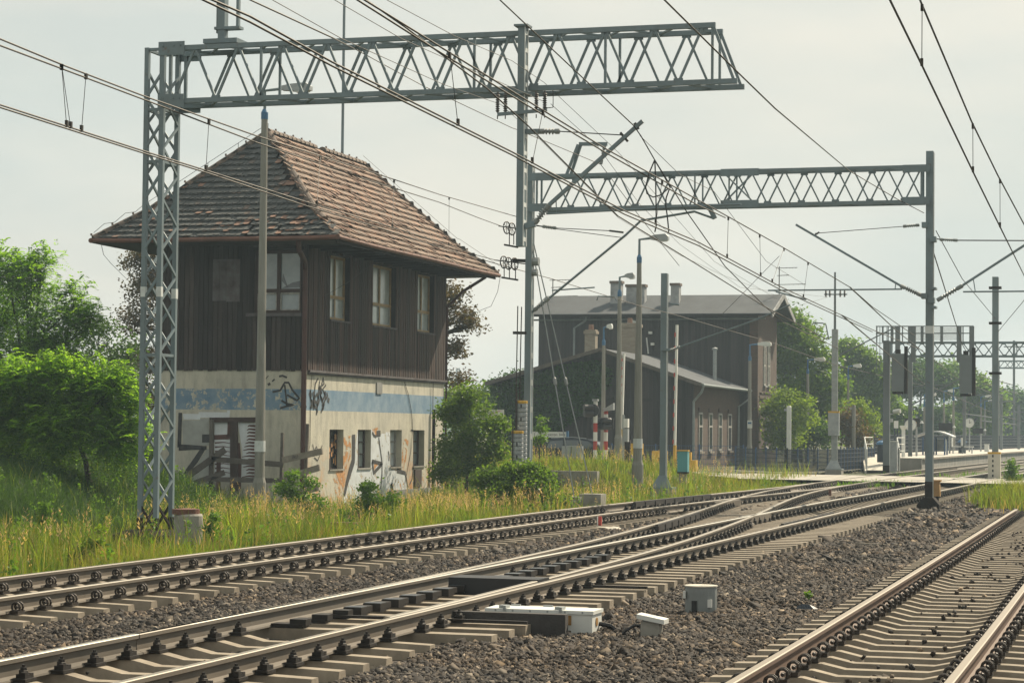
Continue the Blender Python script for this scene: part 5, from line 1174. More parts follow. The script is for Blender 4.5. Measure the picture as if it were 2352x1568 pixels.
# ---------------------------------------------------------------- timber railing in front of the end wall
yr = 64.9
tr_ = root('timber_railing', (gY(560, 1120, yr)[0], yr, -.6), 'broken grey timber railing with leaning rails in front of the signal box end wall', 'railing')
def zr(x, y, dy=0.): return gY((300+x/2.24)/1.7415, (1400+y/2.24)/1.7415, yr+dy)
b = G(); b.bar(zr(1225, 620), zr(1218, 1300), .1, .1, (0, 1, 0)); b.bar(zr(1860, 740), zr(1845, 1290), .09, .09, (0, 1, 0)); b.bar(zr(2085, 660), zr(2060, 1280), .08, .08, (0, 1, 0)); b.build('post', 'rail_wood', tr_)
for p, q, w_ in (((920, 1190), (1345, 890), .2), ((900, 1250), (1340, 1095), .17), ((1225, 975), (1870, 1025), .17), ((1225, 1155), (1870, 1170), .15)): b = G(); b.bar(zr(*p, -.1), zr(*q, -.1), .05, w_); b.build('rail', 'rail_wood', tr_)
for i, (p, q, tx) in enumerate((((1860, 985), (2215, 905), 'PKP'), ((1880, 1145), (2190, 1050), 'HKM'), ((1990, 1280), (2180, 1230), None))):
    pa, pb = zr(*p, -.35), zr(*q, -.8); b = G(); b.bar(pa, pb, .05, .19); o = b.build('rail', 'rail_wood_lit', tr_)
    if tx: d = nrm(pb-pa); text(tx, .14, pa*.66+pb*.34+np.array((0, -.03, 0)), d, np.cross(np.cross(d, (0, 0, 1)), d), 'gblack', o, off=.012)
# ---------------------------------------------------------------- station building
st_ = root('station_building', (-30, 132, -.3), 'dark boarded and brick station building with a low gabled wing and rooftop chimneys', 'station building')
MX0, MX1, MY0, MY1, MZ = -36.5, -23.15, 132., 139., 8.75
b = G(); strips(b, 'y', MY0-.02, MX0, MX1+.02, .4, MZ, [], .2, .03, .006, .004); b.build('board_wall', 'dwood', st_)
b = G(); b.b2((MX0+.02, MY0+.005, -.8), (MX1, MY1, MZ)); xg = MX1; b.prism([(xg-.3, MY0+.005, MZ), (xg-.3, MY1, MZ), (xg-.3, (MY0+MY1)/2, MZ+1.05)], (.3, 0, 0)); b.prism([(MX0+.02, MY0+.005, MZ), (MX0+.02, MY1, MZ), (MX0+.02, (MY0+MY1)/2, MZ+1.05)], (.3, 0, 0)); b.build('brick_wall', 'brick', st_)
b = G(); b.b2((MX1-.45, MY0-.05, -.5), (MX1+.06, MY0+.5, MZ-.1)); b.b2((MX1-.0, MY0+.5, 3.75), (MX1+.09, MY1, 3.95)); b.b2((MX1-.0, MY0+.5, 4.1), (MX1+.06, MY1, 4.2)); b.build('brick_pier', 'brick', st_)
mr_ = G(); ym = (MY0+MY1)/2; ov = .75
for (ya_, s) in ((MY0-ov, 1), (MY1+ov, -1)):
    z_e = MZ-.15; mr_.prism([(MX0-.5, ya_, z_e), (MX0-.5, ym, MZ+1.2), (MX0-.5, ym, MZ+1.32), (MX0-.5, ya_, z_e+.12)], (MX1-MX0+1.5, 0, 0))
ro_ = mr_.build('roof', 'felt', st_)
b = G(); xe = MX1+1.01
for ya_ in (MY0-ov, MY1+ov): b.bar((xe, ya_, MZ-.14), (xe, ym, MZ+1.24), .06, .3)
b.build('barge_board', 'chim', ro_)
b = G(); b.b2((MX0-.4, MY0-ov-.06, MZ-.18), (MX1+.9, MY0-ov+.02, MZ-.08)); b.build('gutter', 'dkbase', ro_)
b = G(); b.tube([(MX0-.3, MY0-.1, MZ-.35), (MX1+.5, MY0-.1, MZ-.3)], .06, 6); p = gY(1347, 725, MY0-.15); b.tube([p, p-np.array((.05, 0, .3)), p-np.array((.75, 0, .75)), p-np.array((.75, 0, 3.3))], .07, 6); b.build('downpipe', 'zinc', st_)
for (xa, xb_, yt, cap) in ((1405, 1429, 648, 1), (1441, 1483, 656, 1), (1543, 1562, 653, 1)):
    a = gY(xa, yt, ym-1.6); c = gY(xb_, yt, ym-1.6); b = G(); b.b2((a[0], ym-1.9, MZ+.3), (c[0], ym-1.3, a[2]-.1)); ch = b.build('chimney', 'chim', ro_)
    b = G(); b.b2((a[0]-.06, ym-1.96, a[2]-.1), (c[0]+.06, ym-1.24, a[2]+.06)); b.build('chimney_cap', 'ridge', ch)
for i, (px_, pt, pb_) in enumerate(((1790, 612, 672), (1270, 640, 672))):
    p = gY(px_, pt, ym); b = G(); b.tube([(p[0], ym, MZ+1), p], .03, 5)
    for z, l in ((-.1, 1.1), (-.55, .6), (-1.1, 1.6)):
        b.tube([(p[0]-l*.2, ym, p[2]+z), (p[0]+l, ym, p[2]+z+.03)], .018, 4)
        for k in np.linspace(0, l*.9, 6): b.tube([(p[0]+k, ym-.2, p[2]+z), (p[0]+k, ym+.2, p[2]+z)], .012, 4)
    b.build('roof_aerial', 'wire', ro_)
b = G(); p = gY(1452, 747, MY0-.3); b.lathe(p, [(.05, .1), (.3, -.02), (.34, -.06), (.3, -.04)], 14, (0, 1, 0)); b.build('satellite_dish', 'white', st_)
# facade windows (track side)
for (ya_, yb_, z0, z1) in ((134.2, 134.9, 4.6, 6.9), (135.6, 136.3, 4.6, 6.9), (135.0, 135.8, .9, 3.3)):
    b = G()
    for yy in (ya_, (ya_+yb_)/2, yb_): b.b2((MX1, yy-.06, z0), (MX1+.05, yy+.06, z1))
    for zz in (z0, (z0+z1)/2, z1): b.b2((MX1, ya_, zz-.05), (MX1+.045, yb_, zz+.05))
    o = b.build('window', 'frame_w', st_); b = G(); b.b2((MX1, ya_, z0), (MX1+.015, yb_, z1)); b.build('pane', 'bluegreyglass', o); b = G(); b.b2((MX1, ya_-.1, z0-.14), (MX1+.14, yb_+.1, z0-.05)); b.build('sill', 'chim', o)
# wing
WX0, WX1, WY0, WY1, WZ, WR_ = -34.9, -24.15, 118., 131.95, 4.35, 6.0; wxm = -29.05
b = G(); b.prism([(WX0, WY0+.02, -.8), (WX1-.02, WY0+.02, -.8), (WX1-.02, WY0+.02, WZ), (wxm, WY0+.02, WR_), (WX0, WY0+.02, WZ)], (0, WY1-WY0, 0)); b.build('brick_wall', 'brick', st_)
b = G(); a0 = WX0
while a0 < WX1:
    a1 = min(a0+.2, WX1); zt_ = WZ+(WR_-WZ)*(1-abs((a0+a1)/2-wxm)/(wxm-WX0 if (a0+a1)/2 < wxm else WX1-wxm)); b.b2((a0+.003, WY0-.03+random.uniform(-.004, .004), .35), (a1-.003, WY0+.01, zt_)); a0 = a1
b.b2((WX0, WY0-.06, 3.35), (WX1, WY0-.031, 3.5)); b.b2((WX1-.3, WY0-.07, -.5), (WX1+.05, WY0+.3, WZ)); b.build('board_wall', 'dwood', st_)
mr_ = G()
for (xe_, s) in ((WX0-.55, 1), (WX1+.6, -1)):
    mr_.prism([(xe_, WY0-.6, WZ-.18), (wxm, WY0-.6, WR_+.02), (wxm, WY0-.6, WR_+.16), (xe_, WY0-.6, WZ-.04)], (0, WY1-WY0+.55, 0))
ro2 = mr_.build('roof', 'felt', st_)
b = G()
for xe_ in (WX0-.55, WX1+.6): b.bar((xe_, WY0-.63, WZ-.12), (wxm, WY0-.63, WR_+.09), .05, .2)
b.build('barge_board', 'rail_wood', ro2)
b = G(); xe_ = WX1+.66; b.tube([(xe_, WY0-.5, WZ-.12), (xe_, WY1, WZ-.16)], .08, 7); b.tube([(xe_, WY0-.3, WZ-.2), (xe_-.1, WY0-.25, WZ-.5), (WX1+.1, WY0-.1, WZ-1.0), (WX1+.1, WY0-.1, -.4)], .07, 6); b.tube([(xe_, WY1-.3, WZ-.2), (xe_, WY1-.3, WZ-.6), (WX1+.1, WY1-.9, WZ-1.1), (WX1+.1, WY1-.9, -.4)], .06, 6); b.build('gutter', 'zinc', ro2)
for y in (119.8, 122.6, 125.4, 128.3):
    b = G(); z0, z1 = .75, 2.75
    for yy in (y, y+.95): b.b2((WX1-.02, yy-.06, z0), (WX1+.03, yy+.06, z1))
    for zz in (z0, z0+1.3, z1): b.b2((WX1-.02, y, zz-.05), (WX1+.026, y+.95, zz+.05))
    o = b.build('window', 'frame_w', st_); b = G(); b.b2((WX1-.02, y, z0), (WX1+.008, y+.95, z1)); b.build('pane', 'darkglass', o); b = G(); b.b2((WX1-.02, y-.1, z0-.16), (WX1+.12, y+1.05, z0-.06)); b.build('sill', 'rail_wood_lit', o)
    b = G(); b.b2((WX1-.02, y-.15, z1+.12), (WX1+.07, y+1.1, z1+.3)); b.build('lintel', 'brick', o)
for (px_, yt, yb_, w_, m_) in ((1358, 757, 808, .62, 'chimbrick'), (1447, 742, 810, 1.25, 'chimbrick')):
    yy = 126. if px_ < 1400 else 128.; a = gY(px_, yt, yy); b = G(); b.b2((a[0]-w_/2, yy-.3, WZ+.3), (a[0]+w_/2, yy+.3, a[2])); b.b2((a[0]-w_/2-.06, yy-.36, a[2]-.25), (a[0]+w_/2+.06, yy+.36, a[2]-.08)); ch = b.build('chimney', m_, ro2)
    b = G(); b.lathe((a[0], yy, a[2]), [(.16, 0), (.14, .3)], 8); b.build('chimney_pot', 'tilen', ch)
a = gY(1642, 803, 127.); b = G(); b.tube([(a[0], 127, WZ), a], .11, 8); b.lathe(a, [(.17, 0), (.17, .08), (.03, .14)], 8); b.build('flue_pipe', 'galv', ro2)
a = gY(1592, 760, MY0-.3); b = G()
for (x0_, y0_, x1_, y1_) in ((1485, 775, 1489, 812), (1470, 750, 1470, 775)): b.tube([gY(x0_, y0_, MY0-.3), gY(x1_, y1_, MY0-.3)], .04, 5)
for (x0_, y0_) in ((1494, 764), (1499, 790)): b.box(gY(x0_, y0_, MY0-.3), (.2, .2, .15))
b.build('wall_bracket', 'white', st_)
# ---------------------------------------------------------------- trackside equipment
def solo(b, name, m, label, cat, group=None, loc=None):
    return tag(b.build(name, m, loc=loc), label, cat, group)
q = gz(1606, 1404, -.26); r = root('cable_pit', (q[0], q[1], -.3), 'round grey concrete cable pit with a sunlit-coloured lid, standing alone in the gravel', 'cable pit')
b = G(); b.lathe((q[0], q[1]+.1, -.34), [(.185, 0), (.182, .36)], 20); b.build('pit_ring', 'insulgrey', r, smooth=False)
b = G(); b.lathe((q[0], q[1]+.1, .022), [(.192, 0), (.192, .014), (.0, .016)], 20); b.build('lid', 'conclight', r)  # paler than the ring: the lit top is put into the colour
b = G(); b.box((q[0]-.04, q[1]-.085, -.2), (.06, .02, .14)); b.cur = 1; b.box((q[0]+.13, q[1]-.045, -.16), (.05, .02, .09)); b.cur = 1; b.box((q[0]-.17, q[1]+.0, -.07), (.03, .06, .08)); b.build('notch', ['black', 'white'], r)
ym_ = 22.75
xl, xr_ = gY(1130, 1430, ym_)[0], gY(1371, 1440, ym_)[0]
r = root('switch_machine', ((xl+xr_)/2, ym_, -.3), 'long white switch motor box with two lid clasps, beside the middle track', 'switch motor')
b = G(); b.b2((xl, ym_-.2, -.32), (xr_, ym_+.2, -.085)); b.build('casing', 'white', r)
b = G(); b.b2((xl-.015, ym_-.215, -.085), (xr_+.015, ym_+.215, -.05)); b.build('lid', 'white', r)
b = G()
for t_ in (.15, .68): b.box((xl+(xr_-xl)*t_, ym_-.12, -.035), (.09, .1, .03)); b.box((xl+(xr_-xl)*t_+.03, ym_-.2, -.043), (.03, .06, .05))
b.build('clasp', 'galv', r)
b = G(); b.b2((xr_-.34, ym_-.205, -.2), (xr_-.22, ym_-.198, -.1)); b.lathe((xr_-.002, ym_-.02, -.17), [(.045, 0), (.045, .01)], 14, (1, 0, 0)); b.build('rust_patch', 'orangebox', r)
b = G()
for x_ in np.linspace(xl+.1, xr_-.1, 6): b.lathe((x_, ym_-.216, -.068), [(.012, -.008), (.012, .0)], 6, (0, -1, 0))
for x_ in (xl+.2, xl+.55): b.box((x_, ym_+.21, -.06), (.1, .03, .05))
b.build('lid_screw', 'galv', r)
b = G(); b.tube([(xl, ym_+.05, -.19), (-6.95, ym_+.05, -.17)], .022, 6); b.tube([(xl, ym_-.08, -.2), (-6.95, ym_-.08, -.18)], .018, 6); b.build('drive_rod', 'galv', r)
b = G(); b.tube([(xr_, ym_+.1, -.2), (xr_+.12, ym_+.1, -.22), (xr_+.2, ym_+.15, -.3)], .025, 6); b.build('cable', 'black', r)
b = G(); b.b2((gY(1022, 1440, 22.3)[0], 22.3, -.36), (gY(1298, 1450, 22.3)[0], 22.42, -.075)); solo(b, 'concrete_beam', 'darkconc', 'dark concrete beam lying in front of the white switch motor box', 'beam')
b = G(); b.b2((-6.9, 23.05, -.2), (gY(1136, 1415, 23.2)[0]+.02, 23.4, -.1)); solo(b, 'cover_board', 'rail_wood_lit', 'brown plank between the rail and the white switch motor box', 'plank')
q = gz(1494, 1466, -.27); r = root('junction_box', (q[0], q[1], -.3), 'small low box with a pale lid and a bent cable, right of the switch motor', 'junction box')
b = G(); b.box((q[0], q[1]+.05, -.2), (.19, .16, .2)); b.build('casing', 'conc', r); b = G(); b.prism([(q[0]-.13, q[1]-.06, -.07), (q[0]+.15, q[1]-.06, -.12), (q[0]+.15, q[1]+.16, -.12), (q[0]-.13, q[1]+.16, -.07)], (0, 0, .045)); b.build('lid', 'white', r)
b = G(); b.tube([(q[0]-.08, q[1], -.15), (q[0]-.16, q[1]-.02, -.14), (q[0]-.25, q[1]-.05, -.2), (q[0]-.3, q[1]-.05, -.28)], .016, 6); b.build('cable', 'black', r)
q = gz(1378, 1214, -.26); r = root('fouling_marker', (q[0], q[1], -.3), 'short red and white marker post on pale gravel between the two main tracks', 'marker post')
b = G(); b.box((q[0], q[1], -.13), (.065, .07, .26)); b.cur = 1; b.box((q[0]-.045, q[1], -.13), (.028, .072, .25)); b.build('post', ['red', 'white'], r)
b = G(); b.lathe((q[0]-.02, q[1], -.262), [(.5, 0), (.4, .05), (.0, .06)], 14); solo(b, 'lime_patch', 'conclight', None, None)['kind'] = 'structure'
q = gz(1899, 1144, -.26); b = G(); b.box((q[0], q[1], -.24), (1.0, .3, .06)); b.cur = 1; b.box((q[0]+.1, q[1], -.1), (.08, .08, .26)); solo(b, 'fouling_marker', ['conclight', 'gutter'], 'rusty stub post on a pale slab near the crossing path', 'marker post')
q = gz(2147, 1163, -.3); r = root('track_box', (q[0], q[1], -.3), 'ochre trackside box on a dark stand beside the right gantry mast', 'trackside box')
b = G(); b.prism([(q[0]-.16, q[1]-.15, .0), (q[0]+.16, q[1]-.15, .0), (q[0]+.14, q[1]-.15, .42), (q[0]-.14, q[1]-.15, .42)], (0, .3, 0)); b.build('casing', 'orangebox', r); b = G(); b.box((q[0], q[1], .44), (.36, .36, .05)); b.build('lid', 'orangebox', r); b = G(); b.box((q[0]+.02, q[1], -.2), (.18, .16, .42)); b.build('stand', 'dkbase', r)
q = gz(1996-60, 1126, -.2); 
q = gz(432, 1243, -.62); r = root('well_ring', (q[0], q[1], -.62), 'concrete well ring with a rusty lid behind the foot of the lattice column', 'well')
b = G(); b.lathe((q[0], q[1], -.7), [(.31, 0), (.3, .62), (.27, .66)], 18); b.build('ring', 'conc', r); b = G(); b.lathe((q[0]-.06, q[1], -.05), [(.29, 0), (.29, .11), (.0, .13)], 16); b.build('lid', 'gutter', r)
q = gz(795, 1228, -.5); b = G(); b.box((q[0], q[1], -.38), (.72, .5, .2)); b.cur = 1; b.box((q[0], q[1], -.26), (.66, .46, .06)); solo(b, 'cable_trough', ['darkconc', 'gutter'], 'low dark cable trough with a rusty cover at the grass edge', 'cable trough')
b = G()
for p in [(1150, 1092), (1210, 1083), (1376, 1078)]: pass
w0, w1 = gY(1165, 1084, 81.), gY(1376, 1078, 81.); b.b2((w0[0], 80.7, -.8), (w1[0], 81.05, w1[2]-.06)); solo(b, 'retaining_wall', 'conc', 'low stained concrete retaining wall under the grassy hump', 'retaining wall')
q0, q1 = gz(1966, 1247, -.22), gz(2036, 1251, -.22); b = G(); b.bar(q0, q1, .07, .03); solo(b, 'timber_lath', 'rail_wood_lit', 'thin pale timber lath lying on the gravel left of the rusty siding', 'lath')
q = gz(1851, 1397, -.24); b = G(); b.add([q+np.array(v)*.8 for v in ((-.16, 0, 0), (-.05, -.06, .0), (.12, -.03, 0), (.17, .05, 0), (0, .09, 0), (-.06, .0, .07), (.05, .01, .06), (.12, .03, .03))], [(0, 1, 5), (1, 6, 5), (1, 2, 6), (2, 7, 6), (2, 3, 7), (3, 4, 7), (4, 6, 7), (4, 5, 6), (4, 0, 5)]); solo(b, 'rag', 'fblack', 'small dark rag lying on the gravel between the cable pit and the siding', 'rag')
for (x_, y_, w_, lb) in ((2092, 1361, .09, 'small crumpled white paper scrap between the siding rails'), (2270, 1450, .07, 'tiny white paper scrap near the rusty right rail')):
    q = gz(x_, y_, -.2); b = G(); b.add([q+np.array(v)*w_ for v in ((-.6, -.3, 0), (.4, -.5, .1), (.7, .3, 0), (-.3, .5, .15), (0, 0, .35))], [(0, 1, 4), (1, 2, 4), (2, 3, 4), (3, 0, 4)]); solo(b, 'paper_scrap', 'white', lb, 'paper')
# ---------------------------------------------------------------- level crossing group
q = gY(1569, 1060, 84.); r = root('teal_cabinet', (q[0], 84, -.4), 'teal cabinet with an ochre top on a concrete pedestal beside the crossing', 'cabinet')
zb_, zt_ = gY(1569, 1083, 84.)[2], gY(1569, 1036, 84.)[2]
b = G(); b.b2((q[0]-.19, 83.85, zb_), (q[0]+.2, 84.15, zt_)); b.build('casing', 'teal', r); b = G(); b.b2((q[0]-.21, 83.82, zt_), (q[0]+.22, 84.18, zt_+.05)); b.build('top', 'yellow', r); b = G(); b.b2((q[0]-.2, 83.84, zb_-.06), (q[0]+.21, 84.16, zb_)); b.cur = 1; b.b2((q[0]-.14, 83.9, -.7), (q[0]+.14, 84.1, zb_-.06)); b.build('pedestal', ['dkbase', 'conc'], r)
b = G(); b.b2((q[0]-.195, 83.845, (zb_+zt_)/2-.01), (q[0]-.19, 84.15, zt_-.05)); b.build('door_edge', 'teal', r)
yc_ = 104.
q = gY(1515, 1045, yc_); r = root('yellow_cabinet', (q[0], yc_, -.15), 'yellow metal cabinet by the blue fence, left of the nearest lamp post', 'cabinet')
b = G(); b.b2((gY(1500, 1045, yc_)[0], yc_-.25, -.3), (gY(1531, 1045, yc_)[0], yc_+.25, gY(1515, 1035, yc_)[2])); b.build('casing', 'yellow', r)
b = G(); z_ = gY(1515, 1048, yc_)[2]; b.b2((q[0]-.05, yc_-.262, z_-.1), (q[0]+.2, yc_-.251, z_-.07)); b.b2((q[0]+.02, yc_-.262, z_-.22), (q[0]+.14, yc_-.251, z_-.14)); b.build('stencil_mark', 'dkbase', r)
def boom(px_, yt, yb_, Yv, label):
    t = gY(px_+3, yt, Yv); d = gY(px_-2, yb_, Yv); r = root('barrier_boom', (d[0], Yv, -.15), label, 'barrier', 'raised barrier booms')
    b = G(); b.bar(d, t, .1, .14, (0, 1, 0)); b.build('boom', 'white', r)
    b = G(); n = 9; dv = (t-d)
    for k in range(n): b.bar(d+dv*(k+.1)/n+np.array((-.06, -.02, 0)), d+dv*(k+.42)/n+np.array((-.06, -.02, 0)), .06, .16, (0, 1, 0))
    b.build('red_stripe', 'red', r)
    b = G(); lo = d-nrm(dv)*1.0; b.bar(lo, d, .12, .16, (0, 1, 0)); b.box(lo+np.array((.75, 0, .1)), (.5, .4, .5)); b.box(lo+np.array((.7, 0, .5)), (.12, .2, .4)); b.build('counterweight', 'yellow', r)
    b = G(); b.box((d[0]+.25, Yv+.1, (lo[2]-.2)/2), (.3, .3, lo[2]+1.2)); b.build('pedestal', 'dkbase', r)
boom(1552, 746, 1022, 98., 'raised red and white barrier boom in front of the brick wing')
boom(1430, 812, 985, 101., 'raised barrier boom behind the lamp posts over the grassy hump')
for i, (px_, yt, hx) in enumerate(((1368, 920, -1), (1392, 940, -1))):
    Yv = 103.+i*.6; t = gY(px_, yt, Yv); r = root('warning_light', (t[0], Yv, -.15), ('red and white crossing post with its black signal turned left, the taller one', 'red and white crossing post with black twin lamps and a horn, the shorter one')[i], 'crossing light', 'crossing lights')
    b = G(); z = -.4; k = 0
    while z < t[2]:
        b.cur = k % 2; b.lathe((t[0], Yv, z), [(.1, 0), (.1, min(.42, t[2]-z))], 10); z += .42; k += 1
    b.build('post', ['white', 'red'], r)
    b = G(); c = gY(px_-6*(1-i), yt+22+i*10, Yv-.2); b.box(c+np.array((.05, 0, 0)), (.62, .06, .5)) if i else b.lathe(c, [(.3, 0), (.3, .06)], 14, (0, 1, 0))
    for dx in ((-.22, .22) if i else (0,)):
        for dz in (.12, -.16): b.lathe(c+np.array((dx, 0, dz)), [(.14, 0), (.15, .05), (.15, .45)], 12, (-.8, -.6, 0))
    b.build('signal_head', 'black', r)
    b = G(); b.box((t[0], Yv-.02, t[2]+.03), (.26, .26, .1))
    if i: b.prism([(t[0]-.1, Yv-.3, t[2]-.1), (t[0]+.42, Yv-.3, t[2]-.02), (t[0]+.42, Yv-.3, t[2]+.3), (t[0]+.1, Yv-.3, t[2]+.1)], (0, .3, 0))
    b.build('cap' if not i else 'horn', 'lampgrey', r)
q = gY(1432, 990, 99.); r = root('control_post', (q[0], 99, 0), 'thin post carrying a white box above a grey box beside the raised boom', 'control post')
b = G(); b.tube([(q[0], 99, -.3), (q[0], 99, gY(1432, 952, 99)[2])], .05, 6); b.build('post', 'galv', r)
for (y0, y1, m_) in ((961, 982, 'white'), (984, 1014, 'lampgrey')): b = G(); b.b2((q[0]+.04, 98.8, gY(1432, y1, 99)[2]), (q[0]+.24, 99.1, gY(1432, y0, 99)[2])); b.build('box', m_, r)
# signs
Ys = 88.; xl, xr_ = gY(1086, 950, Ys)[0], gY(1157, 950, Ys)[0]; zb_, zt_ = gY(1130, 963, Ys)[2], gY(1130, 940, Ys)[2]
r = root('road_sign', ((xl+xr_)/2, Ys, -.3), 'white private road sign with a pale red slash, half hidden by the bush', 'sign')
b = G(); b.b2((xl, Ys, zb_), (xr_, Ys+.03, zt_)); b.build('panel', 'white', r); b = G(); b.tube([((xl+xr_)/2, Ys+.05, -.5), ((xl+xr_)/2, Ys+.05, zt_-.05)], .035, 6); b.build('post', 'galv', r)
hh = zt_-zb_; xm_ = (xl+xr_)/2+.06
text('Droga', hh*.34, (xm_, Ys, zt_-hh*.22), (1, 0, 0), (0, 0, 1), 'gblack', r); text('wewnętrzna', hh*.34, (xm_, Ys, zt_-hh*.56), (1, 0, 0), (0, 0, 1), 'gblack', r, sx=.86); text('zarządca PKP', hh*.2, (xm_, Ys, zt_-hh*.85), (1, 0, 0), (0, 0, 1), 'gblack', r)
m, t, p_ = _nt('faded_red'); p_.inputs['Base Color'].default_value = (.5, .3, .32, 1); MT['fred'] = m
b = G(); b.prism([(xl+.25, Ys-.003, zb_+.03), (xl+.38, Ys-.003, zb_+.03), (xr_-.08, Ys-.003, zt_-.04), (xr_-.2, Ys-.003, zt_-.04)], (0, .002, 0)); b.build('slash', 'fred', r)
Ys = 110.; xl, xr_ = gY(1218, 998, Ys)[0], gY(1301, 998, Ys)[0]; zb_, zt_ = gY(1260, 1004, Ys)[2], gY(1260, 991, Ys)[2]
r = root('direction_sign', ((xl+xr_)/2, Ys, -.1), 'white platform direction sign with a blue end post above the dark car', 'sign')
b = G(); b.b2((xl, Ys, zb_), (xr_, Ys+.04, zt_)); b.build('panel', 'white', r); b = G(); b.b2((xr_, Ys-.05, -.3), (xr_+.1, Ys+.1, zt_+.04)); b.b2((xl-.1, Ys-.05, -.3), (xl, Ys+.1, zt_+.04)); b.build('post', 'lampblue', r)
text('na peron 1', (zt_-zb_)*.72, (xl+(xr_-xl)*.6, Ys, (zb_+zt_)/2), (1, 0, 0), (0, 0, 1), 'gblack', r)
b = G(); ax_ = xl+(xr_-xl)*.91; zm = (zb_+zt_)/2; b.b2((ax_-.16, Ys-.006, zm-.02), (ax_+.05, Ys-.001, zm+.02)); b.prism([(ax_+.02, Ys-.006, zm-.07), (ax_+.12, Ys-.006, zm), (ax_+.02, Ys-.006, zm+.07)], (0, .005, 0)); b.build('arrow', 'gblack', r)
# ---------------------------------------------------------------- car
yc_ = 106.5; pA = gY(1242, 1030, yc_); pB = gY(1446, 1060, yc_); Lc = pB[0]-pA[0]; zg0 = -.12
car = root('parked_car', ((pA[0]+pB[0])/2, yc_, zg0), 'dark estate car driving behind the grassy hump, only its upper half showing', 'car')
def cpt(u_, z): return (pA[0]+Lc*u_, z+zg0)
body = [(0, .35), (0, .85), (.03, 1.0), (.62, .98), (.68, .95), (.9, .82), (.985, .66), (1., .45), (1., .3), (0, .3)]
cab = [(.02, .98), (.07, 1.42), (.12, 1.48), (.34, 1.52), (.52, 1.46), (.585, 1.36), (.70, .97)]
W_ = 1.72
b = G(); b.prism([(cpt(*p)[0], yc_, cpt(*p)[1]) for p in body], (0, W_, 0)); b.build('body', 'carpaint', car)
b = G(); vs = []
for ins, yy in ((.0, yc_+.04), (.0, yc_+W_-.04)):
    for p in cab: x, z = cpt(*p); vs.append((x, yy+(.14 if yy < yc_+.5 else -.14)*max(0, (p[1]-.98)/.55), z))
n = len(cab); b.add(vs, [tuple(range(n)), tuple(range(2*n-1, n-1, -1))]+[(i, n+i, n+(i+1) % n, (i+1) % n) for i in range(n)]); b.build('cabin', 'carpaint', car)
b = G()
for poly in ([(.06, 1.02), (.10, 1.36), (.24, 1.4), (.25, 1.02)], [(.265, 1.02), (.255, 1.4), (.42, 1.41), (.43, 1.02)], [(.445, 1.02), (.435, 1.41), (.53, 1.36), (.66, 1.02)]):
    b.add([(cpt(*p)[0], yc_+.025+.14*max(0, (p[1]-.98)/.55), cpt(*p)[1]) for p in poly], [tuple(range(4))])
b.build('side_window', 'carglass', car)
b = G(); p0, p1 = cpt(.597, 1.34), cpt(.69, 1.0); b.add([(p0[0]+.02, yc_+.25, p0[1]), (p1[0]+.03, yc_+.14, p1[1]), (p1[0]+.03, yc_+W_-.14, p1[1]), (p0[0]+.02, yc_+W_-.25, p0[1])], [(0, 1, 2, 3)]); b.build('windscreen', 'bluegreyglass', car)
for u_ in (.19, .8):
    for yy in (yc_-.01, yc_+W_-.2): x, z = cpt(u_, .33); b = G(); b.lathe((x, yy, z), [(.33, 0), (.33, .21)], 18, (0, 1, 0)); wo = b.build('wheel', 'tyre', car); b = G(); b.lathe((x, yy-.01, z), [(.2, 0), (.2, .02)], 12, (0, 1, 0)); b.build('rim', 'galv', wo)
x, z = cpt(.955, .66); b = G(); b.prism([(x-.25, yc_-.012, z+.02), (x+.12, yc_-.012, z-.08), (x+.13, yc_-.012, z-.2), (x-.1, yc_-.012, z-.1)], (0, .25, 0)); b.build('headlight', 'lampglass', car)
x, z = cpt(.6, 1.03); b = G(); b.box((x, yc_-.08, z), (.2, .18, .13)); b.build('door_mirror', 'carpaint', car)
b = G(); b.tube([(*cpt(.1, 1.5)[:1], yc_+.25, cpt(.1, 1.5)[1]), (*cpt(.34, 1.56)[:1], yc_+.25, cpt(.34, 1.56)[1]), (*cpt(.5, 1.5)[:1], yc_+.25, cpt(.5, 1.5)[1])], .02, 5); b.build('roof_rail', 'galv', car)
x0_, x1_, yb2 = gY(1290, 1038, 98)[0], gY(1336, 1038, 98)[0], 98.
b = G(); b.b2((x0_, yb2, -.1), (x1_, yb2+.35, gY(1310, 1024, 98)[2])); b.cur = 1; b.b2((x0_+.42, yb2-.01, -.1), (x0_+.46, yb2+.0, gY(1310, 1025, 98)[2])); solo(b, 'power_cabinet', ['lampgrey', 'dkbase'], 'pale utility cabinet in the tall grass in front of the car', 'cabinet')
# ---------------------------------------------------------------- fences
def fence(pts, z0, h, post_m, mesh_m, label, step, vert, name='mesh_fence', dense=.012):
    pts = [np.array((p[0], p[1], z0)) for p in pts]; r = root(name, pts[0], label, 'fence'); b = G()
    for p, q in zip(pts[:-1], pts[1:]):
        L_ = np.linalg.norm(q-p); n = max(1, int(round(L_/step)))
        for k in range(n+1): o = p+(q-p)*k/n; c = G(); c.box(o+np.array((0, 0, h/2+.03)), (.06, .06, h+.1)); c.build('post', post_m, r)
        for z in np.linspace(.1, h, 6): b.bar(p+np.array((0, 0, z)), q+np.array((0, 0, z)), dense, dense*1.5)
        m_ = int(L_/vert)
        for k in range(m_): o = p+(q-p)*k/m_; b.bar(o+np.array((0, .0, .05)), o+np.array((0, 0, h)), dense*.8, dense*.8)
    b.build('wire_panel', mesh_m, r); return r
fx = lambda px_, Yv: (gY(px_, 1060, Yv)[0], Yv)
fence([fx(1405, 112.5), fx(1707, 114.)], -.2, 1.25, 'fblue', 'fblue', 'blue wire mesh fence in front of the dark boarded wing', 2.6, .11)
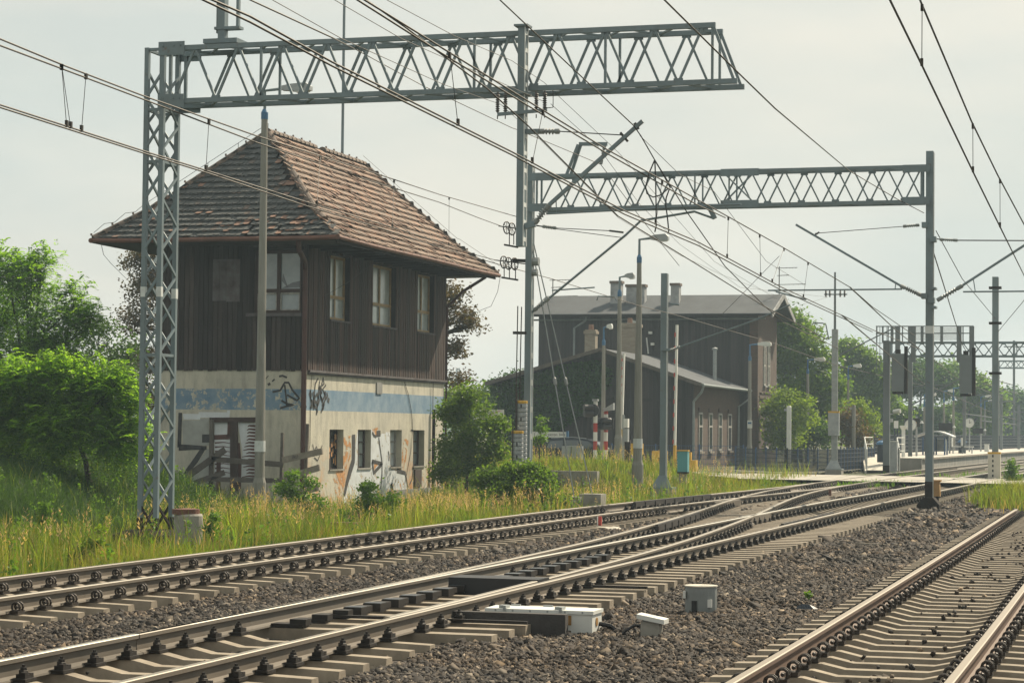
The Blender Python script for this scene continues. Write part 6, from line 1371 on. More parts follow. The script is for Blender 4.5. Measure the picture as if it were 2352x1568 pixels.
fence([(q[0], q[1]) for q in FP], -.15, 1.12, 'fblue', 'fblack', 'dark mesh fence with blue posts running towards the platform ramp', 1.05, .06, dense=.021)
fence([fx(2042, 113.), fx(2066, 113.2)], -.1, 1.1, 'fblack', 'fblack', 'short dark fence panel right of the signal gantry mast', .6, .05, dense=.035)
fence([(-17.5, 142), (-15.5, 175), (-12.5, 225)], .3, 1.35, 'fblack', 'fblack', 'dark blue fence along the back of the platform', 2.5, .1, dense=.03)
# ---------------------------------------------------------------- platform
PZ = .5
ys_ = list(np.arange(120, 330, 6)); edge = [(smooth_tab(A_T, y)-1.55, y) for y in ys_]
r = root('platform', (edge[0][0]-2, 120, -.2), 'long low platform with pale paving and a stained concrete edge wall', 'platform')
b = G()
for (xa, ya_), (xb_, yb_) in zip(edge[:-1], edge[1:]): b.add([(xa-5.2, ya_, PZ), (xa, ya_, PZ), (xb_, yb_, PZ), (xb_-5.2, yb_, PZ)], [(0, 1, 2, 3)])
b.build('paving', 'platform', r)
b = G()
for (xa, ya_), (xb_, yb_) in zip(edge[:-1], edge[1:]): b.add([(xa, ya_, PZ-.002), (xa+.12, ya_, PZ-.002), (xb_+.12, yb_, PZ-.002), (xb_, yb_, PZ-.002), (xa+.12, ya_, PZ-.1), (xb_+.12, yb_, PZ-.1)], [(0, 1, 2, 3), (1, 4, 5, 2)])
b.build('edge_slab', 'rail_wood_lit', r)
b = G()
for (xa, ya_), (xb_, yb_) in zip(edge[:-1], edge[1:]): b.add([(xa+.02, ya_, -.4), (xb_+.02, yb_, -.4), (xb_+.02, yb_, PZ-.06), (xa+.02, ya_, PZ-.06)], [(0, 1, 2, 3)])
xa = edge[0][0]; b.b2((xa-1.3, 119.6, -.4), (xa+.02, 120, PZ-.01)); b.build('edge_wall', 'platwall', r)
rp = root('ramp', (-14, 112, -.1), 'concrete ramp with lit side wall climbing to the near end of the platform', 'ramp')
xa = edge[0][0]; b = G(); p0 = gz(2066, 1082.5, -.1); b.prism([(p0[0]-1.6, p0[1], -.3), (p0[0], p0[1], -.3), (p0[0], p0[1], -.05), (p0[0]-1.6, p0[1], -.05)], (0, .1, 0))
x1_ = xa-1.3; b.add([(p0[0]-1.7, p0[1], -.08), (p0[0], p0[1], -.08), (x1_, 120, PZ), (x1_-1.8, 120, PZ), (p0[0]-1.7, p0[1], -.5), (p0[0], p0[1], -.5), (x1_, 120, -.5), (x1_-1.8, 120, -.5)], [(0, 1, 2, 3), (1, 5, 6, 2), (0, 3, 7, 4), (0, 4, 5, 1)]); b.build('ramp_slab', 'conclight', rp)
for side in (0, 1):
    b = G(); n = 7
    for k in range(n+1):
        t_ = k/n; x = (p0[0]-1.6*side)*(1-t_)+(x1_-1.7*side)*t_; y = p0[1]+(120-p0[1])*t_; z = -.08+(PZ+.08)*t_; b.tube([(x, y, z), (x, y, z+1.05)], .03, 5)
    for h in (.35, .7, 1.05): b.tube([(p0[0]-1.6*side, p0[1], -.08+h), (x1_-1.7*side, 120, PZ+h), (x1_-1.7*side+.1, 122.5, PZ+h)], .024 if h > 1 else .018, 5)
    b.build('handrail', 'white', rp)
def pf(px_, Yv): return gY(px_, 1000, Yv)[0]
# shelter
Ysh = 138.; xl, xr_ = pf(2120, Ysh), pf(2170, Ysh)
r = root('platform_shelter', ((xl+xr_)/2, Ysh, PZ), 'glazed platform waiting shelter with a shallow curved roof', 'shelter'); z1 = gY(2140, 1004, Ysh)[2]
b = G()
for x in (xl, (xl+xr_)/2, xr_):
    for y in (Ysh, Ysh+1.5): b.box((x, y, (PZ+z1)/2), (.09, .09, z1-PZ))
b.build('frame', 'fblue', r)
b = G(); prf = [(xl-.5+(xr_-xl+1.)*k/10, z1+.32*math.sin(math.pi*k/10)) for k in range(11)]; b.prism([(x, Ysh-.4, z) for x, z in prf]+[(x, Ysh-.4, z+.08) for x, z in prf[::-1]], (0, 2.4, 0)); b.build('roof', 'lampgrey', r)
b = G(); b.b2((xl, Ysh+1.5, PZ+.2), (xr_, Ysh+1.52, z1-.1)); b.b2((xl-.01, Ysh, PZ+.2), (xl+.01, Ysh+1.5, z1-.1)); b.b2((xr_-.01, Ysh, PZ+.2), (xr_+.01, Ysh+1.5, z1-.1)); b.build('glass_panel', 'bluegreyglass', r)
b = G(); b.b2((xl+.2, Ysh-.02, 1.0), (xl+.55, Ysh+.02, 2.3)); b.build('timetable', 'white', r)
for i, (x0_, x1_, y0_, y1_, Yv, lb) in enumerate(((2077, 2113, 960, 980, 130., 'black departure board nearest the ramp, behind the slim mast'), (2156, 2188, 971, 989, 150., 'black departure board right of the shelter roof'), (2234, 2259, 983, 995, 172., 'smallest black departure board near the far right mast'))):
    a = gY(x0_, y0_, Yv); c = gY(x1_, y1_, Yv); r = root('departure_board', ((a[0]+c[0])/2, Yv, PZ), lb, 'display board', 'departure boards')
    b = G(); b.b2((a[0], Yv, c[2]), (c[0], Yv+.2, a[2])); b.build('casing', 'black', r); b = G(); b.tube([(c[0]-.2, Yv+.1, PZ), (c[0]-.2, Yv+.1, a[2]+.1)], .06, 6); b.build('post', 'lampgrey', r); b = G(); b.lathe((c[0]+.1, Yv, c[2]+.2), [(.12, 0), (.02, .16)], 8); b.build('speaker', 'white', r)
a = gY(2095, 969, 129.5); c = gY(2105, 981, 129.5); b = G(); b.b2((a[0], 129.5, c[2]), (c[0], 129.53, a[2])); b.cur = 1; b.bar((a[0]+.06, 129.48, c[2]+.06), (c[0]-.06, 129.48, a[2]-.06), .01, .03); b.bar((a[0]+.06, 129.48, a[2]-.06), (c[0]-.06, 129.48, c[2]+.06), .01, .03); solo(b, 'warning_sign', ['yellow', 'black'], 'small yellow warning sign hanging below the nearest departure board', 'sign')
for (px_, py_, Yv, rr, lb) in ((2091, 976, 128., .3, 'round platform clock behind the slim mast'), (2226, 971, 165., .32, 'round platform clock right of the right signal box')):
    c = gY(px_, py_, Yv-.3); r = root('platform_clock', (c[0], Yv, PZ), lb, 'clock', 'platform clocks'); b = G(); b.lathe(c, [(rr, 0), (rr, .12)], 18, (0, 1, 0)); b.build('face', 'white', r)
    b = G(); b.lathe(c+np.array((0, .02, 0)), [(rr+.04, 0), (rr+.04, .1)], 18, (0, 1, 0)); b.build('rim', 'lampgrey', r); b = G(); b.bar(c+np.array((0, -.01, 0)), c+np.array((.05, -.01, rr*.8)), .012, .03); b.bar(c+np.array((0, -.01, 0)), c+np.array((rr*.45, -.01, .05)), .012, .04); b.build('hand', 'black', r)
    b = G(); b.tube([(c[0], Yv, PZ), (c[0], Yv, c[2])], .05, 6); b.build('post', 'lampgrey', r)
a = gY(2053, 966, 126.); c = gY(2063, 983, 126.); r = root('station_name_sign', (a[0], 126, PZ), 'white station name board on two posts by the ramp', 'sign'); b = G(); b.b2((a[0], 126, c[2]), (c[0], 126.04, a[2])); b.build('panel', 'white', r); b = G(); b.tube([(a[0]+.03, 126.05, PZ-.5), (a[0]+.03, 126.05, a[2])], .03, 5); b.tube([(c[0]-.03, 126.05, PZ-.5), (c[0]-.03, 126.05, a[2])], .03, 5); b.build('post', 'fblack', r)
a = gY(2042, 961, 110.); c = gY(2051, 969, 110.); r = root('platform_number_sign', (a[0], 110, 0), 'small white platform number sign beside the signal gantry mast', 'sign'); b = G(); b.b2((a[0]-.1, 110, c[2]), (c[0], 110.03, a[2])); b.build('panel', 'white', r); text('1', .16, ((a[0]+c[0])/2, 110, (a[2]+c[2])/2), (1, 0, 0), (0, 0, 1), 'gblack', r)
b = G(); c = gY(2052, 945, 110.); b.lathe(c, [(.09, 0), (.11, .1), (.11, .36)], 10, (1, -.3, .1)); b.cur = 1; b.tube([(c[0]-.35, 109.7, c[2]-.15), c+np.array((.05, 0, -.1))], .025, 5); solo(b, 'camera', ['white', 'lampgrey'], 'white security camera on the signal gantry mast', 'camera')
a = gY(2041, 1014, 112.5); c = gY(2060, 1033, 112.5); b = G(); b.b2((a[0], 112.5, -.2), (c[0], 113, a[2])); b.cur = 1; b.b2((a[0]-.02, 112.46, a[2]), (c[0]+.02, 113.04, a[2]+.04)); solo(b, 'equipment_cabinet', ['lampgrey', 'white'], 'pale grey equipment cabinet right of the signal gantry mast', 'cabinet')
x = pf(2075, 124.); zt_ = gY(2075, 978, 124.)[2]; b = G(); b.lathe((x, 124, PZ-.3), [(.1, 0), (.1, zt_-PZ+.1), (.2, zt_-PZ+.25), (.2, zt_-PZ+.33)], 12); solo(b, 'bollard_light', 'white', 'thick white column with a flared head at the top of the ramp', 'column')
for i, px_ in enumerate((2200, 2222)):
    x = pf(px_, 150.); r = root('platform_bench', (x, 150, PZ), ('white platform bench beside the blue bin', 'white platform bench right of the slim distant mast')[i], 'bench', 'platform benches'); b = G(); b.box((x, 150, PZ+.45), (.8, .45, .06)); b.build('seat', 'white', r); b = G(); b.box((x-.38, 150.2, PZ+.75), (.08, .5, .55)); b.build('backrest', 'white', r); b = G(); b.box((x-.3, 150, PZ+.22), (.06, .4, .44)); b.box((x+.3, 150, PZ+.22), (.06, .4, .44)); b.build('leg', 'lampgrey', r)
for i, (px_, Yv) in enumerate(((2210, 152.), (2026, 116.))):
    x = pf(px_, Yv); r = root('litter_bin', (x, Yv, PZ), ('blue topped litter bin between the platform benches', 'blue topped litter bin behind the ramp handrail')[i], 'litter bin', 'litter bins'); b = G(); b.lathe((x, Yv, PZ-.2), [(.25, 0), (.25, .9)], 12); b.build('body', 'fblack', r); b = G(); b.lathe((x, Yv, PZ+.7), [(.3, 0), (.28, .12), (.1, .22)], 12); b.build('hood', 'lampblue', r)
a = gY(2261, 1020, 168.); c = gY(2271, 1045, 168.); b = G(); b.b2((a[0], 168, PZ), (c[0], 168.4, a[2])); b.cur = 1; b.b2((a[0]-.03, 167.96, a[2]), (c[0]+.03, 168.44, a[2]+.05)); solo(b, 'ticket_machine', ['white', 'lampgrey'], 'white ticket machine left of the dark far right mast', 'ticket machine')
# pylon on the horizon
r = root('pylon', gY(1052, 900, 600.)*np.array((1, 1, 0)), 'tiny lattice power pylon on the horizon right of the signal box', 'pylon'); x = gY(1052, 860, 600.)[0]; zt_ = gY(1052, 845, 600.)[2]
b = G()
for s in (-1, 1):
    for d_ in (-1, 1): b.bar((x+s*1.6, 600+d_*1.6, 0), (x+s*.3, 600+d_*.3, zt_), .16)
zz = 0; k = 1
while zz < zt_-1: w1 = 1.6-1.3*zz/zt_; b.bar((x-k*w1, 598.6, zz), (x+k*w1*.9, 598.6, zz+1.6), .1); b.bar((x+k*w1, 598.6, zz), (x-k*w1*.9, 598.6, zz+1.6), .1); zz += 1.6; k = -k
b.build('tower', 'steel_far', r); b = G(); b.bar((x, 600, zt_*.72), (x+6., 600, zt_*.6), .2); b.bar((x, 600, zt_*.62), (x+6., 600, zt_*.6), .2); b.bar((x+6, 600, zt_*.6), (x+6, 600, zt_*.45), .25); b.build('cross_arm', 'steel_far', r)
# ---------------------------------------------------------------- vegetation
def unit(n):
    v = RNG.normal(size=(n, 3)); return v/np.linalg.norm(v, axis=1)[:, None]
def quads_from(P, A, B):
    """diamond leaves: centre P, half axes A (long) and B (wide)"""
    n = len(P); V_ = np.stack([P-A, P+B, P+A, P-B], 1).reshape(-1, 3); return V_, np.arange(4*n).reshape(-1, 4)
def simple_leaves(P, size, droop=.2):
    n = len(P); a = unit(n); a[:, 2] = a[:, 2]*.6-droop; a /= np.linalg.norm(a, axis=1)[:, None]
    c = np.cross(a, unit(n)); c /= np.maximum(np.linalg.norm(c, axis=1), 1e-6)[:, None]; s = size*RNG.uniform(.6, 1.3, n)[:, None]
    return quads_from(P, a*s*.5, c*s*.28)
def fronds(P, out, L=.38, nl=8, lw=.034, ll=.085):
    n = len(P); d = out*.8+unit(n)*.7+np.array((0, 0, .15)); d /= np.linalg.norm(d, axis=1)[:, None]; L = L*RNG.uniform(.6, 1.25, n)
    s = np.cross(d, np.array((0, 0, 1.))); s /= np.maximum(np.linalg.norm(s, axis=1), 1e-6)[:, None]; s = s*.9+unit(n)*.3
    Vs, k = [], 0
    for i in range(nl):
        t = (i+.6)/nl
        for sg in (-1, 1):
            p = P+d*(L*t)[:, None]-np.array((0, 0, 1.))*(L*.45*t*t)[:, None]; a = s*sg*.9+d*.45; a /= np.linalg.norm(a, axis=1)[:, None]
            w = np.cross(a, unit(n)*.5+np.array((0, 0, 1.))); w /= np.maximum(np.linalg.norm(w, axis=1), 1e-6)[:, None]; sc = 1-.35*t
            Vs.append(np.stack([p, p+a*ll*.5*sc+w*lw*.5, p+a*ll*sc, p+a*ll*.5*sc-w*lw*.5], 1))
    V_ = np.concatenate(Vs, 0).reshape(-1, 3); return V_, np.arange(len(V_)).reshape(-1, 4)
def crown(lobes, ncl, per, sig, kind, size, inner=.45):
    c = np.array([l[0] for l in lobes]); r = np.array([l[1] for l in lobes]); w = r**1.75; w /= w.sum(); i = RNG.choice(len(lobes), ncl, p=w)
    u_ = unit(ncl); rad = r[i]*(inner+(1.05-inner)*RNG.random(ncl)**.55); u_[:, 2] *= .9; C_ = c[i]+u_*rad[:, None]
    P = np.repeat(C_, per, 0)+RNG.normal(size=(ncl*per, 3))*sig*np.array((1, 1, .75)); out = np.repeat(u_, per, 0)
    return fronds(P, out, *size) if kind == 'frond' else simple_leaves(P, size)
def limbs(base, lobes, r0, m='bark'):
    b = G(); base = np.array(base, float); c = np.mean([l[0] for l in lobes], 0); top = base*.45+np.array((c[0], c[1], c[2]))*.55
    b.tube([base-np.array((0, 0, .3)), base*.6+top*.4+np.array((.05*r0, 0, 0)), top], [r0*1.2, r0*.85, r0*.6], 7)
    for (p, r) in lobes:
        p = np.array(p, float); mid = (top+p)/2+np.array((random.uniform(-.2, .2), random.uniform(-.2, .2), random.uniform(-.1, .3))); b.tube([top*.8+base*.2, mid, p], [r0*.5, r0*.32, r0*.12], 5)
        for k in range(4): e = p+np.array(unit(1)[0])*r*.75; b.tube([mid*.4+p*.6, e], [r0*.2, r0*.05], 4)
    return b
def tree(name, label, Yv, lob, base_px, n, per, sig, kind, size, m, r0=.15, cat='tree', group=None, z0=None, dy=.6, inner=.45):
    sc = lambda px_: math.hypot(gY(px_, 900, Yv)[0], Yv)*1.0/F
    L_ = []
    for (x, y, r) in lob:
        yy = Yv+random.uniform(-1, 1)*r*sc(x)*dy; L_.append((gY(x, y, yy), r*sc(x)))
    ex = []
    for c_, r_ in L_:
        ex.append((c_, r_*.78))
        for k in range(6):
            d_ = unit(1)[0]; d_[2] = abs(d_[2])*.9-.25; ex.append((c_+d_*r_*random.uniform(.6, .95), r_*random.uniform(.22, .45)))
    Lx = ex
    bx = gY(base_px, 1000, Yv)[0]; bz = float(zg(bx, Yv)) if z0 is None else z0
    t = root(name, (bx, Yv, bz), label, cat, group)
    limbs((bx, Yv, bz), L_, r0).build('trunk', 'bark', t)
    V_, q = crown(Lx, n, per, sig, kind, size, inner)
    if kind == 'frond' and per > 8:
        i_ = RNG.choice(len(L_), 60); dd = unit(60); dd[:, 2] = np.abs(dd[:, 2])+.35; dd /= np.linalg.norm(dd, axis=1)[:, None]; st_ = np.array([L_[k][0]+dd[j]*L_[k][1]*.8 for j, k in enumerate(i_)]); g_ = dd*.5+np.array((0, 0, .8))
        ln = RNG.uniform(.25, .7, 60); Ps = np.concatenate([st_+g_*(ln*t_)[:, None] for t_ in np.linspace(0, 1, 12)]); v2, q2 = fronds(Ps, unit(len(Ps))*np.array((1, 1, .3)), .3, *size[1:]); q = np.concatenate([q, q2+len(V_)]); V_ = np.concatenate([V_, v2])
    V_[:, 2] = np.maximum(V_[:, 2], bz+.02); meshnp('crown', V_, q, m, t); return t
FS = (.46, 8, .048, .11)
tree('robinia_tree', 'large bright green robinia at the left edge with feathery tops', 66., [(60, 660, 62), (-40, 690, 90), (120, 730, 62), (20, 790, 95), (120, 830, 75), (40, 930, 110), (-60, 940, 130), (95, 610, 26), (15, 615, 32), (175, 690, 26), (200, 745, 22), (130, 960, 60)], 40, 1050, 10, .26, 'frond', FS, 'robinia', .16, z0=.0)
tree('robinia_tree', 'lower bright robinia thicket between the left edge and the lattice column', 53., [(235, 900, 40), (280, 965, 40), (190, 960, 55), (305, 1005, 26), (245, 1020, 45), (120, 1000, 55), (180, 880, 34), (270, 880, 18), (40, 980, 60), (-30, 960, 60), (70, 930, 40), (60, 885, 42), (0, 880, 48), (125, 865, 34), (130, 940, 36), (300, 915, 14)], 210, 800, 9, .22, 'frond', (.46, 8, .046, .105), 'thicket', .08, z0=.4, inner=.6)
tree('bushy_tree', 'duller green tree behind the robinias, left of the brown tree', 84., [(225, 770, 48), (250, 840, 60), (290, 880, 52), (200, 850, 55), (270, 960, 60), (300, 800, 25)], 250, 900, 8, .3, 'simple', .15, 'green3', .15, z0=.2)
tree('chestnut_tree', 'tall chestnut with browned leaves showing on both sides behind the signal box', 94., [(330, 655, 48), (305, 740, 46), (335, 830, 60), (420, 700, 110), (690, 730, 200), (970, 720, 80), (1035, 680, 40), (1060, 735, 36), (1035, 800, 30), (1040, 870, 32), (330, 920, 60), (310, 600, 30), (340, 590, 30), (1085, 745, 16)], 680, 4600, 9, .22, 'simple', .15, 'brownleaf', .35, z0=-.4, inner=.5)
tree('shrub', 'tall willowy shrub against the right end of the signal box', 76., [(1075, 955, 62), (1050, 1040, 56), (1115, 1010, 52), (1030, 1085, 40), (1100, 1085, 52), (1080, 905, 34), (1040, 950, 36), (1135, 975, 30), (1140, 1040, 30)], 1070, 1700, 10, .15, 'simple', .115, 'green1', .06, 'shrub', z0=-.5)
tree('shrub', 'rounded glossy bush in front of the second gantry mast', 58.5, [(1180, 1105, 48), (1235, 1130, 50), (1140, 1135, 42), (1270, 1155, 34), (1190, 1165, 40), (1215, 1085, 30), (1120, 1100, 28), (1150, 1165, 32), (1250, 1100, 22)], 1200, 1700, 10, .12, 'simple', .1, 'green1', .05, 'shrub', z0=-.6)
tree('shrub', 'pale weedy shrub in the grass right of the tall lamp post', 56., [(690, 1150, 34), (655, 1125, 26), (725, 1160, 26), (670, 1095, 16), (710, 1110, 16)], 685, 420, 7, .1, 'simple', .085, 'weed', .03, 'shrub', z0=-.6)
tree('shrub', 'leafy sapling clump in front of the graffitied wall', 53., [(855, 1165, 36), (825, 1185, 26), (890, 1185, 26), (848, 1125, 18), (905, 1150, 16), (800, 1190, 18)], 850, 620, 7, .1, 'simple', .09, 'weed', .03, 'shrub', z0=-.6)
tree('shrub', 'lighter sapling right behind the retaining wall end', 83., [(1240, 985, 12), (1237, 1010, 14), (1243, 965, 7)], 1240, 90, 7, .1, 'simple', .11, 'weed', .03, 'shrub', z0=.3)
tree('hedge_tree', 'hazy green trees on the skyline right of the signal box, nearer part', 150., [(1050, 920, 32), (1090, 920, 30), (1020, 930, 30), (1125, 900, 26), (1080, 960, 40), (1130, 940, 30)], 1070, 700, 7, .4, 'simple', .26, 'green1', .2, z0=-.3)
tree('yellowing_tree', 'small yellowing tree just right of the signal box corner', 118., [(1042, 900, 18), (1035, 930, 26), (1060, 940, 24)], 1045, 240, 7, .3, 'simple', .2, 'green2', .1, z0=-.3)
tree('ivy_tree', 'dense dark tree beside the left end of the station wing', 119., [(1170, 900, 38), (1150, 960, 40), (1200, 950, 45), (1190, 870, 20), (1140, 895, 18)], 1165, 900, 8, .3, 'simple', .18, 'ivy', .15, z0=-.3)
tree('big_tree', 'big dark green tree behind the station building gable', 152., [(1800, 745, 45), (1830, 780, 52), (1855, 830, 62), (1790, 830, 60), (1880, 890, 62), (1820, 930, 80), (1900, 970, 50), (1780, 990, 60), (1915, 900, 30), (1780, 770, 40)], 1830, 3600, 8, .42, 'simple', .27, 'green1', .4, z0=-.3)
tree('yellowish_shrub', 'light yellow-green shrub right of the brick facade', 133., [(1800, 920, 34), (1830, 965, 40), (1790, 985, 38), (1850, 925, 18), (1772, 940, 24), (1815, 1010, 34), (1775, 1010, 26)], 1805, 900, 7, .3, 'simple', .2, 'green2', .1, 'shrub', z0=-.2)
tree('shrub', 'dull bluish shrub between the yellow-green shrub and the pale mast', 136., [(1870, 990, 34), (1895, 1005, 26), (1850, 1010, 26)], 1870, 420, 7, .3, 'simple', .2, 'green3', .1, 'shrub', z0=-.2)
tree('rusty_shrub', 'reddish brown shrub left of the signal gantry mast', 141., [(1960, 1000, 32), (1940, 975, 24), (1975, 1010, 24), (1955, 960, 22)], 1958, 480, 7, .3, 'simple', .2, 'redleaf', .1, 'shrub', z0=-.2)
tree('shrub', 'green shrub leaning over the reddish shrub', 143., [(1985, 965, 26), (2000, 990, 24), (1965, 935, 16)], 1990, 360, 7, .3, 'simple', .2, 'green2', .1, 'shrub', z0=-.2)
for i, (Yv, lob, bx, n, m, lb) in enumerate(((188., [(1955, 815, 34), (1985, 850, 44), (1945, 900, 46), (2010, 920, 50), (1960, 970, 50), (2030, 870, 26), (2040, 960, 45)], 1980, 2600, 'green1', 'tall tree between the pale mast and the signal gantry'),
    (225., [(2075, 880, 48), (2120, 855, 42), (2155, 880, 48), (2100, 980, 50), (2160, 980, 50), (2060, 970, 40)], 2110, 2600, 'green3', 'hazy tree behind the signal gantry, between its boxes'),
    (250., [(2195, 872, 42), (2235, 905, 48), (2275, 935, 40), (2190, 970, 48), (2250, 985, 40)], 2215, 1900, 'green1', 'hazy tree below the right signal box'),
    (310., [(2290, 950, 38), (2330, 925, 30), (2275, 990, 36), (2330, 980, 44), (2375, 950, 44), (2360, 1000, 36)], 2320, 2200, 'green3', 'pale hazy tree at the right edge behind the far masts'))):
    tree('tree', lb, Yv, lob, bx, int(n*1.5), 7, .0022*Yv, 'simple', .0016*Yv, m, .3, 'tree', 'trees along the far platform', z0=0)
# ivy on the gable wall
poly = [(1146, 880), (1230, 856), (1300, 838), (1372, 826), (1402, 845), (1395, 890), (1375, 925), (1335, 955), (1290, 985), (1230, 1012), (1146, 1012)]
pw = np.array([gY(x, y, 117.85) for x, y in poly]); n = 11000; xs_ = RNG.uniform(pw[:, 0].min(), pw[:, 0].max(), n); zs_ = RNG.uniform(pw[:, 2].min(), pw[:, 2].max(), n)
ins = np.zeros(n, bool); j = len(pw)-1
for i in range(len(pw)):
    xi, zi, xj, zj = pw[i, 0], pw[i, 2], pw[j, 0], pw[j, 2]
    ins ^= ((zi > zs_) != (zj > zs_)) & (xs_ < (xj-xi)*(zs_-zi)/(zj-zi+1e-9)+xi); j = i
P = np.stack([xs_, 117.88-np.abs(RNG.normal(size=n))*.16, zs_], -1)[ins]; P[:, 0] += RNG.normal(size=len(P))*.12
V_, q = simple_leaves(P, .2, .5); tag(meshnp('ivy', V_, q, 'ivy'), 'dark ivy covering the left half of the boarded wing gable', 'ivy')
# far wood on the horizon
nx_ = 240; px_ = RNG.uniform(-300, 2700, nx_); L_ = []
for x in px_: Yv = RNG.uniform(420, 520); z = RNG.uniform(2., 5.5); p = gY(x, 950, Yv); L_.append((np.array((p[0], Yv, z)), RNG.uniform(3, 6)))
V_, q = crown(L_, 5200, 5, 1.1, 'simple', 1.2); V_[:, 2] = np.maximum(V_[:, 2], 0); tag(meshnp('distant_wood', V_, q, 'green3', kind='stuff'), 'far-off wood along the horizon', 'wood')
# ---------------------------------------------------------------- grass
def blades(P, h, w, bend=.35):
    n = len(P); a = RNG.uniform(0, 2*math.pi, n); s = np.stack([np.cos(a), np.sin(a), np.zeros(n)], -1); b = RNG.uniform(0, 2*math.pi, n); d = np.stack([np.cos(b), np.sin(b), np.zeros(n)], -1)
    h = h*RNG.uniform(.55, 1.25, n); w = w*RNG.uniform(.7, 1.3, n); be = bend*RNG.uniform(.2, 1.6, n); U = np.array((0, 0, 1.))
    m_ = P+U*(h*.55)[:, None]+d*(h*be*.3)[:, None]; t = P+U*(h*(1-be*.3))[:, None]+d*(h*be)[:, None]
    V_ = np.stack([P-s*(w/2)[:, None], P+s*(w/2)[:, None], m_+s*(w*.4)[:, None], m_-s*(w*.4)[:, None], t+s*(w*.06)[:, None], t-s*(w*.06)[:, None]], 1).reshape(-1, 3)
    k = 6*np.arange(n)[:, None, None]; F_ = (np.array([[0, 1, 2, 3], [3, 2, 4, 5]])[None]+k).reshape(-1, 4); return V_, F_
def patch(x, y): return .5+.5*np.sin(x*.9+1.7*np.sin(y*.35))*np.cos(y*.55+1.3*np.sin(x*.5))
CLEAR = [(gz(1318, 1165, -.35), .5, 4), (gz(1361, 1165, -.35), .55, 4), ((-21.3, 45.9, 0), 1.2, 9), (gz(432, 1243, -.62), .45, 4), (gz(795, 1228, -.5), .5, 3), (gY(1523, 1100, 77.), .5, 4)]
def cleared(x, y):
    k = np.zeros(len(x), bool)
    for c, r, L in CLEAR:
        t = (c[1]+.3-y); xl = c[0]*(y/c[1]); k |= (t > 0) & (t < L) & (np.abs(x-xl) < r)
    return k
def field(areas, filt):
    X_, Y_ = [], []
    for (ar, d) in areas: x, y = scatter(ar, d); X_.append(x); Y_.append(y)
    x = np.concatenate(X_); y = np.concatenate(Y_); k = filt(x, y) & (~cleared(x, y) | (RNG.random(len(x)) < .12)); x, y = x[k], y[k]; P = np.stack([x, y, zg(x, y)-.02], -1); k = in_view(P, 3.5, 1.5); return P[k]
ballx = lambda y: np.interp(y, [a for a, b in A_T], [b for a, b in A_T])-1.75
notbox = lambda x, y: ~((x > BX0-.1) & (x < BX1+.1) & (y > BY0-.1) & (y < BY1+.2))
bankish = lambda x, y: ss(-21.5, -24.5, x+.12*(y-46))*ss(42.5, 46.5, y)
P = field([((-24, -13, 19, 34), 520), ((-30, -13, 34, 50), 330), ((-32, -13, 50, 66), 240), ((-26, -13.2, 66, 80), 150), ((-30, -16, 80, 96), 150), ((-24, -13, 80, 87), 90)], lambda x, y: (x < ballx(y)-.02+.5*(RNG.random(len(x)) < .1)) & notbox(x, y) & (RNG.random(len(x)) > bankish(x, y)*.9) & (RNG.random(len(x)) < .45+.55*patch(x, y)) & ~((y > 79.5) & (y < 81.2) & (x < -20.0) & (x > -24)) & ~((y > 86.4) & (x > -18.5)))
hh = .28+.4*patch(P[:, 0]*.7, P[:, 1]*.8); hh *= .55+.45*ss(.0, 1.6, ballx(P[:, 1])-P[:, 0])
hh = np.where(P[:, 1] > 66, hh*.85, hh); far = np.clip(P[:, 1]/45, .6, 2.); V_, q = blades(P, hh, .011*far); meshnp('verge_grass', V_, q, 'grass', kind='stuff'); print('verge', len(P))
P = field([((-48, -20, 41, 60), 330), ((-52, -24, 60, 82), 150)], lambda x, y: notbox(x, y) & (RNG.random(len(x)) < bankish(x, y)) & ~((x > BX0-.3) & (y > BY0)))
V_, q = blades(P, .34+.4*patch(P[:, 0], P[:, 1]), .02, .7); meshnp('bank_grass', V_, q, 'grass_shaded', kind='stuff'); print('bank', len(P))
P = field([((-6.2, 4, 57, 74), 260), ((-6.5, 6, 74, 96), 120)], lambda x, y: (x > np.interp(y, [a for a, b in B_T], [b for a, b in B_T])+2.0+1.0*ss(68, 58, y)*3.2-.0) & (RNG.random(len(x)) < (.35+.75*patch(x*1.3, y))*ss(57.2, 62, y+1.5*np.sin(x*2.1)+.8*np.sin(x*5.3))*ss(1.6, 3.2, x-np.interp(y, [a for a, b in B_T], [b for a, b in B_T])-3.2*ss(68, 58, y)+.6*np.sin(y*1.9))) & ~((y > 84.8) & (y < 96) & (x < -3.9)))
P[:, 2] = -.33; V_, q = blades(P, .2+.62*patch(P[:, 0]*.8, P[:, 1]*.7), .02); meshnp('verge_grass', V_, q, 'grass', kind='stuff'); print('right', len(P))
P = field([((-24, -13.5, 20, 34), 26), ((-30, -13.5, 34, 66), 30), ((-26, -14, 66, 95), 16)], lambda x, y: (x < ballx(y)-.5) & notbox(x, y) & (bankish(x, y) < .3) & (RNG.random(len(x)) < patch(x*1.9+1, y*1.3)**1.5*1.3))
V_, q = blades(P, np.full(len(P), .85), .02, .25); meshnp('tall_grass', V_, q, 'grass', kind='stuff')
P = field([((-24, -13.5, 20, 34), 22), ((-30, -13.5, 34, 66), 14), ((-26, -14, 66, 95), 9), ((-4.6, 4, 59, 80), 20)], lambda x, y: ((x < ballx(y)-.3) | (x > -5)) & notbox(x, y) & (bankish(x, y) < .4) & (RNG.random(len(x)) < patch(x*1.3+5, y*1.7)))
V_, q = blades(P, np.full(len(P), .6), .017, .4); meshnp('dry_grass', V_, q, 'straw', kind='stuff')
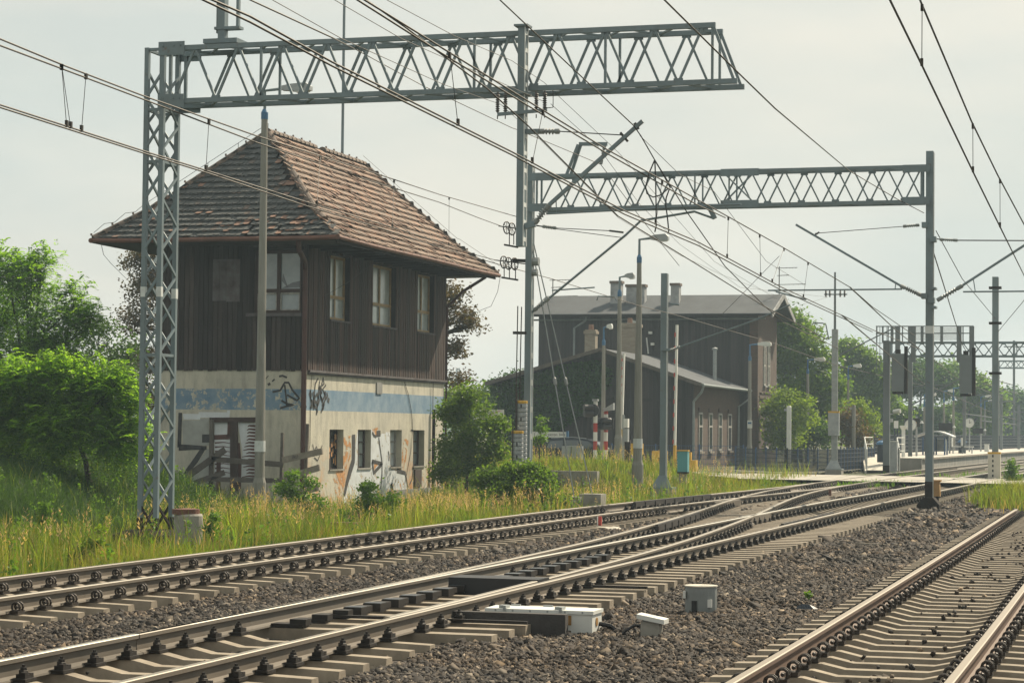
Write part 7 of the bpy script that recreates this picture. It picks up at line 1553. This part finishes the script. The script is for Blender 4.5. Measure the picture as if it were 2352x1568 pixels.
# broad-leaved weeds standing in the verge
P = field([((-26, -13.8, 24, 50), 1.1), ((-32, -13.8, 50, 66), 1.5), ((-24, -14, 66, 86), .9), ((-38, -22, 43, 60), 1.6), ((-3.5, 4, 60, 80), .5)], lambda x, y: ((x < ballx(y)-.5) | (x > -4)) & notbox(x, y) & (RNG.random(len(x)) < .3+patch(x*2.3, y*1.9)))
k_ = 46; C_ = np.repeat(P, k_, 0); hw = np.repeat(RNG.uniform(.25, .75, len(P)), k_); t_ = RNG.random(len(C_)); C_ = C_+np.stack([RNG.normal(size=len(C_))*.12*(1.2-t_), RNG.normal(size=len(C_))*.12*(1.2-t_), t_*hw], -1)
V_, q = simple_leaves(C_, .085, .1); meshnp('verge_weeds', V_, q, 'weed', kind='stuff'); print('weeds', len(P))
# weeds at the crossing
P = np.concatenate([np.stack([RNG.normal(gz(x, y, -.25)[0], sx_, n), RNG.normal(gz(x, y, -.25)[1], sy_, n), np.full(n, -.27)], -1) for (x, y, sx_, sy_, n) in ((2000, 1118, .55, 1.3, 260), (1965, 1122, .3, .9, 120), (2100, 1096, .7, 1.2, 220), (2240, 1094, .4, 1.2, 60))])
V_, q = blades(P, np.full(len(P), .28), .05); meshnp('crossing_weeds', V_, q, 'weed', kind='stuff')
tree('weed_plant', 'bright yellow-green weed beside the dark far right mast', 92., [(2325, 1075, 12), (2318, 1095, 14), (2330, 1110, 14), (2320, 1060, 6), (2340, 1100, 10)], 2325, 170, 6, .1, 'simple', .13, 'weed', .02, 'weed', z0=-.3)
tree('weed_plant', 'tall pale weed at the left in front of the dark bank', 40., [(100, 1175, 14), (97, 1195, 12), (102, 1160, 8)], 100, 90, 7, .05, 'simple', .07, 'weed', .015, 'weed', z0=-.6)
tree('weed_plant', 'leaning yellow-leaved weed at the grass edge, lower left', 31., [(215, 1245, 16), (190, 1262, 14), (235, 1215, 9), (165, 1275, 12)], 185, 110, 6, .05, 'simple', .06, 'green2', .015, 'weed', z0=-.55)
tree('weed_plant', 'yellow-green weed right of the concrete well ring', 40., [(490, 1190, 12), (485, 1215, 15), (500, 1225, 10)], 488, 110, 6, .05, 'simple', .06, 'weed', .012, 'weed', z0=-.6)
tree('ballast_weed', 'tiny bright green weed sprouting alone in the gravel', 27.2, [(1857, 1365, 4)], 1857, 14, 5, .02, 'simple', .05, 'weed', .004, 'weed', z0=-.27)
# flowering goldenrod at the far left
tree('goldenrod', 'yellow flowering clump at the left edge under the robinia', 58., [(10, 1030, 22), (-20, 1050, 26), (30, 1060, 16)], 5, 260, 7, .09, 'simple', .07, mat('goldenrod_flower', (.42, .30, .02), .8), .02, 'plant', z0=-.2)
# reed-grass seed heads
def heads(P, h, L, w):
    n = len(P); b = RNG.uniform(0, 2*math.pi, n); d = np.stack([np.cos(b), np.sin(b), np.zeros(n)], -1); U = np.array((0, 0, 1.)); be = RNG.uniform(.03, .2, n)
    ax_ = U[None]*np.sqrt(1-be**2)[:, None]+d*be[:, None]; top = P+ax_*h[:, None]; sv = np.cross(ax_, unit(n)); sv /= np.linalg.norm(sv, axis=1)[:, None]; tv = np.cross(ax_, sv)
    Vs = [np.stack([P-sv*.004, P+sv*.004, top+sv*.003, top-sv*.003], 1)]
    for k in range(9):
        t = k/9.; c = top+ax_*(L*t)[:, None]+unit(n)*.02; a = ax_*.7+unit(n)*.6; a /= np.linalg.norm(a, axis=1)[:, None]; wv = (w*(1-.75*t))[:, None]; s2 = np.cross(a, unit(n)); Vs.append(np.stack([c, c+a*L[:, None]*.16+s2*wv*.5, c+a*L[:, None]*.34, c+a*L[:, None]*.16-s2*wv*.5], 1))
    V_ = np.concatenate(Vs, 0).reshape(-1, 3); return V_, np.arange(len(V_)).reshape(-1, 4)
P = field([((-22, -14, 26, 48), 2.6), ((-29, -14.2, 48, 66), 12), ((-26, -14.5, 66, 80), 3), ((-26, -17, 82, 92), 7)], lambda x, y: (x < ballx(y)-.6) & notbox(x, y) & (bankish(x, y) < .75) & (RNG.random(len(x)) < .1+.9*patch(x*1.4+2, y*.9)**2))
cl = np.concatenate([np.stack([RNG.normal(gz(x, y, -.55)[0], .45, n), RNG.normal(gz(x, y, -.55)[1], .6, n), np.full(n, -.9)], -1) for (x, y, n) in ((1010, 1178, 60), (1035, 1175, 40), (1075, 1180, 30), (640, 1195, 30), (560, 1200, 30), (520, 1210, 24), (950, 1190, 20))])
P = np.concatenate([P, cl]); n = len(P); V_, q = heads(P, RNG.uniform(.35, .8, n), RNG.uniform(.14, .28, n), np.full(n, .035)); meshnp('reed_grass', V_, q, 'reed', kind='stuff'); print('reed', n)
# ---------------------------------------------------------------- light, sky, haze
SEL, SAZ = math.radians(43), math.radians(24)     # sun: elevation, bearing from +Y towards +X
sun = bpy.data.lights.new('sun', 'SUN'); sun.energy = 4.6; sun.angle = math.radians(.8); sun.color = (1., .865, .66)
so = bpy.data.objects.new('sun', sun); COL.objects.link(so)
sd = Vector((math.sin(SAZ)*math.cos(SEL), math.cos(SAZ)*math.cos(SEL), math.sin(SEL))); so.rotation_euler = sd.to_track_quat('Z', 'Y').to_euler(); so.location = (30, 60, 60)
w = bpy.data.worlds.new('World'); SC.world = w; w.use_nodes = True; t = w.node_tree; bg = t.nodes['Background']
sky = N(t, 'ShaderNodeTexSky'); sky.sky_type = 'NISHITA'; sky.sun_disc = False; sky.sun_elevation = SEL; sky.sun_rotation = SAZ; sky.air_density = 1.2; sky.dust_density = 6.; sky.ozone_density = 1.
tc = N(t, 'ShaderNodeTexCoord'); mp = N(t, 'ShaderNodeMapping'); mp.inputs['Scale'].default_value = (1, 1, 3.5); LK(t, tc.outputs['Generated'], mp.inputs[0])
nz = N(t, 'ShaderNodeTexNoise'); nz.inputs['Scale'].default_value = 5.; nz.inputs['Detail'].default_value = 6; nz.inputs['Roughness'].default_value = .55; LK(t, mp.outputs[0], nz.inputs['Vector'])
fac = ramp(t, nz.outputs['Fac'], (.3, .86), (.7, 1.))
cl_ = mixc(t, ramp(t, noise(t, 2.6, 6, .55, vec=mp.outputs[0]), (.4, 0.), (.62, 1.)), CLOUD, CLOUD2); LK(t, mixc(t, fac, sky.outputs[0], cl_), bg.inputs['Color']); bg.inputs['Strength'].default_value = .062
b = G(); b.b2((-260, -12, -2.2), (330, 640, 26)); hz = b.build('haze', 'white'); hz['kind'] = 'stuff'
m = bpy.data.materials.new('haze_air'); m.use_nodes = True; t = m.node_tree; t.nodes.remove(t.nodes['Principled BSDF']); v = N(t, 'ShaderNodeVolumePrincipled'); v.inputs['Color'].default_value = (.66, .85, 1., 1); v.inputs['Density'].default_value = HAZE; v.inputs['Anisotropy'].default_value = .25
LK(t, v.outputs[0], t.nodes['Material Output'].inputs['Volume']); hz.data.materials.clear(); hz.data.materials.append(m)
SC.view_settings.view_transform = 'Standard'; SC.view_settings.look = 'None'; SC.view_settings.gamma = 1; SC.view_settings.exposure = EXPO
SC.render.resolution_x, SC.render.resolution_y = 1024, 682
cy = SC.cycles; cy.max_bounces = 8; cy.diffuse_bounces = 5; cy.transmission_bounces = 3; cy.transparent_max_bounces = 8; cy.volume_bounces = 0; cy.use_denoising = True; cy.caustics_reflective = False; cy.caustics_refractive = False
